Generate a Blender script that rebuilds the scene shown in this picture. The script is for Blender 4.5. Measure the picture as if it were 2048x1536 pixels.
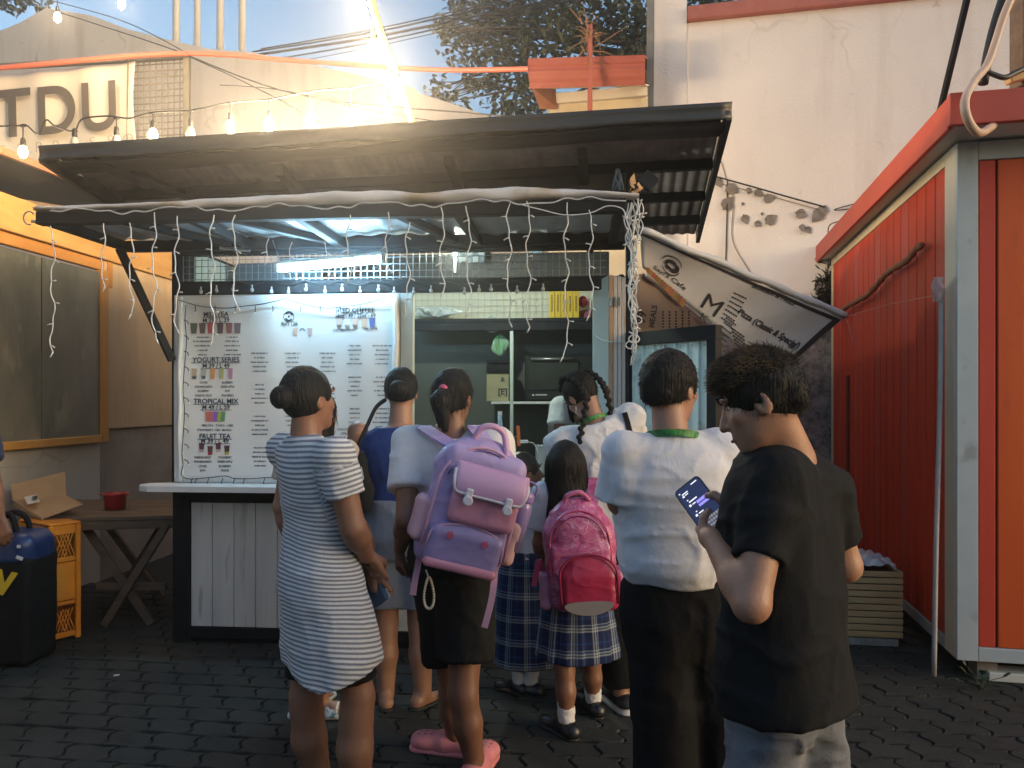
import bpy, bmesh, math, random
import numpy as np
from mathutils import Vector, Matrix, Euler
for o in list(bpy.data.objects): bpy.data.objects.remove(o)
scene = bpy.context.scene
COL = scene.collection
R = math.radians
rnd = random.Random(7)

# ------------------------------------------------------------------ camera
F, CX, HY, CH = 1537.0, 1024.0, 800.0, 1.53
cam_d = bpy.data.cameras.new('camera'); cam = bpy.data.objects.new('camera', cam_d); COL.objects.link(cam)
cam.location = (0, 0, CH); cam.rotation_euler = (R(90), 0, 0)
cam_d.sensor_width = 36; cam_d.lens = 36*F/2048; cam_d.shift_y = (HY-768)/2048
cam_d.clip_start = .05; cam_d.clip_end = 400
scene.camera = cam
# ------------------------------------------------------------------ sky, sun, exposure
SUN_EL, SUN_AZ = R(9.0), R(114)
world = bpy.data.worlds.new('World'); scene.world = world; world.use_nodes = True
wn = world.node_tree.nodes; wl = world.node_tree.links
sky = wn.new('ShaderNodeTexSky'); sky.sky_type = 'NISHITA'; sky.sun_disc = False
sky.sun_elevation = SUN_EL; sky.sun_rotation = SUN_AZ; sky.altitude = 50; sky.air_density = 1.2; sky.dust_density = 4.5; sky.ozone_density = 2.5
wn['Background'].inputs['Strength'].default_value = 0.086
wl.new(sky.outputs[0], wn['Background'].inputs['Color'])
sun_d = bpy.data.lights.new('sun', 'SUN'); sun = bpy.data.objects.new('sun', sun_d); COL.objects.link(sun)
sun_d.energy = 0.04; sun_d.angle = R(30); sun_d.color = (1, .93, .86)
_d = Vector((math.sin(SUN_AZ)*math.cos(SUN_EL), math.cos(SUN_AZ)*math.cos(SUN_EL), math.sin(SUN_EL)))
sun.rotation_euler = _d.to_track_quat('Z', 'Y').to_euler(); sun.location = (0, 0, 20)
vs = scene.view_settings; scene.display_settings.display_device = 'sRGB'
vs.view_transform = 'Standard'; vs.look = 'None'; vs.gamma = 1; vs.use_curve_mapping = False
vs.exposure = 2.2
scene.cycles.max_bounces = 8; scene.cycles.diffuse_bounces = 4; scene.cycles.transparent_max_bounces = 12
scene.cycles.sample_clamp_indirect = 6

# ------------------------------------------------------------------ helpers
def P(px, py, d): return Vector(((px-CX)*d/F, d, CH-(py-HY)*d/F))
def ray(px, py): return Vector(((px-CX)/F, 1.0, -(py-HY)/F))
def hit(px, py, p0, n):
    r = ray(px, py); o = Vector((0, 0, CH)); t = (Vector(p0)-o).dot(n)/r.dot(n); return o+r*t
OFF = {}
def tag(o, label=None, cat=None, group=None, kind=None):
    if label: o['label'] = label
    if cat: o['category'] = cat
    if group: o['group'] = group
    if kind: o['kind'] = kind
    return o
def thing(name, label, cat, loc=(0, 0, 0), group=None):
    o = bpy.data.objects.new(name, None); COL.objects.link(o); o.empty_display_size = .1
    o.location = loc; OFF[o.name] = Vector(loc)
    return tag(o, label, cat, group)
def link_mesh(name, me, parent=None, mat=None, loc=(0, 0, 0)):
    o = bpy.data.objects.new(name, me); COL.objects.link(o)
    if mat is not None: me.materials.append(mat)
    if parent is not None:
        o.parent = parent; OFF[o.name] = OFF[parent.name]
    else:
        o.location = loc; OFF[o.name] = Vector(loc)
    return o
class MB:
    def __init__(s): s.v = []; s.f = []; s.c = []; s.col = None
    def add(s, vs_, fs, col=None):
        b = len(s.v); s.v += [Vector(p) for p in vs_]; s.f += [tuple(b+i for i in f) for f in fs]
        s.c += [col]*len(fs); return s
    def hexa(s, p, col=None):   # p: 4 bottom (ccw from above), 4 top
        return s.add(p, [(3, 2, 1, 0), (4, 5, 6, 7), (0, 1, 5, 4), (1, 2, 6, 5), (2, 3, 7, 6), (3, 0, 4, 7)], col)
    def box(s, c, size, M=None, col=None):
        x, y, z = [q/2 for q in size]; c = Vector(c)
        p = [Vector(q) for q in ((-x, -y, -z), (x, -y, -z), (x, y, -z), (-x, y, -z), (-x, -y, z), (x, -y, z), (x, y, z), (-x, y, z))]
        if M is not None: p = [M @ q for q in p]
        return s.hexa([q+c for q in p], col)
    def bbox(s, c, size, M=None, b=.006):
        """box with chamfered edges"""
        x, y, z = [q/2 for q in size]; c = Vector(c); b = min(b, x*.9, y*.9, z*.9)
        bm = bmesh.new(); bmesh.ops.create_cube(bm, size=1)
        bmesh.ops.scale(bm, vec=(2*x, 2*y, 2*z), verts=bm.verts)
        bmesh.ops.bevel(bm, geom=list(bm.edges), offset=b, segments=1, profile=.5, affect='EDGES')
        bm.verts.index_update(); vv = [(M @ v.co if M is not None else v.co.copy())+c for v in bm.verts]
        ff = [tuple(v.index for v in f.verts) for f in bm.faces]; bm.free()
        return s.add(vv, ff)
    def beam(s, a, b, w, h, up=(0, 0, 1), bev=0):
        a, b = Vector(a), Vector(b); d = (b-a); L = d.length; d.normalize(); up = Vector(up)
        x = d.cross(up); x = x.normalized() if x.length > 1e-4 else Vector((1, 0, 0)); z = x.cross(d).normalized()
        M = Matrix((x, d, z)).transposed(); c = (a+b)/2
        return s.bbox(c, (w, L, h), M, bev) if bev else s.box(c, (w, L, h), M)
    def tube(s, pts, r, n=6, caps=True, col=None):
        pts = [Vector(p) for p in pts]; m = len(pts); rs = r if isinstance(r, (list, tuple)) else [r]*m
        vv = []; ff = []; nrm = None
        for i, p in enumerate(pts):
            t = (pts[min(i+1, m-1)]-pts[max(i-1, 0)])
            t = t.normalized() if t.length > 1e-9 else Vector((0, 0, 1))
            if nrm is None:
                nrm = t.orthogonal().normalized()
            else:
                q = nrm-t*nrm.dot(t); nrm = q.normalized() if q.length > 1e-6 else t.orthogonal().normalized()
            bn = t.cross(nrm)
            for k in range(n):
                a = 2*math.pi*k/n; vv.append(p+(nrm*math.cos(a)+bn*math.sin(a))*rs[i])
        for i in range(m-1):
            for k in range(n):
                k2 = (k+1) % n; ff.append((i*n+k, i*n+k2, (i+1)*n+k2, (i+1)*n+k))
        if caps: ff += [tuple(range(n-1, -1, -1)), tuple((m-1)*n+k for k in range(n))]
        return s.add(vv, ff, col)
    def lathe(s, prof, c=(0, 0, 0), n=16, M=None):
        c = Vector(c); vv = []; ff = []
        for r, z in prof:
            for k in range(n):
                a = 2*math.pi*k/n; q = Vector((r*math.cos(a), r*math.sin(a), z)); vv.append((M @ q if M is not None else q)+c)
        m = len(prof)
        for i in range(m-1):
            for k in range(n):
                k2 = (k+1) % n; ff.append((i*n+k, i*n+k2, (i+1)*n+k2, (i+1)*n+k))
        ff += [tuple(range(n-1, -1, -1)), tuple((m-1)*n+k for k in range(n))]
        return s.add(vv, ff)
    def ball(s, c, r, n=10, m=7, col=None):
        r = r if isinstance(r, (list, tuple)) else (r, r, r)
        vv = []; ff = []; c = Vector(c)
        for i in range(m+1):
            th = math.pi*i/m
            for k in range(n):
                a = 2*math.pi*k/n; vv.append(c+Vector((r[0]*math.sin(th)*math.cos(a), r[1]*math.sin(th)*math.sin(a), r[2]*math.cos(th))))
        for i in range(m):
            for k in range(n):
                k2 = (k+1) % n; ff.append((i*n+k, (i+1)*n+k, (i+1)*n+k2, i*n+k2))
        return s.add(vv, ff, col)
    def plate(s, poly, n, t, col=None):
        """polygon with thickness t along -n (n = outward normal)"""
        poly = [Vector(p) for p in poly]; n = Vector(n).normalized(); m = len(poly)
        nn = Vector((0, 0, 0))
        for i in range(m): nn += poly[i].cross(poly[(i+1) % m])
        if nn.dot(n) < 0: poly = poly[::-1]
        vv = poly+[p-n*t for p in poly]
        ff = [tuple(range(m)), tuple(range(2*m-1, m-1, -1))]+[(i, m+i, m+(i+1) % m, (i+1) % m) for i in range(m)]
        return s.add(vv, ff, col)
    def grid(s, fn, nu, nv, col=None):
        vv = [fn(i/nu, j/nv) for j in range(nv+1) for i in range(nu+1)]
        ff = [(j*(nu+1)+i, j*(nu+1)+i+1, (j+1)*(nu+1)+i+1, (j+1)*(nu+1)+i) for j in range(nv) for i in range(nu)]
        return s.add(vv, ff, col)
    def sheet(s, fn, nu, nv, t, col=None):
        """grid surface with thickness t along its normal"""
        e = 1e-3
        def nrm(u, v):
            a = fn(min(u+e, 1), v)-fn(max(u-e, 0), v); b = fn(u, min(v+e, 1))-fn(u, max(v-e, 0)); q = a.cross(b)
            return q.normalized() if q.length > 0 else Vector((0, 1, 0))
        a = [fn(i/nu, j/nv) for j in range(nv+1) for i in range(nu+1)]
        b = [fn(i/nu, j/nv)-nrm(i/nu, j/nv)*t for j in range(nv+1) for i in range(nu+1)]
        N = len(a); w = nu+1
        ff = [(j*w+i, j*w+i+1, (j+1)*w+i+1, (j+1)*w+i) for j in range(nv) for i in range(nu)]
        ff += [(N+j*w+i, N+(j+1)*w+i, N+(j+1)*w+i+1, N+j*w+i+1) for j in range(nv) for i in range(nu)]
        for i in range(nu): ff += [(i, N+i, N+i+1, i+1), (nv*w+i, nv*w+i+1, N+nv*w+i+1, N+nv*w+i)]
        for j in range(nv): ff += [(j*w, (j+1)*w, N+(j+1)*w, N+j*w), (j*w+nu, N+j*w+nu, N+(j+1)*w+nu, (j+1)*w+nu)]
        return s.add(a+b, ff, col)
    def mesh(s, name, off=Vector((0, 0, 0)), smooth=False):
        me = bpy.data.meshes.new(name); me.from_pydata([tuple(p-off) for p in s.v], [], s.f)
        if any(c is not None for c in s.c):
            at = me.attributes.new('tint', 'FLOAT_COLOR', 'FACE')
            at.data.foreach_set('color', [x for c in s.c for x in ((c or (1, 1, 1))[:3]+(1,))])
        if smooth: me.polygons.foreach_set('use_smooth', [True]*len(me.polygons))
        me.update(); return me
    def build(s, name, mat, parent=None, smooth=False, kind=None, label=None):
        off = OFF[parent.name] if parent is not None else Vector((0, 0, 0))
        o = link_mesh(name, s.mesh(name, off, smooth), parent, mat)
        return tag(o, label, None, None, kind)
    def solo(s, name, mat, label, cat, group=None, smooth=False, kind=None):
        xs = [p.x for p in s.v]; ys = [p.y for p in s.v]; zs = [p.z for p in s.v]
        off = Vector(((min(xs)+max(xs))/2, (min(ys)+max(ys))/2, min(zs)))
        o = link_mesh(name, s.mesh(name, off, smooth), None, mat, off)
        return tag(o, label, cat, group, kind)
def copy_tree(o, parent=None, M=None):
    c = o.copy(); COL.objects.link(c); OFF[c.name] = OFF[o.name]
    if parent is not None: c.parent = parent
    for ch in list(o.children): copy_tree(ch, c)
    return c
def bez(pts, n=12):
    """Catmull-Rom through points"""
    pts = [Vector(p) for p in pts]; q = [pts[0]]+pts+[pts[-1]]; out = []
    for i in range(1, len(q)-2):
        a, b, c, d = q[i-1], q[i], q[i+1], q[i+2]
        for k in range(n):
            t = k/n; out.append(.5*((2*b)+(c-a)*t+(2*a-5*b+4*c-d)*t*t+(3*b-a-3*c+d)*t**3))
    out.append(pts[-1]); return out
_tc = {}
def text2d(body, bold=0.0, shear=0.0):
    k = (body, bold, shear)
    if k not in _tc:
        cu = bpy.data.curves.new('t', 'FONT'); cu.body = body; cu.resolution_u = 8 if len(body) == 1 else 3; cu.align_x = 'CENTER'; cu.offset = bold; cu.shear = shear
        ob = bpy.data.objects.new('t', cu); COL.objects.link(ob)
        dg = bpy.context.evaluated_depsgraph_get(); me = ob.evaluated_get(dg).to_mesh()
        vv = [v.co.copy() for v in me.vertices]; ff = [tuple(p.vertices) for p in me.polygons]
        ob.evaluated_get(dg).to_mesh_clear(); bpy.data.objects.remove(ob); bpy.data.curves.remove(cu); _tc[k] = (vv, ff)
    return _tc[k]
def put_text(mb, body, o, ex, ey, h, bold=.012, shear=0, col=None, width=None, surf=None):
    """o: baseline centre, ex/ey unit axes, h cap height"""
    vv, ff = text2d(body, bold, shear)
    if not vv: return
    sc = h/.69; sx = sc
    if width:
        w = max(v.x for v in vv)-min(v.x for v in vv); sx = width/max(w, 1e-6)
    pts = [Vector(o)+Vector(ex)*(v.x*sx)+Vector(ey)*(v.y*sc) for v in vv]
    if surf: pts = [surf(p) for p in pts]
    mb.add(pts, ff, col)

# ------------------------------------------------------------------ materials
def new_mat(name):
    m = bpy.data.materials.new(name); m.use_nodes = True
    return m, m.node_tree.nodes, m.node_tree.links, m.node_tree.nodes['Principled BSDF']
def M_(name, c1, c2=None, scale=4, rough=.6, metal=0, bump=0, bscale=30, spec=.5, detail=6, stretch=(1, 1, 1), ramp=(.35, .65), emit=None, estr=1, sheen=0, c3=None, s3=25, trans=0, alpha=1, coat=0, attr=None, pos=False):
    m, n, l, b = new_mat(name)
    b.inputs['Roughness'].default_value = rough; b.inputs['Metallic'].default_value = metal
    b.inputs['Specular IOR Level'].default_value = spec; b.inputs['Base Color'].default_value = (*c1, 1)
    if coat: b.inputs['Coat Weight'].default_value = coat; b.inputs['Coat Roughness'].default_value = .15
    if sheen: b.inputs['Sheen Weight'].default_value = sheen
    if trans: b.inputs['Transmission Weight'].default_value = trans
    if alpha < 1: b.inputs['Alpha'].default_value = alpha
    tc = n.new('ShaderNodeTexCoord'); mp = n.new('ShaderNodeMapping'); l.new(n.new('ShaderNodeNewGeometry').outputs['Position'] if pos else tc.outputs['Object'], mp.inputs[0]); mp.inputs['Scale'].default_value = stretch
    col = None
    if c2 is not None:
        t = n.new('ShaderNodeTexNoise'); t.inputs['Scale'].default_value = scale; t.inputs['Detail'].default_value = detail; t.inputs['Roughness'].default_value = .62
        l.new(mp.outputs[0], t.inputs[0]); r = n.new('ShaderNodeValToRGB'); l.new(t.outputs[0], r.inputs[0])
        r.color_ramp.elements[0].position = ramp[0]; r.color_ramp.elements[1].position = ramp[1]
        r.color_ramp.elements[0].color = (*c1, 1); r.color_ramp.elements[1].color = (*c2, 1); col = r.outputs[0]
        if c3 is not None:
            t3 = n.new('ShaderNodeTexNoise'); t3.inputs['Scale'].default_value = s3; t3.inputs['Detail'].default_value = 8; l.new(mp.outputs[0], t3.inputs[0])
            r3 = n.new('ShaderNodeValToRGB'); l.new(t3.outputs[0], r3.inputs[0]); r3.color_ramp.elements[0].position = .58; r3.color_ramp.elements[1].position = .7
            mx = n.new('ShaderNodeMixRGB'); l.new(r3.outputs[0], mx.inputs[0]); l.new(col, mx.inputs[1]); mx.inputs[2].default_value = (*c3, 1); col = mx.outputs[0]
    if attr:
        a = n.new('ShaderNodeAttribute'); a.attribute_name = attr
        if col is not None:
            mx = n.new('ShaderNodeMixRGB'); mx.blend_type = 'MULTIPLY'; mx.inputs[0].default_value = 1; l.new(col, mx.inputs[1]); l.new(a.outputs['Color'], mx.inputs[2]); col = mx.outputs[0]
        else: col = a.outputs['Color']
    if col is not None: l.new(col, b.inputs['Base Color'])
    if bump:
        t = n.new('ShaderNodeTexNoise'); t.inputs['Scale'].default_value = bscale; t.inputs['Detail'].default_value = 8; l.new(mp.outputs[0], t.inputs[0])
        bp = n.new('ShaderNodeBump'); bp.inputs['Strength'].default_value = bump; bp.inputs['Distance'].default_value = .01; l.new(t.outputs[0], bp.inputs['Height']); l.new(bp.outputs[0], b.inputs['Normal'])
    if emit: b.inputs['Emission Color'].default_value = (*emit, 1); b.inputs['Emission Strength'].default_value = estr
    return m
MAT = {}
MAT['black'] = M_('black paint', (.007, .008, .010), (.014, .015, .018), 6, .6, spec=.2, bump=.1, bscale=60)
MAT['darkmetal'] = M_('dark sheet metal', (.035, .035, .036), (.075, .068, .06), 3, .5, .2, bump=.1, bscale=8, c3=(.10, .075, .05), s3=9)
MAT['white_board'] = M_('white painted boards', (.50, .50, .50), (.60, .60, .60), 3, .5, bump=.15, bscale=18, stretch=(3, 3, .35), c3=(.36, .35, .33), s3=6)
MAT['counter'] = M_('white laminate', (.66, .67, .67), (.74, .74, .74), 6, .3)
MAT['plywood'] = M_('plywood', (.42, .29, .17), (.50, .36, .22), 5, .6, stretch=(1, 1, .2))
MAT['wood_dark'] = M_('weathered dark wood', (.11, .07, .045), (.19, .13, .085), 6, .7, bump=.4, bscale=30, stretch=(.3, 2, 2))
MAT['wood_pale'] = M_('pale raw wood', (.50, .31, .14), (.60, .40, .20), 7, .65, bump=.2, bscale=40, stretch=(.3, 3, 3))
MAT['steel'] = M_('steel wire', (.35, .36, .37), None, rough=.35, metal=.8)
MAT['mesh_dark'] = M_('dark wire', (.10, .10, .10), None, rough=.5, metal=.4)
MAT['mesh_pale'] = M_('pale wire', (.26, .28, .30), None, rough=.4, metal=.3)
MAT['rubber'] = M_('black rubber', (.015, .015, .015), None, rough=.6)
MAT['cable'] = M_('black cable', (.02, .02, .022), None, rough=.5)
MAT['white_cable'] = M_('white cable', (.62, .62, .62), None, rough=.45)
MAT['ink'] = M_('dark ink', (.02, .025, .045), None, rough=.6)
MAT['print'] = M_('colour print', (1, 1, 1), None, rough=.55, attr='tint')
MAT['red_tub'] = M_('red plastic', (.42, .03, .03), (.36, .025, .025), 4, .4)
MAT['crate'] = M_('orange plastic', (.72, .27, .02), (.62, .2, .015), 4, .45)
MAT['cardboard'] = M_('cardboard', (.36, .23, .13), (.43, .28, .16), 5, .8, bump=.1)
# ================================================================== setting
# ---- stained plaster
def plaster(name, base, stain, rough_z=None, streak=.5, crack=.6):
    m, n, l, b = new_mat(name); b.inputs['Roughness'].default_value = .88
    geo = n.new('ShaderNodeNewGeometry')
    def noise(sc, det, st=(1, 1, 1), rgh=.6):
        mp = n.new('ShaderNodeMapping'); mp.inputs['Scale'].default_value = st; l.new(geo.outputs['Position'], mp.inputs[0])
        t = n.new('ShaderNodeTexNoise'); t.inputs['Scale'].default_value = sc; t.inputs['Detail'].default_value = det; t.inputs['Roughness'].default_value = rgh; l.new(mp.outputs[0], t.inputs[0]); return t.outputs[0]
    def ramp(x, a, c, ca=(0, 0, 0, 1), cb=(1, 1, 1, 1)):
        r = n.new('ShaderNodeValToRGB'); l.new(x, r.inputs[0]); r.color_ramp.elements[0].position = a; r.color_ramp.elements[1].position = c
        r.color_ramp.elements[0].color = ca; r.color_ramp.elements[1].color = cb; return r.outputs[0]
    def mix(f, a, c, fac=None):
        x = n.new('ShaderNodeMixRGB')
        if fac is not None:
            ml = n.new('ShaderNodeMath'); ml.operation = 'MULTIPLY'; l.new(f, ml.inputs[0]); ml.inputs[1].default_value = fac; f = ml.outputs[0]
        l.new(f, x.inputs[0]); l.new(a, x.inputs[1])
        if isinstance(c, tuple): x.inputs[2].default_value = (*c, 1)
        else: l.new(c, x.inputs[2])
        return x.outputs[0]
    col = ramp(noise(1.1, 7), .3, .7, (*[q*.90 for q in base], 1), (*base, 1))
    col = mix(ramp(noise(2.2, 8, (1.6, 1.6, .16)), .52, .72), col, stain, streak)
    col = mix(ramp(noise(9, 10), .66, .74), col, tuple(q*.55 for q in stain), .5)
    # cracks
    mp = n.new('ShaderNodeMapping'); l.new(geo.outputs['Position'], mp.inputs[0])
    wz = n.new('ShaderNodeTexNoise'); wz.inputs['Scale'].default_value = 3; l.new(geo.outputs['Position'], wz.inputs[0])
    ad = n.new('ShaderNodeMixRGB'); ad.blend_type = 'ADD'; ad.inputs[0].default_value = .35; l.new(mp.outputs[0], ad.inputs[1]); l.new(wz.outputs['Color'], ad.inputs[2])
    vo = n.new('ShaderNodeTexVoronoi'); vo.feature = 'DISTANCE_TO_EDGE'; vo.inputs['Scale'].default_value = .75; l.new(ad.outputs[0], vo.inputs[0])
    cr = ramp(vo.outputs['Distance'], .002, .009, (1, 1, 1, 1), (0, 0, 0, 1))
    gate = ramp(noise(.8, 3), .5, .62)
    mu = n.new('ShaderNodeMath'); mu.operation = 'MULTIPLY'; l.new(cr, mu.inputs[0]); l.new(gate, mu.inputs[1])
    col = mix(mu.outputs[0], col, (.10, .08, .07), crack)
    bumpsrc = noise(40, 8)
    if rough_z is not None:   # flaked, mouldy masonry low down
        z0, z1 = rough_z
        sp = n.new('ShaderNodeSeparateXYZ'); l.new(geo.outputs['Position'], sp.inputs[0])
        mr = n.new('ShaderNodeMapRange'); mr.inputs[1].default_value = z1; mr.inputs[2].default_value = z0; l.new(sp.outputs['Z'], mr.inputs[0])
        a = n.new('ShaderNodeMath'); a.operation = 'ADD'; l.new(mr.outputs[0], a.inputs[0]); l.new(noise(1.6, 9), a.inputs[1])
        msk = ramp(a.outputs[0], .85, 1.05)
        pc = ramp(noise(14, 10, rgh=.7), .38, .62, (.05, .045, .045, 1), (.36, .30, .28, 1))
        col = mix(msk, col, pc, .9)
        m2 = n.new('ShaderNodeMath'); m2.operation = 'MULTIPLY'; l.new(msk, m2.inputs[0]); l.new(noise(10, 9, rgh=.75), m2.inputs[1])
        a3 = n.new('ShaderNodeMath'); a3.operation = 'MULTIPLY_ADD'; l.new(m2.outputs[0], a3.inputs[0]); a3.inputs[1].default_value = 5; l.new(bumpsrc, a3.inputs[2]); bumpsrc = a3.outputs[0]
    l.new(col, b.inputs['Base Color'])
    bp = n.new('ShaderNodeBump'); bp.inputs['Strength'].default_value = .3; bp.inputs['Distance'].default_value = .012; l.new(bumpsrc, bp.inputs['Height']); l.new(bp.outputs[0], b.inputs['Normal'])
    return m
MAT['plaster'] = plaster('white plaster', (.80, .745, .725), (.56, .49, .44), (1.6, 3.1), .45, .15)
MAT['plaster_gable'] = plaster('old white plaster', (.58, .535, .50), (.36, .31, .26), None, .7, .5)
MAT['plaster_low'] = plaster('painted low wall', (.55, .52, .48), (.35, .3, .25), None, .4, .3)
MAT['concrete'] = M_('bare concrete', (.24, .20, .17), (.33, .28, .24), 3, .9, bump=.4, bscale=25)
MAT['soil'] = M_('joint sand', (.012, .012, .011), (.028, .026, .023), 20, .95, bump=.5, bscale=60)
MAT['paver'] = M_('dark concrete paver', (.016, .017, .016), (.030, .031, .028), 1.6, .85, bump=.5, bscale=90, c3=(.010, .010, .010), s3=5, pos=True)
MAT['coping'] = M_('dull red paint', (.34, .10, .075), (.42, .14, .10), 5, .6)
MAT['red_metal'] = M_('red painted metal', (.24, .05, .034), (.29, .07, .05), 3, .65, bump=.05, bscale=5)
# ---- ground
g = MB(); g.box((0, 14, -.116), (60, 60, .2)); ground = g.build('ground', MAT['soil'], None, kind='structure')
def paver_outline():
    L, Wd, a = .205, .142, .016
    xs = [0, .18, .32, .5, .68, .82, 1]; ys = [0, 1, 1, 0, -1, -1, 0]
    low = [(L*(x-.5), -Wd/2+a*.35*y) for x, y in zip(xs, ys)]
    rgt = [(L/2+a*y, Wd*(x-.5)) for x, y in zip(xs[1:-1], ys[1:-1])]
    top = [(L*(x-.5), Wd/2+a*.35*y) for x, y in zip(xs[::-1], ys[::-1])]
    lft = [(-L/2+a*y, Wd*(x-.5)) for x, y in zip(xs[::-1][1:-1], ys[::-1][1:-1])]
    return low+rgt+top+lft
PO = paver_outline()
def paver_mesh(mb, T):
    n = len(PO); vv = []
    for sc, z in ((.975, -.022), (.975, -.005), (.935, 0)):
        for x, y in PO: vv.append(T(Vector((x*(sc if sc < .95 else .982), y*(sc-.012), z))))
    ff = [tuple(range(2*n, 3*n))]
    for r in (0, 1): ff += [(r*n+i, r*n+(i+1) % n, (r+1)*n+(i+1) % n, (r+1)*n+i) for i in range(n)]
    mb.add(vv, ff)
PROTO = MB(); paver_mesh(PROTO, lambda p: p); pme = PROTO.mesh('paver'); pme.materials.append(MAT['paver'])
slots = []
ang = R(-7); ca, sa = math.cos(ang), math.sin(ang)
for j in range(-4, 52):
    for i in range(-22, 23):
        x = i*.21+(j % 2)*.105; y = j*.147; X = x*ca-y*sa; Y = x*sa+y*ca+.3
        if abs(X) > 3.7 or Y < .2 or Y > 6.4: continue
        px = CX+X/Y*F; py = HY+CH*F/Y
        vis = -40 < px < 2090 and py < 1560 and Y < 5.0
        # the men in front hide a band of the paving
        hidden = 1290 < px < 1660 and Y < 4.2 and Y > 3.2
        slots.append((0 if vis and not hidden and px > 180 else 1, Y, X))
slots.sort(); stuff = MB()
for k, (fl, Y, X) in enumerate(slots):
    dz = rnd.uniform(-.004, .004); a = ang+rnd.uniform(-.02, .02); tl = rnd.uniform(-.012, .012)
    if k < 296:
        o = bpy.data.objects.new('paver', pme); COL.objects.link(o); o.parent = ground; o.location = (X, Y, dz); o.rotation_euler = (tl, rnd.uniform(-.012, .012), a)
    else:
        M = Matrix.Translation((X, Y, dz)) @ Euler((tl, 0, a)).to_matrix().to_4x4()
        paver_mesh(stuff, lambda p: M @ p)
stuff.build('paver_field', MAT['paver'], ground, kind='stuff')

# ---- frames of reference
class Frame:
    def __init__(s, o, yaw):
        s.o = Vector(o); s.ed = Vector((math.sin(yaw), math.cos(yaw), 0)); s.ex = Vector((math.cos(yaw), -math.sin(yaw), 0)); s.z = Vector((0, 0, 1)); s.yaw = yaw
        s.M = Matrix((s.ex, s.ed, s.z)).transposed()
    def __call__(s, u, w, z): return s.o+s.ex*u+s.ed*w+s.z*z
    def px(s, px, py, w): return hit(px, py, s(0, w, 0), s.ed)
    def u(s, px, w): return (hit(px, HY, s(0, w, 0), s.ed)-s.o).dot(s.ex)
    def side(s, px, py, u): return hit(px, py, s(u, 0, 0), s.ex)
    def loc(s, p): d = Vector(p)-s.o; return d.dot(s.ex), d.dot(s.ed), d.z
    def box(s, mb, u0, u1, w0, w1, z0, z1, bev=0):
        c = s((u0+u1)/2, (w0+w1)/2, (z0+z1)/2); sz = (abs(u1-u0), abs(w1-w0), abs(z1-z0))
        return mb.bbox(c, sz, s.M, bev) if bev else mb.box(c, sz, s.M)
K = Frame(((345-CX)*4.85/F, 4.85, 0), R(5.0))          # kiosk: front left corner at the ground
Cb = Frame(((1914-CX)*4.18/F, 4.18, 0), R(12.3))       # red cabin: near corner
Wl = Frame((3.14, 7.75, 0), R(12.3))                   # big wall behind

# ---- big white wall on the right
zt = 5.47
uL = Wl.u(1308, 0); uC = Wl.u(1374, 0)
t = thing('plaster_wall', 'tall white plastered wall with stains and flaking base behind the kiosk', 'wall', Wl(uL, 0, 0))
mb = MB(); Wl.box(mb, uC, 9, 0, .25, -.05, zt-.0); mb.build('wall_panel', MAT['plaster'], t)
mb = MB(); Wl.box(mb, uL, uC-.002, -.03, .3, -.05, zt+1.2); mb.build('pillar', MAT['plaster'], t)
mb = MB(); Wl.box(mb, uC+.003, 9, -.07, .32, zt+.002, zt+.15, .01); mb.build('coping', MAT['coping'], t)
mb = MB(); Wl.box(mb, uL-.075, uL-.004, -.06, .02, -.05, zt+1.0); mb.solo('drain_pipe', M_('grey pipe', (.17, .17, .17), (.24, .23, .21), 5, .6), 'grey vertical downpipe at the left edge of the white wall', 'pipe')
# rust streaked joint, cables and dried vine on the wall
vine_m = M_('dried vine', (.17, .15, .135), (.25, .22, .20), 8, .9)
def wp(px, py, w=-.012): return Wl.px(px, py, w)
mb = MB(); mb.tube([wp(1420, 350, -.03), wp(1500, 372, -.03), wp(1580, 395, -.03), wp(1650, 414, -.03)], .008, 5); mb.solo('wall_cable', MAT['cable'], 'thin dark cable sagging diagonally across the white wall above dry leaves', 'cable')
mb = MB(); mb.tube([wp(1455, 362, -.02), wp(1454, 430, -.02), wp(1451, 540, -.02)], .007, 5); mb.solo('hanging_wire', MAT['cable'], 'dark wire hanging straight down the white wall', 'wire', group='wires on the white wall')
mb = MB(); mb.tube(bez([wp(1442, 322, -.02), wp(1455, 365, -.02), wp(1467, 400, -.02), wp(1465, 480, -.02), wp(1500, 545, -.02), wp(1497, 560, -.02)], 5), .006, 5); mb.solo('hanging_wire', M_('grey wire', (.28, .26, .25), None, rough=.6), 'grey bent wire straggling down the white wall', 'wire', group='wires on the white wall')
mb = MB(); mb.tube(bez([wp(1728, 415, -.05), wp(1700, 418, -.05), wp(1668, 420, -.06), wp(1700, 410, -.04), wp(1735, 402, -.05)], 5), .006, 5)
mb.tube(bez([wp(1725, 410, -.05), wp(1690, 438, -.08), wp(1660, 450, -.05), wp(1658, 475, -.04), wp(1672, 490, -.05), wp(1700, 470, -.05)], 6), .006, 5); mb.solo('wire_coil', MAT['cable'], 'loose coil of thin dark wire at the wall beside the red cabin eave', 'wire')
t = thing('dried_vine', 'dry grey climbing leaves stuck to the white wall', 'vine', wp(1540, 450))
mb = MB(); mb.tube([wp(1432, 365), wp(1540, 392), wp(1640, 420)], .004, 4); mb.build('stem', vine_m, t)
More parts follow.
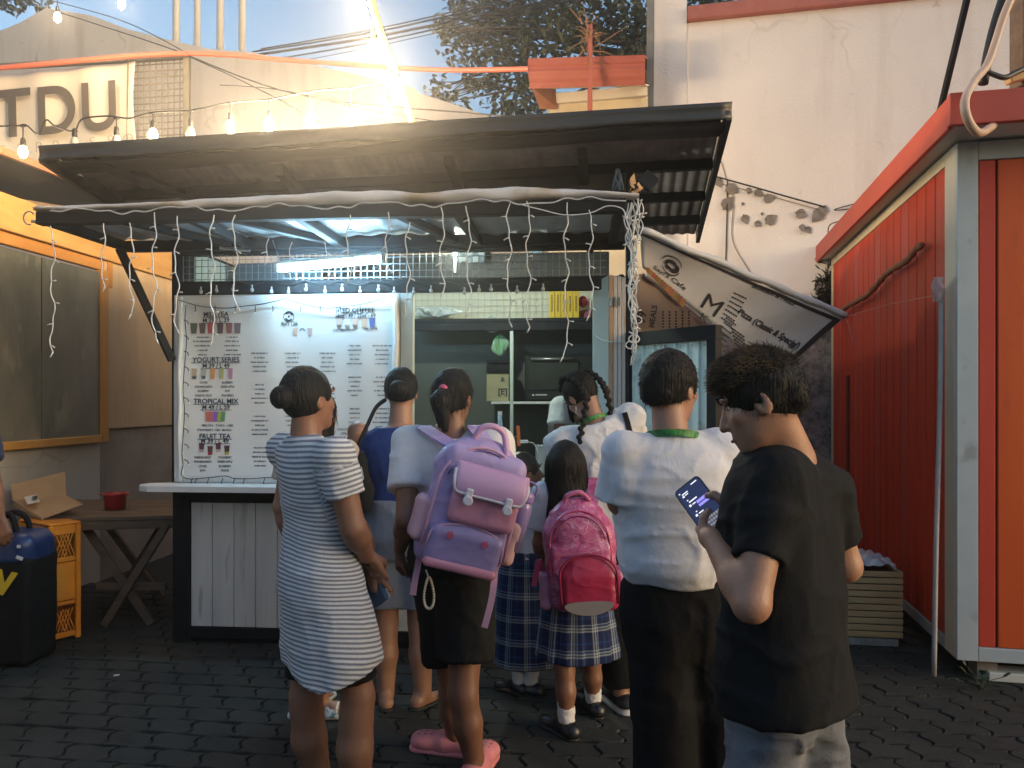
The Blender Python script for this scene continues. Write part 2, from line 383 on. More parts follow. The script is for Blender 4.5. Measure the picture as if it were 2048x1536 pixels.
for (x, y, s, a) in ((1437, 365, 10, .3), (1462, 378, 15, 1), (1456, 408, 17, 2.4), (1497, 381, 7, 0), (1516, 386, 10, .8), (1537, 397, 12, 1.8), (1490, 438, 11, .4), (1515, 448, 8, 1), (1541, 440, 14, 2.2), (1601, 428, 12, 1.2), (1636, 430, 16, -.7), (1645, 420, 12, -.5), (1604, 455, 8, 0), (1615, 460, 9, .7), (1485, 408, 4, 0), (1524, 428, 4, 0)):
    mb = MB(); c0 = wp(x, y, -.015); s *= 7.7/F
    ol = [(0, -1.15), (.55, -.55), (.85, .05), (.6, .6), (.15, .75), (0, 1.0), (-.2, .7), (-.65, .55), (-.8, 0), (-.45, -.6)]
    ca_, sa_ = math.cos(a), math.sin(a)
    mb.plate([c0+Wl.ex*(s*(p*ca_-q*sa_))+Vector((0, 0, s*(p*sa_+q*ca_)))-Wl.ed*(rnd.uniform(0, .02)) for p, q in ol], -Wl.ed, .004); mb.build('leaf', vine_m, t)
# black mould / moss tuft beside the cabin
mb = MB()
for i in range(260):
    a = wp(1650+rnd.gauss(0, 11), 590+rnd.gauss(0, 30), -.0); b = a+Vector((rnd.gauss(0, .05), -rnd.uniform(.01, .09), rnd.gauss(0, .07)))
    mb.tube([a, (a+b)/2+Vector((0, 0, rnd.gauss(0, .015))), b], [.009, .006, .002], 3)
mb.solo('dry_creeper', M_('blackened creeper', (.025, .022, .018), (.06, .05, .04), 20, .95), 'blackened dry creeper tuft on the wall beside the red cabin', 'plant', kind='stuff')

# ---- small building with a red eave behind the kiosk
d0 = 7.4
def bp(px, py, d=d0): return P(px, py, d)
t = thing('eaved_building', 'cream building corner under a red metal eave behind the kiosk roof', 'building', bp(1200, 800))
mb = MB(); a = bp(1100, 165); b = bp(1300, 165); mb.hexa([Vector((a.x, a.y+.25, 0)), Vector((b.x, a.y+.12, 0)), Vector((b.x, a.y+2, 0)), Vector((a.x, a.y+2, 0)), Vector((a.x, a.y+.25, a.z)), Vector((b.x, a.y+.12, a.z)), Vector((b.x, a.y+2, a.z)), Vector((a.x, a.y+2, a.z))]); mb.build('wall', M_('cream wall', (.47, .40, .29), (.55, .48, .36), 3, .8), t)
mb = MB(); a = bp(1108, 170); b = bp(1297, 170); mb.hexa([Vector((a.x, a.y+.2, a.z-.10)), Vector((b.x, b.y+.07, a.z-.07)), Vector((b.x, b.y+.12, a.z-.07)), Vector((a.x, a.y+.25, a.z-.10)), Vector((a.x, a.y+.2, a.z)), Vector((b.x, b.y+.07, a.z+.03)), Vector((b.x, b.y+.12, a.z+.03)), Vector((a.x, a.y+.25, a.z))]); mb.build('lintel', M_('pale lintel', (.58, .54, .48), None, rough=.8), t)
prof = [(0, 118), (0, 130), (.012, 133), (.014, 141), (.004, 144), (.02, 152), (.03, 158), (.05, 166), (.07, 177)]
def eave(u, v):
    k = v*(len(prof)-1); i = min(int(k), len(prof)-2); f = k-i; o = prof[i][0]+(prof[i+1][0]-prof[i][0])*f; y = prof[i][1]+(prof[i+1][1]-prof[i][1])*f
    return bp(1056+o*60, y, d0-.3+o).lerp(bp(1290, y-7, d0-.42+o), u)
mb = MB(); mb.sheet(eave, 4, 32, .012); mb.build('eave_fascia', MAT['red_metal'], t)
mb = MB(); mb.plate([bp(1057, 118, d0-.3), bp(1290, 111, d0-.42), bp(1300, 118, d0+1.6), bp(1085, 122, d0+1.6)], (0, 0, 1), .02); mb.build('roof_sheet', MAT['red_metal'], t)
mb = MB(); mb.plate([bp(1058, 125, d0-.29), bp(1064, 178, d0-.2), bp(1080, 218, d0+.1), bp(1112, 218, d0+.2), bp(1108, 178, d0+.2)], (-1, -.3, -.3), .02); mb.build('end_board', M_('faded red board', (.34, .13, .08), (.4, .18, .11), 6, .7), t)
mb = MB(); mb.plate([bp(1058, 177, d0-.21), bp(1290, 170, d0-.33), bp(1298, 172, d0+.12), bp(1104, 178, d0+.22)], (0, 0, -1), .012); mb.build('soffit', M_('pale soffit', (.55, .50, .44), None, rough=.8), t)
mb = MB(); mb.tube([bp(1180, 50, d0-.55), bp(1180, 90, d0-.55), bp(1180, 235, d0-.55)], .022, 8); mb.solo('red_pole', MAT['red_metal'], 'thin upright red pole in front of the red eave', 'pole')
mb = MB()
for i in range(40):
    a = bp(1180+rnd.gauss(0, 9), 70+rnd.gauss(0, 22), d0-.55+rnd.gauss(0, .06)); b = a+Vector((rnd.gauss(0, .10), rnd.gauss(0, .05), rnd.gauss(0, .12)))
    mb.tube([a, (a+b)/2+Vector((rnd.gauss(0, .02), 0, .02)), b], [.006, .005, .002], 3)
mb.solo('twig_bundle', M_('dry twig', (.20, .11, .06), None, rough=.9), 'tangle of dry twigs around the top of the red pole', 'twigs', kind='stuff')
pts = [P(-60, 142, 7.08), P(0, 136, 7.08), P(120, 125, 7.08), P(250, 113, 7.1), P(372, 107, 7.14), P(470, 111, 7.16), P(560, 119, 7.18), P(700, 129, 7.2), P(880, 140, 7.2), P(1056, 138, 7.1)]
mb = MB(); mb.tube(bez(pts, 4), .024, 8); mb.solo('red_pipe', M_('orange red pipe', (.62, .16, .10), None, rough=.5), 'long thin orange red pipe running from the left wall to the red eave', 'pipe')

# ---- left white gabled wall
t = thing('gable_wall', 'old white gabled wall with uneven sloping parapet behind the sign', 'wall', P(400, 800, 9.3))
top = [(-160, 120), (-40, 78), (40, 45), (92, 16), (180, 30), (255, 58), (330, 78), (420, 98), (500, 104), (600, 125), (700, 146), (760, 160), (830, 176), (838, 186), (900, 206), (965, 228), (1010, 245), (1060, 262)]
mb = MB(); poly = [P(x, y, 9.3+(.0007*(500-x))) for x, y in top]; lo = [Vector((p.x, p.y, -.05)) for p in poly]
for i in range(len(poly)-1):
    bk = Vector((0, .3, 0)); mb.hexa([lo[i], lo[i+1], lo[i+1]+bk, lo[i]+bk, poly[i], poly[i+1], poly[i+1]+bk, poly[i]+bk])
bmw = bmesh.new(); me = mb.mesh('wall', OFF[t.name]); bmw.from_mesh(me); bmesh.ops.remove_doubles(bmw, verts=bmw.verts, dist=1e-4); bmw.to_mesh(me); bmw.free()
link_mesh('wall', me, t, MAT['plaster_gable'])
post_m = M_('pale grey post', (.50, .48, .46), (.56, .54, .5), 4, .6)
for x, w in ((352, 14), (394, 13), (440, 14), (484, 14)):
    mb = MB(); mb.tube([P(x, 130, 9.75), P(x+1, -120, 9.75)], w/2*9.75/F, 10)
    o = mb.solo('white_pipe', post_m, {352: 'leftmost of four pale pipes rising behind the gabled wall', 394: 'second from left of four pale pipes behind the gabled wall', 440: 'third from left of four pale pipes behind the gabled wall', 484: 'rightmost of four pale pipes rising behind the gabled wall'}[x], 'pipe', group='pale pipes behind the gabled wall', smooth=True)
# ---- sign frame with tarpaulin and mesh, in front of the gable
dS = 7.2
t = thing('sign_frame', 'dark steel frame with square wire mesh holding the tarpaulin sign', 'frame', P(200, 800, dS))
fr_m = M_('dull steel frame', (.13, .115, .09), (.18, .16, .13), 8, .6)
mb = MB(); mb.beam(P(374, 112, dS), P(374, 340, dS), .055, .05, (0, 1, 0)); mb.build('post', fr_m, t)
mb = MB(); mb.beam(P(-60, 137, dS+.02), P(368, 113, dS+.02), .05, .045); mb.build('top_rail', fr_m, t)
mb = MB()
for x in range(276, 372, 12): mb.tube([P(x, 118, dS+.05), P(x, 330, dS+.05)], .006, 4)
for y in range(128, 300, 13): mb.tube([P(262, y+4, dS+.055), P(372, y-3, dS+.055)], .006, 4)
mb.build('wire_mesh', M_('rusty mesh', (.20, .165, .12), None, rough=.7), t)
mb = MB(); mb.beam(P(256, 118, dS-.03), P(254, 330, dS-.03), .012, .012, (0, 1, 0)); mb.build('rod', fr_m, t)
t = thing('tarpaulin_sign', 'cream tarpaulin sign printed with large dark letters TDU', 'sign', P(130, 800, dS-.02))
tarp_m = M_('cream tarpaulin', (.54, .48, .41), (.60, .54, .46), 2, .55, bump=.12, bscale=3)
def tarp(u, v):
    x = -90+u*(362-4*math.sin(v*5)); y0 = 150-.098*(x); yb = y0+210
    p = P(x, y0+(yb-y0)*v, dS-.02); p.y += .02*math.sin(u*9+v*4)*v+.012*math.sin(u*23); return p
mb = MB(); mb.sheet(tarp, 40, 12, .004); mb.build('tarpaulin', tarp_m, t, smooth=True)
mb = MB(); nS = Vector((1, 0, .099)).normalized(); uS = Vector((-.03, 0, 1)).normalized()
for ch, x, yb, h, w in (('T', 26, 272, 92, 74), ('D', 113, 265, 92, 74), ('U', 199, 259, 94, 68)):
    put_text(mb, ch, P(x, yb, dS-.075), nS, uS, h*dS/F, bold=.016, width=w*dS/F)
mb.build('lettering', M_('grey print', (.085, .07, .06), None, rough=.6), t)
mb = MB()
for i, ch in enumerate('ESPRESSO'):
    put_text(mb, ch, P(5+i*36, 311-i*3.4, dS-.075), nS, uS, 20*dS/F, bold=-.012)
mb.build('small_lettering', M_('grey print thin', (.30, .25, .2), None, rough=.6), t)

# ---- left open stall: wall, framed board, roof
Lw = Frame(((-CX)*5.4/F, 5.4, 0), R(90-5))   # u runs along the wall away from the camera ... ex points to depth
Lw.ex, Lw.ed = Vector((math.sin(R(5)), math.cos(R(5)), 0)), Vector((-math.cos(R(5)), math.sin(R(5)), 0)); Lw.M = Matrix((Lw.ex, Lw.ed, Vector((0, 0, 1)))).transposed()
t = thing('stall_wall', 'plywood and plaster side wall of the left stall under an orange band', 'wall', Lw(0, 0, 0))
uA, uB = Lw.u(205, 0), 3.4
mb = MB(); Lw.box(mb, -3, uA-.004, .02, .16, -.05, 1.17); mb.build('plaster_panel', MAT['plaster_low'], t)
mb = MB(); Lw.box(mb, uA, uB, .02, .16, -.05, 1.28); mb.build('concrete_panel', MAT['concrete'], t)
mb = MB(); Lw.box(mb, uA, uB, -.02, .018, 1.282, 2.72, .004); mb.build('plywood_sheet', MAT['plywood'], t)
mb = MB(); Lw.box(mb, -3, uA-.004, .03, .1, 1.172, 2.62); mb.build('backing_board', MAT['plywood'], t)
mb = MB(); Lw.box(mb, -3, uB, -.05, .15, 2.722, 2.98, .004); mb.build('orange_band', M_('orange painted board', (.40, .21, .06), (.48, .27, .09), 4, .55, stretch=(1, 1, 3)), t)
mb = MB(); Lw.box(mb, -3, uA, -.02, .028, 2.63, 2.718, .004); mb.build('orange_rail', M_('dark orange rail', (.45, .19, .04), (.52, .24, .06), 4, .6), t)
mb = MB(); Lw.box(mb, uA+.03, uA+.1, -.028, -.022, 2.5, 2.718); mb.build('batten', M_('dark orange batten', (.45, .19, .04), None, rough=.6), t)
t = thing('framed_board', 'large dull green board in an orange wooden frame on the left stall wall', 'board', Lw(.4, 0, 1.2))
gm = M_('clouded glass board', (.10, .105, .085), (.20, .19, .155), 2.2, .22, bump=.06, bscale=3, stretch=(1, 1, .5), c3=(.26, .24, .19), s3=5)
uM = Lw.u(82, -.03)
mb = MB(); Lw.box(mb, -2.5, uM-.004, -.035, -.015, 1.2, 2.6); mb.build('pane', gm, t)
mb = MB(); Lw.box(mb, uM+.004, uA-.09, -.035, -.015, 1.2, 2.6); mb.build('pane', gm, t)
mb = MB(); Lw.box(mb, uA-.09, uA-.004, -.06, .01, 1.175, 2.625, .004); mb.build('stile', M_('orange frame wood', (.47, .20, .035), (.55, .26, .06), 5, .5, stretch=(1, 1, .2)), t)
mb = MB(); Lw.box(mb, -2.5, uA-.094, -.06, .01, 1.175, 1.235, .004); mb.build('bottom_rail', M_('orange frame rail', (.50, .24, .05), (.58, .3, .08), 5, .5), t)
mb = MB(); Lw.box(mb, uM-.003, uM+.003, -.037, -.016, 1.9, 2.6); mb.build('divider', MAT['black'], t)
t = thing('stall_roof', 'dark low pitched roof of the left stall with a pale orange edge', 'roof', P(40, 330, 5.6))
a, b_ = P(-160, 232, 4.7), P(150, 357, 6.2); rr = [a, b_, b_+Vector((-2.2, .6, .45)), a+Vector((-2.2, .6, .45))]
r2 = [P(-150, 265, 4.7), P(-60, 330, 4.8)]
mb = MB(); mb.plate([P(-200, 225, 4.6), P(0, 305, 5.3), P(118, 352, 6.3), P(330, 440, 7.9), Vector((-6.4, 8.3, 3.45)), Vector((-6.4, 4.3, 3.32))], (0, -.1, -1), .03); mb.build('roof_sheet', MAT['darkmetal'], t)
mb = MB(); mb.beam(P(-200, 221, 4.6), P(0, 301, 5.3), .04, .05); mb.beam(P(0, 301, 5.3), P(118, 348, 6.3), .04, .05); mb.beam(P(118, 348, 6.3), P(330, 436, 7.9), .04, .05); mb.build('edge_trim', M_('orange trim', (.50, .20, .10), None, rough=.5), t)
mb = MB()
for k in range(3): mb.beam(P(-120, 380+k*22, 5.2+k*.7), P(330, 452+k*9, 7.0+k*.3), .05, .05)
mb.build('rafter', MAT['wood_dark'], t)

# ---- red cabin
wood_r = [M_('red cladding', (.50, .050, .028), (.56, .065, .035), 2.5, .5, spec=.35, bump=.06, bscale=6, stretch=(2, 2, .3)),
          M_('rust orange cladding', (.64, .105, .018), (.57, .085, .017), 2.2, .5, spec=.35, c3=(.42, .075, .02), s3=4, bump=.08, bscale=6, stretch=(2, 2, .3)),
          M_('orange red cladding', (.60, .052, .017), (.53, .042, .015), 2.4, .55, spec=.3, c3=(.40, .06, .025), s3=3.5, bump=.08, bscale=6, stretch=(2, 2, .3))]
groove = M_('cladding groove', (.13, .018, .012), None, rough=.7)
trim_m = M_('grey blue trim', (.40, .45, .48), (.46, .51, .53), 4, .4, bump=.05, bscale=12, c3=(.30, .32, .33), s3=7)
cream_t = M_('cream trim', (.62, .52, .36), (.68, .58, .42), 4, .5)
t = thing('red_cabin', 'orange red panelled cabin with grey blue corner trim and red eaves', 'cabin', Cb(0, 0, 0))
z0, z1, LD = .115, 2.93, 3.55
mb = MB(); Cb.box(mb, .03, 2.6, .03, LD-.02, z0+.02, z1-.01); mb.build('core', groove, t)
# corner trim
mb = MB(); Cb.box(mb, 0, .105, 0, .028, z0, z1, .003); mb.build('corner_post', trim_m, t)
mb = MB(); Cb.box(mb, 0, .027, .03, .20, z0, z1, .003); mb.build('corner_return', M_('cream return', (.56, .50, .40), (.62, .56, .45), 3, .5), t)
mb = MB(); Cb.box(mb, .107, 2.6, 0, .028, z0, z0+.075, .003); mb.build('sill_trim', trim_m, t)
mb = MB(); Cb.box(mb, .107, 2.6, 0, .028, z1-.10, z1, .003); mb.build('head_trim', trim_m, t)
mb = MB(); Cb.box(mb, 0, .026, .203, LD, z0, z0+.07, .003); mb.build('side_sill', M_('dull grey sill', (.30, .30, .29), (.36, .35, .33), 5, .6), t)
mb = MB(); Cb.box(mb, 0, .026, .203, LD, z1-.07, z1, .003); mb.build('side_head', cream_t, t)
mb = MB(); Cb.box(mb, 0, .026, LD-.07, LD, z0+.072, z1-.072, .003); mb.build('far_post', cream_t, t)
x = .107
for i in range(18):
    w = .092 if i == 0 else .138
    mb = MB(); Cb.box(mb, x+.006, x+w-.006, .012, .032, z0+.077, z1-.102, .004); mb.build('front_board', wood_r[0] if i == 0 else wood_r[1+(i % 3 == 2)], t); x += w
    if x > 2.55: break
w_ = .205; n_s = 18; dw = (LD-.07-.205)/n_s
for i in range(n_s):
    mb = MB(); Cb.box(mb, .006, .032, w_+.011, w_+dw-.011, z0+.072, z1-.072, .004); mb.build('side_board', wood_r[2] if i % 4 else wood_r[0], t); w_ += dw
# roof
rf = M_('red eave metal', (.42, .050, .028), (.48, .065, .035), 3, .5, bump=.04, bscale=4)
mb = MB(); Cb.box(mb, -.10, 2.8, -.26, LD+.12, z1+.012, z1+.03); mb.build('soffit', M_('white soffit', (.62, .60, .57), None, rough=.6), t)
mb = MB(); Cb.box(mb, -.13, 2.8, -.30, -.262, z1+.0, z1+.165, .004); mb.build('front_fascia', rf, t)
mb = MB(); Cb.box(mb, -.13, -.102, -.260, LD+.15, z1-.01, z1+.155, .004); mb.build('side_fascia', rf, t)
mb = MB(); Cb.box(mb, -.10, 2.8, -.26, LD+.14, z1+.032, z1+.15); mb.build('roof_slab', rf, t)
for u in (.12, 1.3):
    mb = MB(); Cb.box(mb, u, u+.1, .06, .2, 0, z0+.01); mb.build('support_block', MAT['concrete'], t)
mb = MB(); Cb.box(mb, .12, .22, 2.9, 3.1, 0, z0+.01); mb.build('support_block', MAT['concrete'], t)
mb = MB(); a = P(1984, 1366, 4.12); mb.bbox(a+Vector((.32, .05, 0)), (.6, .14, .05), Cb.M, .005); o = mb.solo('white_block', M_('pale block', (.55, .57, .52), None, rough=.8), 'flat pale block lying on the paving under the red cabin front', 'block')
o.location.z = .004
lf = M_('weed leaf', (.03, .055, .02), (.05, .08, .03), 10, .6)
t = thing('weed_plant', 'small dark weed growing from the paving under the cabin corner', 'plant', P(1965, 1372, 4.06))
mb = MB(); c0 = OFF[t.name].copy(); c0.z = 0; leaves = []
for i in range(9):
    a = rnd.uniform(0, 6.3); L = rnd.uniform(.05, .11); tip = c0+Vector((math.cos(a)*L, math.sin(a)*L*.6, rnd.uniform(.02, .12))); mb.tube([c0, (c0+tip)/2+Vector((0, 0, .02)), tip], .0018, 4); leaves.append((c0, tip))
mb.build('stem', lf, t)
for c, tip in leaves:
    d = (tip-c).normalized(); s = d.cross(Vector((0, 0, 1))).normalized(); L = rnd.uniform(.04, .07); w = .016
    mb = MB(); mb.plate([tip, tip+d*L*.4+s*w, tip+d*L*.7+s*w*.7, tip+d*L-Vector((0, 0, .012)), tip+d*L*.7-s*w*.7, tip+d*L*.4-s*w], (0, 0, 1), .0015); mb.build('leaf', lf, t)

# ---- unseen stalls added behind the camera to block low sky light
t = thing('added_stall_row', 'added unseen row of grey shuttered stalls behind the camera blocking low sky light', 'stalls', (0, -3.6, 0))
mb = MB(); mb.box((0, -4.2, 1.15), (17, 1.0, 2.3)); mb.build('wall', M_('dull grey wall', (.20, .20, .20), (.27, .27, .26), 2, .8), t)
mb = MB(); mb.box((0, -3.9, 2.36), (17.6, 2.2, .09)); mb.build('roof', MAT['darkmetal'], t)
for k in range(6):
    mb = MB()
    for j in range(12): mb.box((-7+k*2.8, -3.67, .25+j*.16), (2.3, .05, .15))
    mb.build('shutter', MAT['darkmetal'], t)
# ---- tree behind
def leafy(name, label, clusters, branches, trunk, seed, nleaf, ls, mleaf, mbark, loc):
    r = random.Random(seed); t = thing(name, label, 'tree', loc)
    mb = MB()
    for pts, ra in trunk: mb.tube(bez(pts, 5), [ra*(1-.5*i/(5*(len(pts)-1))) for i in range(5*(len(pts)-1)+1)], 8)
    mb.build('trunk', mbark, t, smooth=True)
    mb = MB()
    for pts, ra in branches:
        q = bez(pts, 5); mb.tube(q, [ra*(1-.85*i/(len(q)-1)) for i in range(len(q))], 5)
    mb.build('branch', mbark, t, smooth=True)
    V = []; Fc = []
    for c, rad, n in clusters:
        for _ in range(n):
            while True:
                q = Vector((r.uniform(-1, 1), r.uniform(-1, 1), r.uniform(-1, 1)))
                if .15 < q.length < 1: break
            q = Vector((q.x*rad[0], q.y*rad[1], q.z*rad[2]))+c
            s = ls*r.uniform(.6, 1.25); e = Euler((r.gauss(-.5, .6), r.gauss(0, .5), r.uniform(0, 6.28))).to_matrix(); b = len(V)
            for x, y, z in ((0, 0, 0), (.33, .35, .06), (.28, .8, .02), (0, 1.2, -.12), (-.28, .8, .02), (-.33, .35, .06)): V.append(q+e @ Vector((x*s, y*s, z*s)))
            Fc += [(b, b+1, b+2, b+3), (b, b+3, b+4, b+5)]
    off = OFF[t.name]; me = bpy.data.meshes.new('crown'); me.from_pydata([tuple(v-off) for v in V], [], Fc); me.update()
    o = link_mesh('crown', me, t, mleaf); o['kind'] = 'stuff'; return t
leaf_m = M_('dark tree leaf', (.035, .05, .022), (.075, .085, .035), 1.2, .6, ramp=(.4, .6))
bark_m = M_('bark', (.05, .042, .035), (.09, .075, .06), 9, .9, bump=.5)
dT = 12.0; cl = []; br = []; hub = P(1290, 150, dT+.6)
spots = [(905, 55, 40), (960, 35, 60), (930, 95, 50), (1000, 80, 65), (1050, 40, 65), (1010, 20, 60), (880, 175, 30), (910, 200, 28), (985, 130, 45), (1040, 120, 50), (950, 165, 30), (1000, 185, 40), (1050, 200, 35), (1060, 170, 35), (1110, 60, 65), (1110, 15, 55), (1170, 30, 60), (1180, 85, 40), (1230, 20, 55), (1240, 75, 50), (1285, 40, 45), (1290, 95, 40), (1340, 10, 55), (1420, 0, 45), (1480, 12, 40), (1540, -5, 45), (1600, -10, 40), (1120, -50, 80), (1240, -60, 80), (1380, -70, 90), (1000, -50, 70), (930, 10, 40), (865, 190, 18), (893, 60, 20), (1120, 110, 35), (1010, 225, 35), (1070, 225, 30)]
for (x, y, r_) in spots:
    c = P(x, y, dT+rnd.uniform(-.9, .9)); s = r_*dT/F
    cl.append((c, (s*1.15, s*1.1, s*.85), int(120*(r_/45)**2)))
    m1 = hub.lerp(c, .5)+Vector((rnd.gauss(0, .15), rnd.gauss(0, .15), rnd.uniform(.1, .4)))
    br.append(([hub+Vector((0, 0, rnd.uniform(-.6, .6))), m1, c], .05))
    for _ in range(4): br.append(([m1.lerp(c, rnd.uniform(.3, .8)), c+Vector((rnd.gauss(0, s*.6), rnd.gauss(0, s*.6), rnd.gauss(0, s*.5)))], .016))
leafy('leafy_tree', 'dark spreading tree with broad leaves above the red eave and white wall', cl, br, [([Vector((hub.x+.3, hub.y+.2, 0)), Vector((hub.x+.1, hub.y+.1, 3)), hub], .22)], 3, 0, .105, leaf_m, bark_m, Vector((hub.x+.3, hub.y+.2, 0)))
cl = [(P(10, 0, 11.5), (.35, .3, .15), 90), (P(60, -5, 11.6), (.25, .3, .10), 50), (P(-40, -20, 11.4), (.5, .4, .3), 120)]
c = P(-20, 10, 11.7); leafy('leafy_tree', 'sliver of dark tree foliage above the gable at the top left corner', cl, [([c-Vector((.3, 0, .6)), c, P(60, -2, 11.6)], .04)], [([Vector((c.x-.4, c.y, 0)), Vector((c.x-.3, c.y, 3)), c], .15)], 5, 0, .1, leaf_m, bark_m, Vector((c.x-.4, c.y, 0)))

# ---- overhead wires
wg = 'overhead wires'
def wire(pts, r, label, m='cable', name='overhead_wire', group=wg, cat='wire'):
    mb = MB(); mb.tube(bez(pts, 8), r, 5); return mb.solo(name, MAT[m], label, cat, group=group)
for i, (y0, y1, r_) in enumerate(((104, 8, .014), (110, 22, .02), (98, 2, .010), (122, 30, .012), (134, 36, .006))):
    wire([P(505+i*8, y0, 11), P(760, (y0+y1)/2+6, 10.7), P(1060, y1-12, 10.5), P(1500, y1-95, 10)], r_, ['overhead wire second from top in the bundle above the parapet', 'thickest black cable of the overhead bundle crossing to the tree', 'topmost thin overhead wire running towards the tree', 'overhead wire below the thickest cable', 'lowest and thinnest overhead wire under the bundle'][i])
wire([P(120, 25, 9.0), P(260, 70, 8.2), P(372, 108, 7.15)], .006, 'thin wire from the upper bulb down to the sign frame corner')
wire([P(60, -10, 9.0), P(240, 40, 8.2), P(374, 106, 7.1)], .005, 'thin wire above the gable meeting the sign frame corner from the top')
wire([P(378, 112, 7.1), P(600, 190, 6.2), P(960, 228, 5.6), P(1120, 240, 5.4)], .006, 'thin dark wire sagging from the sign frame post to the kiosk roof')
wire([P(378, 113, 7.1), P(470, 155, 6.6), P(560, 200, 6), P(640, 245, 5.6)], .005, 'short thin wire dropping steeply from the sign frame post')
wire([P(440, 170, 7), P(560, 180, 6.5), P(760, 225, 6), P(900, 246, 5.6)], .004, 'faint wire across the warm lit gable under the bulbs')
# right top: black bar, hoses, timber post
mb = MB(); mb.beam(P(1936, -10, 4.3), P(1873, 252, 4.75), .028, .028, (0, 1, 0)); mb.solo('black_bar', MAT['black'], 'straight black bar leaning above the red cabin roof edge', 'bar')
hose = M_('pale pinkish hose', (.52, .36, .27), (.58, .42, .33), 6, .5)
mb = MB(); mb.tube(bez([P(2030, -20, 4.0), P(2008, 30, 4.0), P(1992, 80, 4.0), P(1974, 130, 3.98), P(1950, 160, 3.9), P(1930, 200, 3.75), P(1936, 240, 3.74), P(1958, 266, 3.8), P(1985, 252, 3.9), P(1998, 238, 3.98)], 6), .021, 8); mb.solo('loop_hose', hose, 'pale hose looping over the front edge of the red cabin roof', 'hose', smooth=True)
mb = MB(); mb.tube(bez([P(2012, -20, 4.05), P(1990, 50, 4.05), P(1976, 110, 4.05), P(1966, 168, 4.05)], 6), .026, 8); mb.solo('dark_hose', MAT['rubber'], 'dark thick hose coming down beside the pale hose', 'hose', smooth=True)
mb = MB(); mb.tube(bez([P(1972, 142, 4.0), P(1990, 150, 4.0), P(2010, 155, 4.0), P(2030, 146, 4.02), P(2060, 132, 4.05)], 6), .014, 6); mb.solo('short_cable', MAT['cable'], 'short black cable running from the hoses to the timber post', 'cable', smooth=True)
t = thing('timber_post', 'brown timber post standing on the red cabin roof at the right edge', 'post', P(2060, 170, 4.1))
mb = MB(); a = P(2056, 166, 4.15); mb.bbox(a+Vector((0, 0, .42)), (.13, .12, .9), None, .006); mb.build('shaft', MAT['wood_dark'], t)
mb = MB(); mb.beam(P(2015, 160, 4.08), P(2090, 138, 4.08), .06, .045, bev=.004); mb.build('brace', MAT['wood_pale'], t)

# ---- glow haze added to spread a lens-like bloom round the bulbs
HAZE = MB(); HAZE.box((0, 14, 4.2), (64, 64, 11)); hz = HAZE.build('haze', None, None, kind='stuff')
hm = bpy.data.materials.new('glow haze'); hm.use_nodes = True; hn = hm.node_tree.nodes; hn.clear(); ho = hn.new('ShaderNodeOutputMaterial'); hv_ = hn.new('ShaderNodeVolumePrincipled'); hv_.inputs['Density'].default_value = .0075; hv_.inputs['Color'].default_value = (.95, .95, .95, 1); hv_.inputs['Anisotropy'].default_value = .88
hm.node_tree.links.new(hv_.outputs[0], ho.inputs['Volume']); hz.data.materials.append(hm)
# ================================================================== kiosk
kiosk = thing('food_kiosk', 'black framed drinks kiosk with white board front and long white counter', 'kiosk', K(0, 0, 0))
def kz(px, py, w=0): return K.loc(K.px(px, py, w))[2]
def part(name, boxes, mat, parent=kiosk, bev=.004, kind=None, label=None):
    mb = MB()
    for b in boxes: K.box(mb, *b, bev=bev)
    return mb.build(name, mat, parent, kind=kind, label=label)
UW = 2.83
part('plinth', [(0, UW, .03, .1, -.02, .10)], MAT['black'])
part('corner_post', [(0, .11, 0, .09, .0, .962)], MAT['black'])
part('top_rail', [(.112, UW-.09, .004, .09, .885, .962)], MAT['black'])
part('bottom_rail', [(.112, UW-.09, .004, .09, .03, .102)], MAT['black'])
part('core', [(.02, UW-.02, .04, .12, .03, .955)], MAT['black'])
x = .114; bw = .1405
while x < UW-.10:
    w = min(bw, UW-.092-x); part('board', [(x+.002, x+w-.002, .012, .036, .104, .883)], MAT['white_board'], bev=.003); x += w
# counter slab with a rounded left end
mb = MB(); ol = [(-.13, -.13), (-.10, -.20), (-.03, -.235), (UW-.32, -.235), (UW-.32, .48), (-.0, .48), (-.0, -.02), (-.115, -.06)]
mb.plate([K(u, w, 1.012) for u, w in ol], (0, 0, 1), .034); mb.build('counter_top', MAT['counter'], kiosk)
part('floor', [(.0, UW, .12, 1.7, -.02, .06)], MAT['concrete'])
part('side_wall', [(0.002, .035, .092, 1.7, .06, 2.52)], MAT['black'])
part('inner_lining', [(.036, .044, .2, 1.66, .06, 2.5)], M_('pale green lining', (.40, .44, .40), (.46, .5, .46), 2, .6))
part('right_wall', [(UW-.03, UW, .1, 1.7, .06, 2.3)], MAT['black'])
in_w = M_('grey green wall', (.10, .115, .105), (.13, .145, .13), 2, .7)
part('back_wall', [(.03, UW-.03, 1.66, 1.70, .06, 2.17)], in_w)
part('tile_wall', [(.03, UW-.03, 1.655, 1.70, 2.172, 2.47)], M_('cream tile wall', (.66, .64, .50), (.70, .68, .54), 3, .5))
part('upper_back', [(.03, UW-.03, 1.655, 1.70, 2.472, 2.74)], MAT['darkmetal'])
mb = MB()
for k in range(36): mb.tube([K(1.0+k*.052, 1.63, 2.18), K(1.0+k*.052, 1.63, 2.46)], .0022, 4)
for k in range(5): mb.tube([K(.9, 1.626, 2.2+k*.052), K(UW-.05, 1.626, 2.2+k*.052)], .0022, 4)
mb.build('back_grid', M_('cream wire', (.42, .40, .30), None, rough=.5), kiosk)
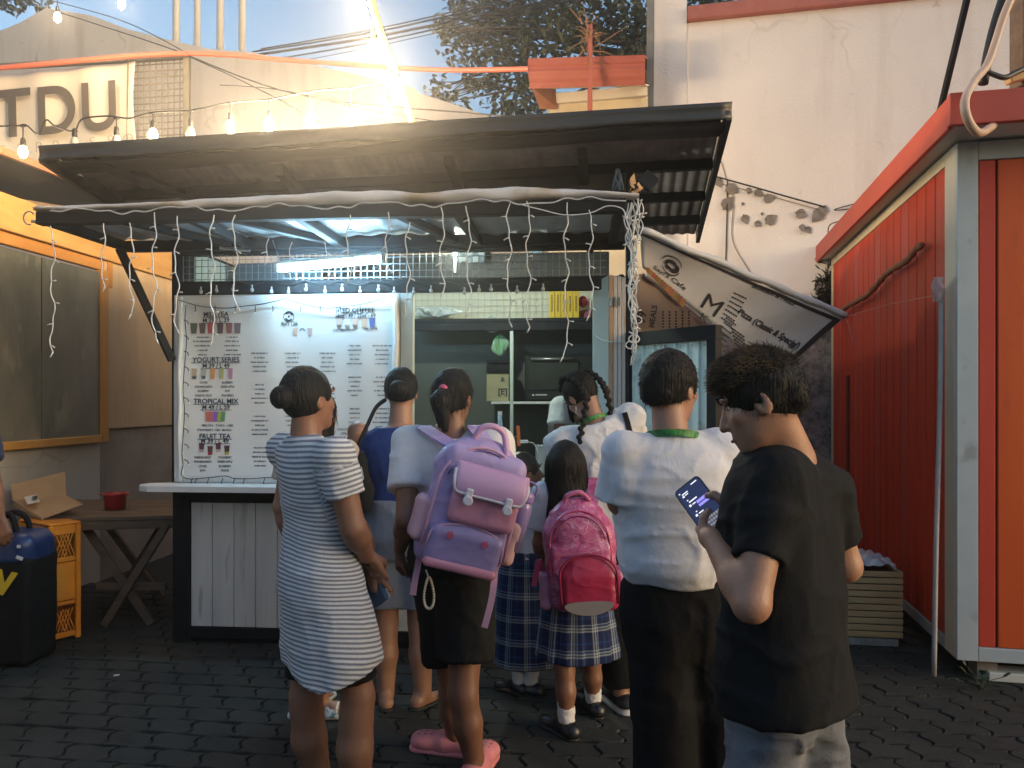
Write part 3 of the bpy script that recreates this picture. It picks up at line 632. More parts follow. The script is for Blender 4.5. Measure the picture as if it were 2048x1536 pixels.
# front board that carries the menu
uM0, uM1 = .012, K.u(800, 0)
part('menu_board', [(uM0, uM1, .0, .02, 1.016, 2.19)], MAT['counter'])
part('mullion', [(uM1+.002, K.u(826, 0), -.005, .05, 1.016, 2.188)], M_('grey green jamb', (.36, .40, .38), (.42, .46, .43), 4, .6))
part('post', [(0.0, .05, -.012, .06, .965, 2.60)], MAT['black'])
part('post', [(K.u(1252, 0), K.u(1268, 0), -.01, .06, 0.0, 2.95)], MAT['black'])
part('header_beam', [(.052, K.u(1250, 0), -.008, .05, 2.192, 2.275)], MAT['black'])
part('fascia_panel', [(.06, K.u(1250, .07), .07, .085, 2.53, 2.905)], MAT['darkmetal'])
part('upper_beam', [(.052, K.u(1250, 0), -.008, .06, 2.44, 2.52)], MAT['black'])
mb = MB(); u0, u1 = .06, K.u(1212, .02)
n = int((u1-u0)/.041)
for k in range(n+1): mb.tube([K(u0+k*.041, .02, 2.276), K(u0+k*.041, .02, 2.44)], .0028, 4)
for z in (2.29, 2.33, 2.372, 2.413): mb.tube([K(u0, .024, z), K(u1, .024, z)], .0028, 4)
mb.build('wire_grille', MAT['mesh_pale'], kiosk)
# back panels glimpsed through the grille
part('pale_panel', [(.12, .75, .62, .64, 2.18, 2.50)], M_('pale blue panel', (.16, .20, .23), (.11, .14, .17), 5, .5, stretch=(1, 1, .2)))
ck = MB()
for i in range(5):
    for j in range(3): K.box(ck, 1.56+i*.05, 1.56+i*.05+.049, 1.4, 1.41, 2.62+j*.05, 2.62+j*.05+.049)
for k, f in enumerate(ck.f): ck.c[k] = (.36, .42, .44) if ((k//6) % 2) else (.12, .16, .19)
ck.build('checked_panel', MAT['print'], kiosk)
# ---- awning
AW = -.85; uA0 = K.u(78, AW); uA1 = K.u(1252, AW); zA = 2.495
aw = thing('kiosk_awning', 'flat black framed awning with translucent sheets over the counter', 'awning', K(1.2, 0, 2.4))
def apart(name, boxes, mat, bev=.004):
    mb = MB()
    for b in boxes: K.box(mb, *b, bev=bev)
    return mb.build(name, mat, aw)
apart('front_beam', [(uA0, uA1, AW-.03, AW+.03, zA-.05, zA+.015)], MAT['black'])
apart('back_beam', [(uA0, UW, -.075, -.012, zA-.035, zA+.03)], MAT['black'])
for u in (uA0+.03, .55, 1.12, 1.95, uA1-.03):
    apart('rafter', [(u-.025, u+.025, AW+.032, -.077, zA-.045, zA+.01)], MAT['black'])
sk = (MAT['black'])
for a, b in (((.72, AW+.05), (1.08, -.1)), ((1.62, AW+.05), (1.82, -.1)), ((.12, AW+.05), (.42, -.1))):
    mb = MB(); mb.beam(K(a[0], a[1], zA-.01), K(b[0], b[1], zA-.01), .045, .04, bev=.003); mb.build('brace', MAT['black'], aw)
sheet_m = M_('translucent plastic sheet', (.34, .37, .38), (.48, .50, .50), 2.4, .35, bump=.15, bscale=5, c3=(.22, .24, .25), s3=4)
cuts = [uA0-.02, .55, 1.95, UW-.03]
for i in range(3):
    a, b = cuts[i], cuts[i+1]-.006
    mb = MB(); mb.sheet(lambda u, v: K(a+(b-a)*u, AW-.02+(.80)*v, zA+.03+.006*math.sin(u*40*(b-a))+.008*math.sin(v*7+i)+.006*math.sin(u*9+i*2)), 60, 10, .004)
    mb.build('roof_sheet', sheet_m, aw, smooth=True)
# diagonal strut
mb = MB(); mb.beam(K(uA0+.06, -.24, zA-.05), K(.02, -.04, kz(345, 722)), .045, .045, bev=.004); mb.build('strut', MAT['black'], aw)
# tarpaulin roll lashed on the front beam
tm = M_('dirty white tarpaulin', (.68, .65, .64), (.56, .53, .52), 2.2, .55, bump=.25, bscale=6, c3=(.40, .30, .19), s3=3)
hts = [(0, .010), (.08, .013), (.25, .019), (.4, .027), (.52, .033), (.6, .031), (.66, .026), (.72, .031), (.82, .032), (.88, .026), (.95, .019), (1, .010)]
def hh(s):
    for (a, x), (b, y) in zip(hts, hts[1:]):
        if a <= s <= b: return x+(y-x)*(s-a)/(b-a)
def roll(u, v):
    uu = uA0+(uA1+.06-uA0)*u; h = hh(u); a = 2*math.pi*v
    wob = .003*math.sin(u*17)+.002*math.sin(u*43+1)
    ra = 1+.08*math.sin(u*26+3*a)+.06*math.sin(u*61-2*a)+.04*math.sin(u*140+5*a)
    return K(uu, AW-.005+wob+math.cos(a)*(.045*ra), zA+.018+h+wob*.6+math.sin(a)*h*ra*1.05)
mb = MB(); mb.grid(roll, 160, 14); o = mb.solo('tarpaulin_roll', tm, 'dirty white rolled tarpaulin tied along the awning front beam', 'tarpaulin', smooth=True)
# torn cardboard and small black solar lamp at the right end
mb = MB(); c = P(1268, 378, 3.72)
rr = random.Random(3)
for k in range(6):
    a = c+Vector((rr.uniform(-.04, .03), rr.uniform(-.02, .02), rr.uniform(-.03, .015))); d = Vector((rr.uniform(-.05, .05), rr.uniform(-.02, .02), rr.uniform(.02, .06))); s = Vector((rr.uniform(.01, .035), .01, rr.uniform(-.02, .02)))
    mb.plate([a, a+s, a+s*.8+d, a+d*.7], (0, -1, 0), .003)
mb.solo('torn_cardboard', M_('torn tan scrap', (.42, .24, .11), (.55, .36, .2), 14, .85), 'torn tan scrap stuck on the right end of the rolled tarpaulin', 'scrap')
t = thing('solar_lamp', 'small black square solar lamp tilted above the awning corner', 'lamp', P(1295, 366, 3.85))
Mt = Euler((R(-20), R(40), R(-12))).to_matrix(); mb = MB(); mb.bbox(P(1296, 362, 3.86), (.085, .025, .085), Mt, .004); mb.build('panel', MAT['black'], t)
mb = MB(); mb.tube([P(1288, 374, 3.86), P(1272, 395, 3.86)], .006, 6); mb.build('stem', MAT['black'], t)

# ---- big sheet roof
FLt, FRt = P(78, 291, 4.27), P(1464, 203, 3.97); BLt, BRt = P(372, 498, 6.5), P(1399, 462, 6.2)
roof = thing('sheet_roof', 'big dark sheet metal roof sloping over the kiosk with black beams beneath', 'roof', K(1.2, .5, 2.6))
fh = Vector((0, 0, .088))
fas = M_('dark folded sheet', (.033, .034, .036), (.055, .052, .048), 2.2, .42, .2, bump=.12, bscale=4)
und = M_('grimy corrugated sheet', (.40, .33, .31), (.20, .165, .15), 3.5, .6, .1, bump=.3, bscale=30, stretch=(1, 1, 1), c3=(.32, .28, .26), s3=7)
mb = MB()
def fasc(u, v):
    p = FLt.lerp(FRt, u); q = p-fh*v; q.y += .012*math.sin(v*3.1)+.006*math.sin(u*19+v*3)*v; q.z += .004*math.sin(u*31)*v; return q
mb.sheet(fasc, 60, 4, .01); mb.build('front_fascia', fas, roof, smooth=True)
def curl(u, v):   # folded-under lip behind the fascia
    p = FLt.lerp(FRt, u)-fh; return p+Vector((0, .03+.20*v, .012*math.sin(v*3.14)-.004*v+.005*math.sin(u*23+1)))
mb = MB(); mb.sheet(curl, 40, 4, .006); mb.build('lip', fas, roof, smooth=True)
for nm, a, b in (('right_fascia', FRt, BRt), ('left_fascia', FLt, BLt)):
    s = -1 if nm[0] == 'l' else 1
    mb = MB(); mb.hexa([a-fh*1.1, b-fh*1.1, b-fh*1.1-Vector((.03*s, 0, 0)), a-fh*1.1-Vector((.03*s, 0, 0)), a+Vector((0, .01, -.002)), b, b-Vector((.03*s, 0, 0)), a+Vector((-.03*s, .01, -.002))]); mb.build(nm, fas, roof)
ins = .036
a0, a1, b0, b1 = FLt+Vector((ins, .02, -.006)), FRt+Vector((-ins, .02, -.006)), BLt+Vector((ins, 0, -.006)), BRt+Vector((-ins, 0, -.006))
mb = MB(); mb.sheet(lambda u, v: a0.lerp(a1, u).lerp(b0.lerp(b1, u), v)+Vector((0, 0, -.012+.0045*math.sin(u*2*math.pi*52)-.010*math.sin(v*3.14))), 312, 8, .003); mb.build('corrugated_sheet', und, roof, smooth=True)
def rp(u, v, dz=-.05): return a0.lerp(a1, u).lerp(b0.lerp(b1, u), v)+Vector((0, 0, dz))
for v in (.30, .55, .78):
    mb = MB(); mb.beam(rp(.0, v, -.055), rp(1.0, v, -.055), .05, .06, bev=.004); mb.build('purlin', MAT['black'], roof)
for u in (.03, .34, .60, .80):
    mb = MB(); mb.beam(rp(u, .10, -.118), rp(u, 1, -.118), .055, .06, bev=.004); mb.build('rafter', MAT['black'], roof)
mb = MB(); mb.beam(rp(.055, .02, -.06), rp(.30, .99, -.06), .12, .02); mb.build('valley_beam', fas, roof)
# blue rag knotted up there
mb = MB()
for k in range(7): a = P(1232+rr.uniform(-5, 5), 338, 4.4); mb.tube([a, a+Vector((rr.uniform(-.02, .02), 0, -.05)), a+Vector((rr.uniform(-.03, .03), 0, -.12))], .008, 5)
mb.solo('blue_rag', M_('blue cloth', (.07, .11, .17), (.1, .15, .22), 20, .9), 'dangling blue rag strips under the roof near the right end', 'rag', smooth=True)

# ---- lit fluorescent tube
t = thing('fluorescent_lamp', 'lit white fluorescent tube hanging in front of the kiosk grille', 'lamp', K.px(660, 528, -.16))
a, b = K.px(560, 538, -.16), K.px(760, 520, -.16)
em = M_('lit tube', (.9, .95, 1), None, rough=.4, emit=(.42, .76, 1.0), estr=32)
mb = MB(); mb.tube([a, b], .019, 12); mb.build('tube', em, t, smooth=True)
d = (b-a).normalized(); up = Vector((0, 0, 1))
mb = MB(); mb.beam(a-d*.03+up*.035, b+d*.03+up*.035, .03, .022, bev=.003); mb.build('batten', MAT['white_cable'], t)
for p in (a-d*.022, b+d*.022):
    mb = MB(); mb.bbox(p+up*.012, (.03, .034, .055), None, .004); mb.build('end_cap', MAT['white_cable'], t)
mb = MB(); mb.tube([b+up*.05, K.px(785, 470, -.16)], .003, 4); mb.tube([a+up*.05, K.px(545, 480, -.16)], .003, 4); mb.build('hanger', MAT['mesh_pale'], t)
mb = MB(); mb.tube([K.px(500, 500, -.1), K.px(440, 495, -.1)], .012, 6); mb.solo('small_tube', MAT['white_cable'], 'thin unlit white tube under the awning left of the lit lamp', 'tube')
# ---- small lit LED bulb inside
t = thing('led_bulb', 'small lit white bulb on a hanging chain inside the kiosk', 'lamp', P(910, 506, 5.2))
mb = MB(); mb.ball(P(910, 507, 5.2), (.014, .014, .02)); mb.build('bulb', M_('lit led', (1, 1, 1), None, emit=(.85, .95, 1), estr=25), t, smooth=True)
mb = MB(); mb.tube([P(910, 512, 5.2), P(910, 545, 5.2)], .009, 6); mb.build('chain', MAT['steel'], t)
mb = MB(); mb.tube([P(910, 500, 5.2), P(908, 465, 5.2)], .004, 5); mb.build('flex', MAT['cable'], t)
L = bpy.data.lights.new('led_light', 'POINT'); L.energy = 11; L.color = (.86, 1, .84); L.shadow_soft_size = .03
o = bpy.data.objects.new('led_light', L); COL.objects.link(o); o.parent = t; o.location = (0, -.05, -.0)

# ---- menu banner
menu = thing('menu_banner', 'white drinks menu banner with coloured cups and price lists on the kiosk front', 'banner', K.px(570, 968, -.03))
bm_ = M_('white vinyl', (.70, .71, .72), (.66, .67, .68), 1.5, .42, bump=.06, bscale=2.5)
uL0, uL1 = K.u(349, -.03), K.u(792, -.03); zT, zB = kz(570, 588, -.03), kz(570, 966, -.03)
def mw(u, z):
    s = (u-uL0)/(uL1-uL0); q = (z-zB)/(zT-zB)
    return -.034-.006*math.sin(s*13+q*4)*(.3+q)-.004*math.sin(s*29+2*q)*q**2
def menu_pt(u, v):
    uu = uL0+(uL1-uL0)*u; top = zT-.012*abs(math.sin(u*math.pi*2)); z = zB+(top-zB)*v; return K(uu, mw(uu, z), z)
mb = MB(); mb.sheet(menu_pt, 80, 24, .003); mb.build('vinyl', bm_, menu, smooth=True)
for u, r_, nm in ((uL0+.045, .016, 'rolled_edge'), (uL1-.0, .018, 'rolled_edge')):
    mb = MB(); mb.tube([K(u+.004*math.sin(k*1.3), mw(u, zB+(zT-zB)*k/14)-.010, zB+.01+(zT-zB-.02)*k/14) for k in range(15)], r_, 8); mb.build(nm, bm_, menu, smooth=True)
def on_menu(p, lift=.003):
    u, w, z = K.loc(p); return K(u, mw(u, z)-lift, z)
def mtext(mb, body, px, py, h, bold=.014, shear=0, col=None, width=None):
    o = K.px(px, py, -.034); put_text(mb, body, o, K.ex, Vector((0, 0, 1)), h*4.8/F, bold, shear, col, width, on_menu)
def bar(mb, x0, x1, y, h=1.2, col=None, lift=.003):
    a, b = K.px(x0, y, -.034), K.px(x1, y, -.034); dz = Vector((0, 0, h*4.8/F)); n = max(1, int((x1-x0)/12))
    for i in range(n):
        p, q = a.lerp(b, i/n), a.lerp(b, (i+1)/n); mb.add([on_menu(r, lift) for r in (p, q, q+dz, p+dz)], [(0, 1, 2, 3)], col)
def dashes(mb, px, y, width, h=3.2, seed=0):
    r = random.Random(seed+int(px*3)+int(y)*7); width *= r.uniform(.55, 1.0); x = px-width/2
    while x < px+width/2:
        w = r.uniform(.9, 1.9); bar(mb, x, min(x+w, px+width/2), y, h*r.uniform(.85, 1.0)); x += w+r.choice((.8, .8, .9, 2.2))
ink = MB(); red = MB()
def head(a, b, x, y, ha=9.5, hb=8.5, gap=11.5):
    mtext(ink, a, x, y, ha, .022); w = len(a)*ha*.40; bar(ink, x-w, x+w, y+2.2)
    mtext(ink, b, x, y+gap, hb, .022); w = len(b)*hb*.33; bar(ink, x-w, x+w, y+gap+2.2)
def cup(x, y0, y1, c1, c2=None, w=14):
    p = []; cups = MB()
    for xx, yy, k in ((x-w*.36, y1, 0), (x+w*.36, y1, 0), (x+w*.5, y0, 1), (x-w*.5, y0, 1)): p.append(on_menu(K.px(xx, yy, -.034), .0035))
    cups.add(p, [(0, 1, 2, 3)], c1)
    if c2:
        ym = y1-(y1-y0)*.3; p = [on_menu(K.px(xx, yy, -.034), .005) for xx, yy in ((x-w*.36, y1), (x+w*.36, y1), (x+w*.40, ym), (x-w*.40, ym))]; cups.add(p, [(0, 1, 2, 3)], c2)
    cups.build('printed_cup', MAT['print'], menu)
head('MILKTEA', 'M 29 / L 39', 432, 633)
for x, c in ((387, (.12, .13, .10)), (404, (.16, .10, .11)), (421, (.46, .10, .10)), (441, (.13, .08, .08)), (459, (.26, .12, .12)), (476, (.20, .15, .18))): cup(x, 646, 667, c)
for y in (676, 684, 693, 702, 711):
    dashes(ink, 405, y, 40 if y < 700 else 34); dashes(ink, 465, y, 36)
head('YOGURT SERIES', 'M 39 / L 49', 432, 724)
for x, c, c2 in ((389, (.45, .35, .22), (.1, .12, .12)), (407, (.40, .42, .36), (.10, .14, .14)), (425, (.68, .30, .10), None), (443, (.40, .42, .20), None), (461, (.5, .25, .4), None)): cup(x, 737, 758, c, c2, 10)
for y, a, b in ((767, 'LYCHEE', 'BLUEBERRY'), (775.5, 'STAR MARGARITA', 'GREEN APPLE'), (784, 'BLUEBERRY', 'KIWI'), (793, 'PASSION FRUIT', 'STRAWBERRY')):
    mtext(ink, a, 407, y, 4.2, .02, width=len(a)*2.6*4.8/F); mtext(ink, b, 455, y, 4.2, .02, width=len(b)*2.6*4.8/F)
head('TROPICAL MIX', 'M 49 / L 59', 432, 807)
for x, c in ((417, (.5, .14, .08)), (424, (.45, .13, .22)), (431, (.18, .12, .45)), (438, (.40, .42, .10)), (445, (.12, .3, .14))): cup(x, 823, 843, c, None, 12)
mtext(ink, 'MELON - TARO - UBE', 435, 853, 4.2, .02, width=64*4.8/F); mtext(ink, 'STRAWBERRY - UBE - MANGO', 429, 862, 4.2, .02, width=70*4.8/F)
head('FRUIT TEA', 'M 39 / L 49', 430, 877, gap=9)
for x, y, c, c2 in ((404, 886, (.09, .035, .04), (.45, .32, .28)), (421, 892, (.12, .05, .05), (.42, .04, .04)), (437, 886, (.12, .035, .06), (.5, .4, .36)), (454, 891, (.08, .04, .045), (.45, .38, .04))): cup(x, y, y+18, c, c2, 11)
for y, a, b in ((917, 'PASSION FRUIT', 'STRAWBERRY'), (925.5, 'STAR MARGARITA', 'GREEN APPLE'), (934.5, 'LYCHEE', 'BLUEBERRY'), (943, 'KIWI', 'ORANGE')):
    mtext(ink, a, 406, y, 4.4, .022, width=len(a)*2.65*4.8/F); mtext(ink, b, 450, y, 4.4, .022, width=len(b)*2.8*4.8/F)
mtext(ink, 'ICED COFFEE', 711, 625, 9, .02); bar(ink, 684, 738, 627)
mtext(ink, '16oz - 49 / 22oz - 69', 711, 635, 7.5, .02, width=80*4.8/F); bar(ink, 671, 751, 637)
for x, c, c2 in ((679, (.58, .42, .36), (.2, .14, .12)), (695, (.66, .62, .6), (.32, .26, .25)), (711, (.62, .42, .34), (.22, .14, .12)), (729, (.62, .40, .30), None), (745, (.10, .15, .38), None)): cup(x, 637, 655, c, c2, 12)
mtext(ink, 'ICED AMERICANO', 688, 662, 4, .02, width=44*4.8/F); mtext(ink, 'UBE LATTE', 742, 660, 4, .02, width=26*4.8/F)
mtext(ink, "Sayi's Cafe", 578, 651, 8, .012, .3, width=34*4.8/F)
c0 = K.px(577, 633, -.034)
def disc(mb, c, r0, r1, a0, a1, n=18, on=on_menu, ex=K.ex, ey=Vector((0, 0, 1)), lift=.003):
    for i in range(n):
        t0, t1 = a0+(a1-a0)*i/n, a0+(a1-a0)*(i+1)/n
        q = [c+ex*(r*math.cos(t_))+ey*(r*math.sin(t_)) for t_, r in ((t0, r1), (t1, r1), (t1, r0), (t0, r0))]; mb.add([on(p, lift) for p in q], [(0, 1, 2, 3)])
disc(ink, c0, .030, .034, 0, 2*math.pi, 28); disc(ink, c0+Vector((0, 0, .006)), .016, .027, .2, 2.6, 12); disc(ink, c0-Vector((0, 0, .006)), .013, .023, 3.3, 5.9, 12); disc(ink, c0, 0, .007, 0, 6.28, 8)
cup(590, 656, 670, (.6, .4, .34), None, 10); cup(620, 656, 670, (.55, .4, .38), None, 10); disc(ink, K.px(604, 662, -.034), .012, .017, 0, 3.2)
for col_x, ys in ((520, range(690, 950, 9)), (585, range(690, 860, 9)), (655, range(690, 860, 9)), (710, range(675, 856, 9)), (765, range(675, 950, 9))):
    for k, y in enumerate(ys):
        if k % 7 in (0, 1): continue
        dashes(ink, col_x, y, 26+(k*7) % 15, 3)
mtext(ink, 'CHOCO CHIP', 693, 861, 4.4, .02); mtext(ink, 'STRAWBERRY', 702, 869.5, 4.4, .02)
head('SIGNATURE SERIES', 'M 59 / L 69', 722, 883, 9, 9, 10.5)
mtext(ink, 'TIGER BROWN', 699, 901, 4.6, .022); mtext(ink, 'SECRET SERIES', 713, 910, 4.6, .022); mtext(red, 'ADD ONS', 702, 925, 5, .02); mtext(ink, 'FRUIT JELLY', 706, 933, 4.2, .02)
ink.build('lettering', MAT['ink'], menu); red.build('red_lettering', M_('red print', (.40, .08, .10), None, rough=.6), menu)
# fairy light wires looped round the banner
t = thing('fairy_wire', 'thin dark fairy light wire looped along the edges of the menu banner', 'fairy lights', K.px(570, 600, -.06))
mb = MB()
def fw(pts, r=.0028): mb.tube(bez([K.px(x, y, -.058) for x, y in pts], 5), r, 5)
fw([(358, 600), (400, 612), (450, 616), (490, 612), (530, 607), (575, 596)]); fw([(577, 600), (610, 609), (650, 616), (690, 613), (735, 606), (775, 593)])
fw([(372, 610), (370, 640), (373, 680), (370, 720), (366, 780), (369, 820), (367, 862), (364, 905), (366, 930), (363, 950), (380, 958), (420, 955), (452, 952), (470, 957), (510, 957), (540, 955), (620, 957), (700, 955), (790, 957)])
for x in (385, 394, 418, 446, 470, 490, 530, 560, 600): fw([(x, 956), (x-3, 968), (x+8, 970)])
for y in range(640, 945, 31): fw([(368, y), (375, y+3), (377, y+9)], .003)
for x in (390, 430, 470, 510, 545, 600, 640, 680, 720): fw([(x, 612-abs(x-575)*.01), (x+1, 620), (x-1, 624)], .003)
mb.build('wire', MAT['cable'], t)
fbm = M_('clear bulb', (.7, .72, .74), None, rough=.15)
for x, y in [(378, q+11) for q in range(640, 945, 31)]+[(q-1, 625) for q in (390, 430, 470, 510, 545, 600, 640, 680, 720)]:
    mb = MB(); mb.ball(K.px(x, y, -.06), .0055, 6, 4); mb.build('fairy_bulb', fbm, t)
# ---- string of small clear bulbs along the header
t = thing('bulb_string', 'string of small clear unlit bulbs under the header beam of the kiosk', 'string lights', K.px(740, 570, -.03))
xs = [402, 433, 466, 504, 543, 577, 612, 650, 684, 720, 757, 788, 827, 862, 929, 958, 982, 1034, 1086]
mb = MB(); mb.tube(bez([K.px(x, 566+4*math.sin(x*.09), -.02) for x in range(390, 1101, 22)], 3), .0026, 5); mb.build('cord', MAT['cable'], t)
gl = M_('clear glass bulb', (.75, .78, .80), None, rough=.08, spec=.8, trans=.5)
for x in xs:
    y = 575+rr.uniform(-3, 4); c = K.px(x, y+6, -.025)
    mb = MB(); mb.ball(c, (.012, .012, .015), 8, 6); mb.tube([c+Vector((0, 0, .012)), c+Vector((0, 0, .032))], .006, 6); mb.build('bulb', gl, t, smooth=True)

# ---- icicle lights on the awning
t = thing('icicle_lights', 'white icicle light strands hanging from the awning front beam', 'string lights', K.px(660, 430, AW-.05))
mb = MB(); mb.tube(bez([K.px(x, 424-(x-100)*.022+5*math.sin(x*.031)+3*math.sin(x*.11), AW-.055) for x in range(100, 1256, 24)], 3), .0035, 5)
mb.tube(bez([K.px(x, y, AW-.06) for x, y in ((1045, 410), (1085, 420), (1130, 430), (1180, 426), (1215, 412), (1245, 418), (1252, 440))], 6), .003, 5); mb.build('cord', MAT['white_cable'], t)
strands = [(105, 452, 715), (206, 447, 580), (262, 446, 640), (308, 425, 680), (353, 432, 665), (424, 430, 692), (470, 430, 622), (537, 476, 520), (583, 484, 548), (654, 478, 560), (697, 430, 560), (775, 424, 545), (815, 445, 640), (884, 414, 590), (937, 412, 628), (1018, 405, 650), (1056, 402, 655), (1132, 405, 718), (1181, 420, 636)]
for k, (x, y0, y1) in enumerate(strands):
    r_ = random.Random(k); mb = MB(); pts = []; y = y0; i = 0; ph = r_.uniform(0, 6)
    while y < y1:
        pts.append((x+4.0*math.sin(y*.055+ph)+2*math.sin(y*.13+ph*2), y)); y += 14
    Q = [K.px(a, b, AW-.06+.01*math.sin(b*.05)) for a, b in pts]; q = bez(Q, 3)
    mb.tube(q, .0030 if k not in (7, 8, 9) else .002, 5)
    for j in range(2, len(pts)-1, 3):
        s = r_.choice((-1, 1)); a = Q[j]; b = a+Vector((s*.026, -.004, r_.uniform(-.018, .008))); mb.tube([a, (a+b)/2+Vector((0, 0, .002)), b], [.003, .0028, .0038], 5)
    a = Q[-1]; s = r_.choice((-1, 1)); mb.tube([a, a+Vector((s*.014, 0, -.028))], .0036, 5)
    mb.build('strand', MAT['white_cable'], t, smooth=True)
t = thing('light_bundle', 'tangled bundle of white light wires hanging at the right awning corner', 'string lights', K.px(1268, 400, AW-.02))
mb = MB()
for k in range(13):
    r_ = random.Random(50+k); x = r_.uniform(1252, 1284); pts = []; y = 396+r_.uniform(0, 18); end = r_.choice((560, 620, 660, 700, 735, 740)) if x < 1274 else r_.choice((480, 560, 470)); ph = r_.uniform(0, 6)
    while y < end:
        s = min(1, (y-390)/120); pts.append((x*(1-.55*s)+(1264+(y-400)*.012)*.55*s+5.5*math.sin(y*.05+ph)+3*math.sin(y*.13+ph*3), y)); y += 15
    mb.tube(bez([K.px(a, b, AW-.03-.03*math.sin(b*.03+k)) for a, b in pts], 3), .0032, 5)
    for a, b in pts[2::3]:
        p = K.px(a, b, AW-.05); mb.tube([p, p+Vector((r_.choice((-1, 1))*.02, -.005, r_.uniform(-.012, .01)))], .0034, 5)
for cx_, cy_ in ((1273, 640), (1268, 678), (1262, 690)):
    mb.tube([K.px(cx_+11*math.cos(a*.7), cy_+8*math.sin(a*.7), AW-.06) for a in range(10)], .0034, 5)
mb.build('wire', MAT['white_cable'], t, smooth=True)
mb = MB(); mb.tube(bez([K.px(1185, 667, -.06), K.px(1200, 678, -.07), K.px(1216, 683, -.05), K.px(1250, 683, -.05)], 5), .004, 5); mb.solo('tie_string', M_('pale blue string', (.40, .55, .60), None, rough=.5), 'pale blue string tied round the folded shutter leaves', 'string')

# ---- folding shutter at the right of the opening
t = thing('folding_shutter', 'folded stack of white wooden shutter leaves with metal hinges at the counter end', 'shutter', K(K.u(1220, 0), -.02, 1.0))
aqm = M_('aqua panel', (.42, .52, .52), (.48, .58, .57), 2, .45)
mb = MB(); a, b = K.px(1186, 566, .02), K.px(1217, 551, -.03); mb.hexa([Vector((a.x, a.y, 1.015)), Vector((b.x, b.y, 1.015)), Vector((b.x, b.y+.02, 1.015)), Vector((a.x, a.y+.02, 1.015)), a, b, b+Vector((0, .02, 0)), a+Vector((0, .02, 0))]); mb.build('open_leaf', aqm, t)
lw = M_('worn white wood', (.52, .48, .47), (.60, .57, .56), 5, .55, bump=.2, bscale=20, stretch=(3, 3, .3), c3=(.34, .22, .14), s3=9)
for k in range(4):
    ua, ub = K.u(1218+k*8.6, -.03), K.u(1225.6+k*8.6, -.03)
    mb = MB(); K.box(mb, ua, ub, -.032+.004*k, .02, 1.015, kz(1230, 551+k*1.5), bev=.002); mb.build('leaf', lw if k else M_('bare wood edge', (.40, .24, .13), (.50, .34, .22), 6, .6, stretch=(2, 2, .3)), t)
for zc in (kz(1222, 605), kz(1222, 900)):
    for k in range(3):
        mb = MB(); c = K(K.u(1222+k*8.6, -.04), -.037, zc); mb.bbox(c, (.014, .006, .055), K.M, .001); mb.tube([c+Vector((0, -.005, -.028)), c+Vector((0, -.005, .028))], .004, 6); mb.build('hinge', MAT['steel'], t)

# ---- interior shelf and what stands there
sh = thing('wall_shelf', 'black wall shelf across the back of the kiosk', 'shelf', K(1.5, 1.4, 2.0))
WS = 1.28; zS = kz(1000, 637, WS)
mb = MB(); K.box(mb, K.u(826, WS), UW-.04, WS-.02, 1.62, zS-.03, zS, .003); mb.build('board', MAT['black'], sh)
mb = MB(); K.box(mb, K.u(826, WS), UW-.04, WS-.03, WS-.015, zS-.095, zS-.032, .003); mb.build('front_rail', MAT['black'], sh)
yb = M_('yellow carton', (.50, .33, .02), (.56, .38, .03), 5, .55)
x0 = 1098
for k in range(5):
    xa, xb = x0+k*12.2, x0+k*12.2+11.2; ua, ub = K.u(xa, WS), K.u(xb, WS); h = .215-.004*(k % 2)
    c = K((ua+ub)/2, WS+.08, zS+.001)
    t = thing('yellow_carton', ['leftmost yellow carton standing on the black kiosk shelf', 'second yellow carton from the left on the kiosk shelf', 'middle yellow carton of the row on the kiosk shelf', 'fourth yellow carton from the left on the kiosk shelf', 'rightmost yellow carton of the row beside the red cloth'][k], 'carton', c, 'yellow cartons on the kiosk shelf')
    mb = MB(); K.box(mb, ua, ub, WS, WS+.16, zS+.001, zS+h, .002); mb.build('box', yb, t)
    mb = MB(); r_ = random.Random(k)
    y = zS+.05
    while y < zS+.17: hh_ = r_.uniform(.008, .016); K.box(mb, (ua+ub)/2-.007, (ua+ub)/2+.007, WS-.0022, WS-.001, y, y+hh_); y += hh_+.004
    mb.build('printed_mark', M_('brown print', (.16, .09, .02), None, rough=.6), t)
def blob_heap(name, label, cat, c, r, mat, seed, n=16, m=10, amp=.35):
    r_ = random.Random(seed); ph = [r_.uniform(0, 6) for _ in range(6)]; mb = MB(); vv = []
    def fn(u, v):
        a = 2*math.pi*u; th = math.pi*v; k = 1+amp*(.5*math.sin(3*a+ph[0]+4*v)+.4*math.sin(7*a+ph[1]-6*v)+.3*math.sin(11*a+9*v+ph[2]))*math.sin(th)
        return Vector(c)+Vector((r[0]*k*math.sin(th)*math.cos(a), r[1]*k*math.sin(th)*math.sin(a), r[2]*(math.cos(th)+1)*.5*2-(0)))
    mb.grid(fn, n*2, m*2); return mb.solo(name, mat, label, cat)
pl = M_('crinkled clear plastic', (.50, .56, .54), (.66, .72, .70), 12, .18, bump=.5, bscale=25, spec=.9, alpha=.8)
blob_heap('plastic_bag', 'crumpled clear plastic bag lying on the kiosk shelf', 'plastic bag', P(866, 634, 6.05)+Vector((0, .1, 0)), (.15, .09, .05), pl, 1, amp=.7)
blob_heap('hanging_bag', 'white plastic bag hanging under the kiosk shelf', 'plastic bag', P(984, 666, 6.0), (.055, .04, .065), pl, 2, amp=.5)
blob_heap('green_bag', 'green tinted plastic bag beside the upright post in the kiosk', 'plastic bag', P(1000, 712, 6.05), (.05, .03, .085), M_('green plastic', (.16, .42, .16), (.42, .56, .46), 9, .25, bump=.4, alpha=.85), 4, amp=.5)
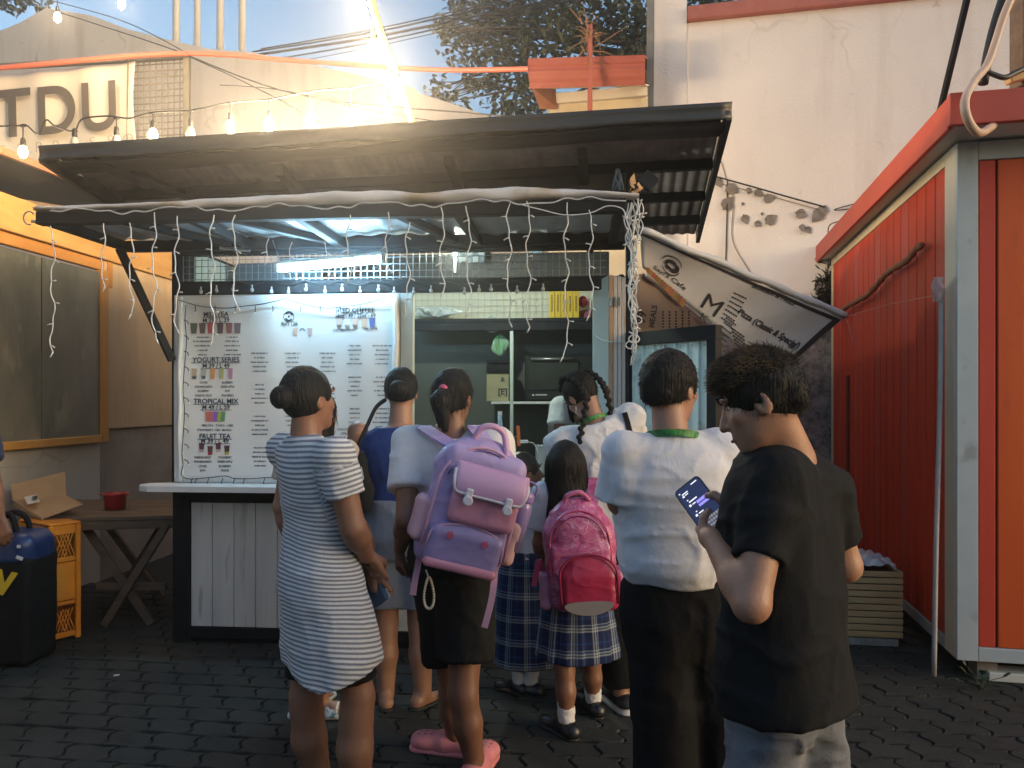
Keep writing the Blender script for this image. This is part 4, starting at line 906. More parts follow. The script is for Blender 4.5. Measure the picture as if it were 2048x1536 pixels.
blob_heap('pink_bundle', 'dark pink cloth bundle at the right end of the kiosk shelf', 'bundle', P(1172, 650, 6.0), (.075, .06, .06), M_('dusky pink cloth', (.22, .07, .10), (.28, .10, .13), 8, .7), 5, amp=.15)
blob_heap('red_packet', 'small shiny red packet on the pink bundle', 'packet', P(1166, 615, 5.97), (.035, .03, .045), M_('shiny red wrap', (.30, .02, .04), (.6, .5, .5), 6, .2, ramp=(.5, .7)), 6, amp=.2)
W2 = 1.35
mb = MB(); K.box(mb, K.u(1022, W2), K.u(1029, W2), W2-.1, W2-.07, 1.05, zS-.1, .003); mb.solo('upright_post', M_('pale green post', (.52, .58, .52), None, rough=.5), 'thin pale upright post in the middle of the kiosk shelves', 'post')
zs2 = kz(1000, 803, W2); mb = MB(); K.box(mb, K.u(985, W2), K.u(1190, W2), W2-.1, W2+.28, zs2-.02, zs2, .003)
mb.box(K(K.u(1100, W2), W2+.26, (zs2+.06)/2), (.05, .05, zs2-.1), K.M); mb.solo('lower_shelf', MAT['counter'], 'pale lower shelf carrying the black oven', 'shelf')
t = thing('toaster_oven', 'black toaster oven with silver handle on the lower kiosk shelf', 'oven', K(K.u(1120, W2), W2, zs2))
ua, ub = K.u(1050, W2), K.u(1192, W2); zo = kz(1100, 711, W2)
mb = MB(); K.box(mb, ua, ub, W2-.02, W2+.25, zs2+.012, zo, .008); mb.build('body', M_('black enamel', (.02, .022, .022), None, rough=.3), t)
mb = MB(); K.box(mb, ua+.025, ub-.13, W2-.032, W2-.021, zs2+.09, zo-.05, .003); mb.build('glass_door', M_('oven glass', (.03, .034, .03), (.05, .055, .05), 3, .3, spec=.25), t)
mb = MB(); mb.tube([K(ua+.05, W2-.05, zo-.03), K(ub-.15, W2-.05, zo-.03)], .010, 8); mb.build('handle', MAT['steel'], t, smooth=True)
mb = MB(); mb.plate([K(ua+.055, W2-.0225, zs2+.045), K(ua+.075, W2-.0225, zs2+.045), K(ua+.065, W2-.0225, zs2+.062)], -K.ed, .001)
for k in range(7): K.box(mb, ua+.085+k*.013, ua+.095+k*.013, W2-.0225, W2-.021, zs2+.047, zs2+.057)
mb.build('badge', M_('pale badge', (.6, .62, .6), None, rough=.4), t)
t = thing('kraft_box', 'brown kraft box with black stamped marks on the kiosk shelf', 'box', P(1005, 803, 6.05))
mb = MB(); ua, ub = K.u(975, W2), K.u(1019, W2); K.box(mb, ua, ub, W2-.06, W2+.12, zs2+.002, kz(1000, 747, W2), .003); mb.build('carton', M_('kraft card', (.36, .33, .20), (.42, .38, .24), 6, .8), t)
mb = MB(); cc = K(K.u(1007, W2), W2-.0625, zs2+.155)
put_text(mb, '&', cc, K.ex, Vector((0, 0, 1)), .035, .02); mb.build('stamp', MAT['ink'], t); mb = MB(); put_text(mb, '[E]', cc-Vector((0, 0, .1)), K.ex, Vector((0, 0, 1)), .045, .02); mb.build('stamp', MAT['ink'], t)
mb = MB(); K.box(mb, K.u(975, W2), K.u(1020, W2), W2-.08, W2+.1, kz(1000, 727, W2), kz(1000, 721, W2), .002); K.box(mb, K.u(975, W2), K.u(1020, W2), W2-.075, W2+.1, kz(1000, 746, W2), kz(1000, 729, W2), .002); mb.solo('dark_tray', MAT['black'], 'dark tray stacked on the kraft box', 'tray')
# things on the counter
d1 = 4.95
def lathe_thing(name, label, cat, c, prof, mat, partn='body'):
    t = thing(name, label, cat, c); mb = MB(); mb.lathe(prof, c, 14); mb.build(partn, mat, t, smooth=True); return t
zc = 1.012
c = Vector((P(1000, 960, d1).x, d1, zc)); t = lathe_thing('blue_bottle', 'slim pale blue bottle standing on the counter', 'bottle', c, [(.018, 0), (.02, .03), (.02, .34), (.014, .38), (.014, .42)], M_('pale blue plastic', (.34, .52, .62), None, rough=.3))
mb = MB(); mb.lathe([(.015, .421), (.015, .445)], c, 12); mb.build('cap', MAT['counter'], t)
mb = MB(); c = Vector((P(1018, 960, d1).x, d1+.1, zc+.14)); mb.bbox(c, (.1, .1, .28), K.M, .004); mb.solo('brown_caddy', M_('dark brown card', (.09, .06, .04), (.12, .08, .05), 6, .8), 'dark brown upright box on the counter beside the blue bottle', 'box')
mb = MB(); a = P(1036, 852, d1-.05); b = P(1038, 892, d1-.05); mb.beam(a, b, .022, .01, (0, 1, 0), bev=.002); mb.solo('orange_tag', M_('orange plastic tag', (.62, .15, .03), None, rough=.5), 'bright orange strip standing behind the counter', 'strip')
mb = MB(); mb.bbox(P(1048, 883, d1-.05), (.055, .02, .02), None, .004); mb.tube(bez([P(1057, 884, d1-.05), P(1066, 886, d1-.05), P(1072, 894, d1-.05), P(1076, 905, d1-.05)], 4), .0028, 5); mb.solo('phone_charger', MAT['white_cable'], 'white charger plug with short curling cable above the counter', 'charger')
c = Vector((P(1082, 930, d1).x, d1, zc+.03)); t = lathe_thing('plastic_cup', 'clear plastic cup holding spoons on the counter', 'cup', c, [(.028, 0), (.032, .06), (.038, .19), (.042, .20)], M_('clear cup', (.5, .55, .54), None, rough=.1, alpha=.6))
mb = MB(); mb.bbox(P(1046, 940, d1+.25)+Vector((0, 0, -.05)), (.16, .1, .25), K.M, .01); mb.solo('cash_caddy', MAT['black'], 'black box standing behind the small children on the counter', 'box')

# ---- corrugated hatch at the right of the kiosk
t = thing('side_hatch', 'pale aqua corrugated metal hatch in a thick black frame', 'hatch', P(1350, 1100, 4.3))
A, B = Vector((.700, 4.60, 0)), Vector((1.095, 4.06, 0)); ex = (B-A).normalized(); nn = Vector((ex.y, -ex.x, 0)); Lh = (B-A).length
def Hh(u, z, o=0): return A+ex*u+Vector((0, 0, z))+nn*o
def hbox(mb, u0, u1, z0, z1, o0, o1):
    mb.hexa([Hh(u0, z0, o1), Hh(u1, z0, o1), Hh(u1, z0, o0), Hh(u0, z0, o0), Hh(u0, z1, o1), Hh(u1, z1, o1), Hh(u1, z1, o0), Hh(u0, z1, o0)])
zt_, zb_ = 1.928, .10
for u0, u1, z0, z1, nm in ((0, Lh, zt_-.075, zt_, 'top_rail'), (0, .03, zb_, zt_-.077, 'stile'), (Lh-.06, Lh, zb_, zt_-.077, 'stile'), (.032, Lh-.062, zb_, zb_+.07, 'bottom_rail')):
    mb = MB(); hbox(mb, u0, u1, z0, z1, -.02, .03); mb.build(nm, MAT['black'], t)
aq = M_('aqua corrugated metal', (.60, .76, .74), (.66, .82, .80), 2, .4, .0, bump=.06, bscale=6, c3=(.30, .38, .38), s3=5)
nR = 7; wR = (Lh-.092)/nR
for k in range(nR):
    u = .031+k*wR; mb = MB(); pr = [(0, 0), (.08, .012), (.16, .012), (.24, .0), (.98, 0)]
    q = [Hh(u+wR*a, zb_+.071, b) for a, b in pr]; q2 = [Hh(u+wR*a, zt_-.078, b) for a, b in pr]
    for i in range(4):
        mb.hexa([q[i], q[i+1], q[i+1]-nn*.004, q[i]-nn*.004, q2[i], q2[i+1], q2[i+1]-nn*.004, q2[i]-nn*.004])
    for zz in (zt_-.10, 1.2): mb.ball(Hh(u+wR*.5, zz, .003), .006, 6, 4)
    mb.build('metal_rib', aq, t)

# ---- two printed tarpaulins right of the kiosk
def quad_surf(A, B, C, D, sag=.02):
    nrm = (B-A).cross(D-A).normalized()
    def fn(u, v):
        p = A.lerp(B, u).lerp(D.lerp(C, u), v); return p+nrm*(sag*math.sin(math.pi*v)*(.6+.4*math.sin(u*7+1))+.006*math.sin(u*21+v*5))
    return fn, nrm
def lay(fn, u, v, lift, nrm): return fn(u, v)+nrm*lift
t = thing('pizza_banner', 'grey white food banner with swirl logo stretched between kiosk and red cabin', 'banner', P(1450, 600, 4.7))
fn, nrm = quad_surf(P(1282, 463, 4.35), P(1692, 634, 4.9), P(1553, 758, 5.0), P(1284, 534, 4.5), .02)
if nrm.y > 0: nrm = -nrm; sg = -1
else: sg = 1
mb = MB(); mb.sheet(fn, 40, 10, .003); mb.build('tarpaulin', M_('greyed tarpaulin', (.66, .60, .585), (.70, .65, .63), 2, .5, bump=.1, bscale=4), t, smooth=True)
mb = MB(); mb.tube([fn(k/24-.012*0, 0)+Vector((0, -.006, .010+.004*math.sin(k))) for k in range(25)], [.020+.003*math.sin(k*1.7) for k in range(25)], 8); mb.build('rolled_top', M_('white sleeve', (.66, .65, .67), None, rough=.45), t, smooth=True)
mb = MB()
def strip(mb, p0, p1, wv, n=16):
    for i in range(n):
        q = []
        for k in (i/n, (i+1)/n): q.append((p0[0]+(p1[0]-p0[0])*k, p0[1]+(p1[1]-p0[1])*k))
        mb.add([lay(fn, q[0][0], q[0][1], .006, nrm), lay(fn, q[1][0], q[1][1], .006, nrm), lay(fn, q[1][0]+wv[0], q[1][1]+wv[1], .006, nrm), lay(fn, q[0][0]+wv[0], q[0][1]+wv[1], .006, nrm)], [(0, 1, 2, 3)])
strip(mb, (0, .05), (.98, .05), (0, .05)); strip(mb, (.965, .05), (.965, 1), (.03, 0))
U0, V0 = fn(0, 0), None
def uv_of(px, py):
    best = None
    A_, B_, D_ = fn(0, 0), fn(1, 0), fn(0, 1)
    def proj(p): return CX+p.x/p.y*F, HY-(p.z-CH)/p.y*F
    u, v = .5, .5
    for _ in range(25):
        x, y = proj(fn(u, v)); e = 1e-3; xu, yu = proj(fn(u+e, v)); xv, yv = proj(fn(u, v+e)); a, b, c, d = (xu-x)/e, (xv-x)/e, (yu-y)/e, (yv-y)/e
        det = a*d-b*c; dx, dy = px-x, py-y; u += (d*dx-b*dy)/det; v += (-c*dx+a*dy)/det
    return u, v
def btext(mb, body, px, py, hv, wu, bold=.02, shear=0):
    u0, v0 = uv_of(px, py); vv, ff = text2d(body, bold, shear); w = max(p.x for p in vv)-min(p.x for p in vv)
    mb.add([lay(fn, u0+p.x/w*wu, v0-p.y/.69*hv, .007, nrm) for p in vv], ff)
btext(mb, 'Pizza (Classic & Special)', 1534, 662, .085, .385, .035)
btext(mb, 'BURGER & FRIES', 1544, 590, .06, .22, .03)
btext(mb, 'M', 1414, 622, .30, .10, .0); btext(mb, 'K', 1404, 640, .12, .05, .0)
btext(mb, "Sayi's Cafe", 1336, 556, .10, .20, .012, .3)
for x0_, y0_, n_, w_, dx, dy in ((1468, 583, 7, .075, -4.2, 8.2), (1452, 633, 6, .07, -4, 8.5), (1585, 682, 5, .03, -8, 7.5), (1462, 652, 5, .10, 2, 8)):
    for k in range(n_):
        u, v = uv_of(x0_+dx*k, y0_+dy*k); n_seg = 5
        for j in range(n_seg): a = u+w_*j/n_seg; mb.add([lay(fn, a, v, .007, nrm), lay(fn, a+w_/n_seg*.8, v, .007, nrm), lay(fn, a+w_/n_seg*.8, v+.022, .007, nrm), lay(fn, a, v+.022, .007, nrm)], [(0, 1, 2, 3)])
u0, v0 = uv_of(1342, 530)
def swirl(cu, cv, r0, r1, a0, a1, ku=.055, kv=.22, n=20):
    for i in range(n):
        q = []
        for a, s in ((i/n, 0), ((i+1)/n, 0), ((i+1)/n, 1), (i/n, 1)):
            th = a0+(a1-a0)*a; ra = (r0 if s == 0 else r0+(r1-r0)*math.sin(math.pi*a)**.6); q.append(lay(fn, cu+ku*ra*math.cos(th), cv-kv*ra*math.sin(th), .007, nrm))
        mb.add(q, [(0, 1, 2, 3)])
swirl(u0, v0, .92, 1.06, .2, 3.0); swirl(u0, v0, .92, 1.06, 3.5, 6.1); swirl(u0, v0+.05, .45, .85, .4, 3.2); swirl(u0+.006, v0-.02, .35, .8, -2.2, .6); swirl(u0-.012, v0+.03, .05, .40, 2.6, 6.2)
mb.build('lettering', M_('dark brown print', (.045, .035, .04), None, rough=.6), t)
mb = MB()
for k in range(14):
    u, v = uv_of(1296+k*5.3, 540+k*4.9); s = .014
    mb.add([lay(fn, u+a*s, v+b*.09, .0065, nrm) for a, b in ((-1, -.6), (.6, -1), (1.3, .2), (.3, 1), (-1, .7))], [(0, 1, 2, 3, 4)], (.30+.08*math.sin(k), .13+.05*math.sin(k*2), .05))
mb.build('printed_food', MAT['print'], t)
t = thing('meals_banner', 'tan meals banner with sideways lettering behind the side hatch', 'banner', P(1330, 640, 5.1))
poly = [P(1246, 556, 4.9), P(1287, 546, 4.95), P(1305, 556, 5.0), P(1360, 602, 5.1), P(1422, 652, 5.2), P(1425, 690, 5.2), P(1246, 690, 4.9)]
nb = Vector((.12, -1, 0)).normalized(); mb = MB(); mb.plate(poly, nb, .004); mb.build('tarpaulin', M_('tan tarpaulin', (.42, .26, .16), (.50, .33, .21), 2.5, .55), t)
mb = MB(); mb.tube(bez([P(1292, 548, 4.93), P(1320, 570, 4.98), P(1360, 602, 5.05), P(1420, 650, 5.15)], 5), [.018+.006*math.sin(k*.9) for k in range(16)], 7); mb.build('rolled_edge', M_('pale rolled edge', (.62, .52, .46), None, rough=.5), t, smooth=True)
mb = MB(); pr = Vector((.15, 0, 1)).normalized(); rt = Vector((-1, -.12, .15)).normalized()
put_text(mb, '99', P(1291, 636, 4.90), pr, rt, 17*4.9/F, .03); put_text(mb, 'MEALS', P(1311, 634, 4.90), pr, rt, 11*4.9/F, .03)
for k in range(5):
    for j in range(6): a = P(1326+k*13, 654-j*6, 4.90); mb.box(a, (.012, .002, .012))
mb.build('lettering', M_('brown black print', (.05, .035, .025), None, rough=.6), t)
mb = MB(); p = fn(1, 0); mb.tube([p, P(1780, 608, 4.85), P(1872, 590, 4.45)], .002, 4); mb.tube([p, P(1700, 660, 4.9), P(1706, 682, 4.9)], .002, 4); mb.solo('nylon_string', M_('nylon string', (.5, .4, .35), None, rough=.4), 'thin nylon string from the banner corner to the leaning pole', 'string')

BULB = 1.25
# ---- lit bulbs on a festoon cord above the roof
bulb_on = M_('lit bulb glass', (1, .9, .7), None, rough=.3, emit=(1.0, .72, .34), estr=40)
bulb_off = M_('unlit bulb glass', (.45, .40, .34), None, rough=.2)
def festoon(name, label, cord, drops, dep, r=.027):
    t = thing(name, label, 'string lights', P(cord[len(cord)//2][0], cord[len(cord)//2][1], dep(cord[len(cord)//2][0])))
    mb = MB(); mb.tube(bez([P(x, y, dep(x)) for x, y in cord], 6), .0055, 6); mb.build('cord', MAT['cable'], t, smooth=True)
    for (x, y0, y1, lit, pw) in drops:
        d = dep(x); a, b = P(x, y0, d), P(x, y1, d); mb = MB(); mb.tube([a, b+Vector((0, 0, .05))], .004, 5); mb.lathe([(.006, .075), (.014, .065), (.017, .03), (.015, .015)], b, 10); mb.tube([a-Vector((.018, 0, 0)), a+Vector((.018, 0, 0))], .008, 6)
        s = mb.build('socket', MAT['rubber'], t, smooth=True)
        mb = MB(); mb.lathe([(.008, .03), (.012, .022), (.022, .002), (r, -.022), (.023, -.044), (.012, -.056), (.002, -.06)], b, 12); mb.build('bulb', bulb_on if lit else bulb_off, s, smooth=True)
        if lit and pw:
            L = bpy.data.lights.new('bulb_light', 'POINT'); L.energy = pw*BULB; L.color = (1, .74, .45); L.shadow_soft_size = .11
            o = bpy.data.objects.new('bulb_light', L); COL.objects.link(o); o.parent = t; o.location = (b-Vector((0, 0, .02)))-OFF[t.name]
    return t
cord = [(-40, 252), (30, 252), (52, 250), (76, 268), (92, 240), (110, 252), (148, 262), (165, 238), (215, 232), (233, 234), (262, 236), (305, 225), (380, 221), (461, 205), (538, 199), (620, 183), (702, 175), (760, 165), (800, 150)]
festoon('festoon_lights', 'black festoon cord with dangling warm bulbs just above the sheet roof', cord, [(46, 252, 298, 1, 1.6), (149, 262, 280, 0, 0), (233, 236, 276, 0, 0), (306, 226, 264, 1, 2.2), (381, 222, 260, 0, 0), (461, 206, 248, 1, 9), (538, 200, 244, 1, 12), (620, 184, 235, 1, 16), (701, 176, 232, 1, 18), (776, 162, 215, 1, 16)], lambda x: 5.0-.0007*x)
cord = [(700, -90), (722, -28), (745, 62), (778, 132), (800, 200)]
festoon('pole_lights', 'bright warm bulbs running down beside the yellow leaning pole', cord, [(722, -28, 2, 1, 13), (746, 62, 86, 1, 12), (779, 132, 158, 1, 12)], lambda x: 4.75+.002*(x-700), .036)
cord = [(-120, -60), (60, -30), (112, -2), (180, -40), (240, -20), (330, -60)]
festoon('upper_festoon', 'festoon cord with two warm bulbs at the top left against the sky', cord, [(115, -2, 30, 1, 4), (243, -20, 4, 1, 4)], lambda x: 6.4)
mb = MB(); mb.tube(bez([P(728, -60, 4.7), P(760, 60, 4.8), P(790, 140, 4.95), P(830, 262, 5.1)], 6), [.023]*19, 8); mb.solo('leaning_pole', M_('yellow bamboo', (.58, .40, .12), (.50, .33, .08), 6, .5), 'yellow leaning pole lit by warm bulbs above the sheet roof', 'pole', smooth=True)
# ================================================================== people: signed distance bodies, polygonised by surface nets
_rs = np.random.RandomState(5); _lat = _rs.rand(32, 32, 32).astype(np.float32)
def vnoise(p, f, off=0.0):
    q = p*f+off; i = np.floor(q).astype(int); t = q-i; t = t*t*(3-2*t); i0 = i % 32; i1 = (i+1) % 32
    def g(a, b, c): return _lat[a, b, c]
    x0, y0, z0 = i0[..., 0], i0[..., 1], i0[..., 2]; x1, y1, z1 = i1[..., 0], i1[..., 1], i1[..., 2]; tx, ty, tz = t[..., 0], t[..., 1], t[..., 2]
    a = g(x0, y0, z0)*(1-tx)+g(x1, y0, z0)*tx; b = g(x0, y1, z0)*(1-tx)+g(x1, y1, z0)*tx; c = g(x0, y0, z1)*(1-tx)+g(x1, y0, z1)*tx; d = g(x0, y1, z1)*(1-tx)+g(x1, y1, z1)*tx
    return (a*(1-ty)+b*ty)*(1-tz)+(c*(1-ty)+d*ty)*tz-.5
def A3(v): return np.array(tuple(v), dtype=np.float64)
class SDF:
    def __init__(s): s.p = []; s.cut = []; s.disp = None
    def _add(s, fn, lo, hi, k, op='u'): s.p.append((fn, np.minimum(lo, hi), np.maximum(lo, hi), k, op)); return s
    def cap(s, a, b, ra, rb=None, k=.02, op='u'):
        a, b = A3(a), A3(b); rb = ra if rb is None else rb; ba = b-a; L2 = max(ba.dot(ba), 1e-12); m = max(ra, rb)
        def fn(P_):
            pa = P_-a; h = np.clip(pa.dot(ba)/L2, 0, 1); return np.linalg.norm(pa-h[..., None]*ba, axis=-1)-(ra+(rb-ra)*h)
        return s._add(fn, np.minimum(a, b)-m, np.maximum(a, b)+m, k, op)
    def cyl(s, a, b, ra, rb=None, k=.02, op='u', flat=1.0, side=None, rnd_=.006):
        """flat ended tapered cylinder"""
        a, b = A3(a), A3(b); rb = ra if rb is None else rb; ba = b-a; L = np.sqrt(ba.dot(ba)); n = ba/L; m = max(ra, rb)
        def fn(P_):
            pa = P_-a; t = pa.dot(n); q = pa-t[..., None]*n; r = ra+(rb-ra)*np.clip(t/L, 0, 1)
            d1 = np.linalg.norm(q, axis=-1)-r; d2 = np.abs(t-L/2)-L/2; x = np.maximum(d1+rnd_, 0); y = np.maximum(d2+rnd_, 0)
            return np.minimum(np.maximum(d1, d2)+rnd_, 0)+np.sqrt(x*x+y*y)-rnd_
        return s._add(fn, np.minimum(a, b)-m, np.maximum(a, b)+m, k, op)
    def ell(s, c, r, M=None, k=.02, op='u'):
        c = A3(c); r = np.array(r, dtype=float); Mi = np.array(M.transposed()) if M is not None else None; m = r.max()
        def fn(P_):
            q = P_-c
            if Mi is not None: q = q @ Mi.T
            k0 = np.linalg.norm(q/r, axis=-1); k1 = np.linalg.norm(q/(r*r), axis=-1); return k0*(k0-1)/np.maximum(k1, 1e-9)
        return s._add(fn, c-m, c+m, k, op)
    def rbox(s, c, h, rad, M=None, k=.01, op='u'):
        c = A3(c); h = np.array(h, float)-rad; Mi = np.array(M.transposed()) if M is not None else None; m = np.linalg.norm(h)+rad
        def fn(P_):
            q = P_-c
            if Mi is not None: q = q @ Mi.T
            q = np.abs(q)-h; return np.linalg.norm(np.maximum(q, 0), axis=-1)+np.minimum(q.max(axis=-1), 0)-rad
        return s._add(fn, c-m, c+m, k, op)
    def loft(s, secs, T=None, k=.02, op='u', fold=None, pw=2.3):
        """secs: (z, cx, cy, a, b) in a local frame; T: 4x4 local->world (rigid)"""
        S = np.array(secs, float); S = S[np.argsort(S[:, 0])]; z = S[:, 0]
        zz = np.linspace(z[0], z[-1], 80); sm = []
        for j in range(1, 5):   # smooth monotone-ish interpolation
            y = np.interp(zz, z, S[:, j])
            if len(z) > 2:
                w = max(3, 80//(len(z)*2)); ker = np.ones(w)/w; y = np.convolve(np.pad(y, (w//2, w-1-w//2), 'edge'), ker, 'valid')
            sm.append(y)
        T = T if T is not None else Matrix.Identity(4); Ti = np.array(T.inverted()); m = max(S[:, 3].max(), S[:, 4].max())*1.15
        corners = []
        for zz_ in (z[0], z[-1]):
            for sx in (-1, 1):
                for sy in (-1, 1):
                    j = 0 if zz_ == z[0] else -1
                    corners.append(A3(T @ Vector((S[:, 1].mean()+sx*(m+np.ptp(S[:, 1])), S[:, 2].mean()+sy*(m+np.ptp(S[:, 2])), zz_))))
        corners = np.array(corners)
        def fn(P_):
            q = P_ @ Ti[:3, :3].T+Ti[:3, 3]; h = q[..., 2]; cx, cy, a, b = [np.interp(h, zz, v) for v in sm]
            x, y = q[..., 0]-cx, q[..., 1]-cy
            if fold is not None: f = fold(np.arctan2(y, x), h); a = a*(1+f); b = b*(1+f)
            k0 = (np.abs(x/a)**pw+np.abs(y/b)**pw)**(1/pw); k1 = np.sqrt((x/(a*a))**2+(y/(b*b))**2)
            d1 = np.where(k0 > 1e-6, k0*(k0-1)/np.maximum(k1, 1e-6), -np.minimum(a, b)); d1 = np.maximum(d1, -np.minimum(a, b))
            d2 = np.maximum(z[0]-h, h-z[-1]); e = .008; u_ = np.maximum(d1+e, 0); v_ = np.maximum(d2+e, 0)
            return np.minimum(np.maximum(d1, d2)+e, 0)+np.sqrt(u_*u_+v_*v_)-e
        return s._add(fn, corners.min(0), corners.max(0), k, op)
    def plane(s, p, n): s.cut.append((A3(p), A3(Vector(n).normalized()))); return s   # removes the side n points to
    def eval_mesh(s, h):
        lo = np.min([q[1] for q in s.p if q[4] == 'u'], axis=0)-3*h-.012; hi = np.max([q[2] for q in s.p if q[4] == 'u'], axis=0)+3*h+.012
        n = np.ceil((hi-lo)/h).astype(int)+1; D = np.full(n, .2, np.float64); ax = [lo[i]+np.arange(n[i])*h for i in range(3)]
        for fn, a, b, k, op in s.p:
            mg = k+4*h+.012; i0 = np.clip(np.floor((a-mg-lo)/h).astype(int), 0, n-1); i1 = np.clip(np.ceil((b+mg-lo)/h).astype(int)+1, 1, n)
            if (i1 <= i0).any(): continue
            G = np.stack(np.meshgrid(*[ax[i][i0[i]:i1[i]] for i in range(3)], indexing='ij'), -1); d = fn(G); sl = tuple(slice(i0[i], i1[i]) for i in range(3)); o = D[sl]
            if op == 'u':
                if k > 0: t = np.clip(.5+.5*(o-d)/k, 0, 1); D[sl] = o*(1-t)+d*t-k*t*(1-t)
                else: D[sl] = np.minimum(o, d)
            elif op == 's':
                d = -d
                if k > 0: t = np.clip(.5-.5*(o-d)/k, 0, 1); D[sl] = o*(1-t)+d*t+k*t*(1-t)
                else: D[sl] = np.maximum(o, d)
        if s.disp is not None:
            msk = np.abs(D) < .045; idx = np.argwhere(msk); Pn = lo+idx*h; D[msk] += s.disp(Pn)
        if s.cut:
            G = np.stack(np.meshgrid(*ax, indexing='ij'), -1)
            for p, nn in s.cut: D = np.maximum(D, (G-p).dot(nn))
        for i in range(3):
            sl = [slice(None)]*3
            for e in (0, -1): sl[i] = e; D[tuple(sl)] = np.maximum(D[tuple(sl)], h)
        return nets(D, lo, h)
def nets(D, lo, h):
    S = D < 0; c = np.zeros(tuple(q-1 for q in D.shape), np.int8)
    for a in (0, 1):
        for b in (0, 1):
            for d in (0, 1): c += S[a:D.shape[0]-1+a, b:D.shape[1]-1+b, d:D.shape[2]-1+d]
    m = (c > 0) & (c < 8); cells = np.argwhere(m); N = len(cells); idx = -np.ones(m.shape, np.int64); idx[m] = np.arange(N)
    acc = np.zeros((N, 3)); cnt = np.zeros(N); O = [(a, b, d) for a in (0, 1) for b in (0, 1) for d in (0, 1)]
    for i, p in enumerate(O):
        for q in O[i+1:]:
            if sum(abs(p[j]-q[j]) for j in range(3)) != 1: continue
            v1 = D[cells[:, 0]+p[0], cells[:, 1]+p[1], cells[:, 2]+p[2]]; v2 = D[cells[:, 0]+q[0], cells[:, 1]+q[1], cells[:, 2]+q[2]]
            x = (v1 < 0) != (v2 < 0); t = np.where(x, v1/np.where(x, v1-v2, 1), 0)[:, None]; acc += np.where(x[:, None], np.array(p)+t*(np.array(q)-np.array(p)), 0); cnt += x
    V = (cells+acc/cnt[:, None])*h+lo; Q = []
    for axx in range(3):
        u, w = [(1, 2), (2, 0), (0, 1)][axx]; s0 = [slice(None)]*3; s1 = [slice(None)]*3; s0[axx] = slice(0, -1); s1[axx] = slice(1, None)
        for k_ in (u, w): s0[k_] = slice(1, -1); s1[k_] = slice(1, -1)
        a, b = S[tuple(s0)], S[tuple(s1)]; e = np.argwhere(a != b); flip = a[tuple(e.T)]; e = e.copy(); e[:, u] += 1; e[:, w] += 1
        def cell(du, dw): g = e.copy(); g[:, u] -= du; g[:, w] -= dw; return idx[tuple(g.T)]
        q = np.stack([cell(1, 1), cell(0, 1), cell(0, 0), cell(1, 0)], 1); q[~flip] = q[~flip][:, ::-1]; Q.append(q)
    return V, np.concatenate(Q)
def np_mesh(name, V, Q, off, attrs=None):
    me = bpy.data.meshes.new(name); V = V-A3(off); me.vertices.add(len(V)); me.vertices.foreach_set('co', V.astype(np.float32).ravel())
    nq = len(Q); k = Q.shape[1]; me.loops.add(nq*k); me.loops.foreach_set('vertex_index', Q.astype(np.int32).ravel()); me.polygons.add(nq)
    me.polygons.foreach_set('loop_start', np.arange(0, nq*k, k, dtype=np.int32)); me.polygons.foreach_set('loop_total', np.full(nq, k, np.int32)); me.polygons.foreach_set('use_smooth', np.ones(nq, bool))
    for nm, arr in (attrs or {}).items():
        if arr.ndim == 1: me.attributes.new(nm, 'FLOAT', 'POINT').data.foreach_set('value', arr.astype(np.float32))
        else: me.attributes.new(nm, 'FLOAT_VECTOR', 'POINT').data.foreach_set('vector', arr.astype(np.float32).ravel())
    me.update(); me.validate(); return me
def sdf_obj(sdf, name, mat, parent, h=.009, attr=None, label=None):
    V, Q = sdf.eval_mesh(h); o = link_mesh(name, np_mesh(name, V, Q, OFF[parent.name], attr(V) if attr else None), parent, mat)
    if label: o['label'] = label
    return o
def wrinkle(amp, f=(9, 9, 5), seed=0):
    f = np.array(f)
    def fn(Pn):
        w = vnoise(Pn, f*.5, seed+3.3)[..., None]*np.array([.5, .5, .25]); q = Pn+w*.25
        n1 = vnoise(q, f, seed); n2 = vnoise(q, f*2.1, seed+7); g = 1-np.abs(vnoise(q, f*np.array([1.1, 1.1, 1.7]), seed+11))*5; g2 = 1-np.abs(vnoise(q, f*np.array([2.2, 2.2, 3.0]), seed+17))*6; return amp*(1.5*n1+.7*n2-.55*np.clip(g, 0, 1)**2-.30*np.clip(g2, 0, 1)**2)
    return fn
def skin_mat(name, c, seed=0):
    m = M_(name, c, tuple(q*.82 for q in c), 9, .48, bump=.12, bscale=140, ramp=(.3, .7)); b = m.node_tree.nodes['Principled BSDF']
    b.inputs['Subsurface Weight'].default_value = .12; b.inputs['Subsurface Radius'].default_value = (.012, .004, .002); b.inputs['Subsurface Scale'].default_value = 1; return m
SK1 = skin_mat('tan skin', (.40, .205, .13)); SK2 = skin_mat('light tan skin', (.35, .185, .125)); SK3 = skin_mat('warm tan skin', (.27, .13, .08)); SK4 = skin_mat('brown skin', (.225, .105, .064))
HAIR = M_('black hair', (.007, .0065, .0065), (.014, .012, .011), 30, .62, stretch=(6, 6, .6), spec=.2, bump=.9, bscale=18); HAIR_B = M_('warm lit brown hair', (.17, .105, .05), (.028, .02, .014), 14, .6, spec=.25, ramp=(.30, .55))  # HAIR_B: brown hair tips with warm lamp light put into the colour
LIP = M_('lips', (.27, .10, .085), None, rough=.4); EYE = M_('eye white', (.62, .6, .57), None, rough=.2); PUP = M_('pupil', (.01, .008, .008), None, rough=.1)

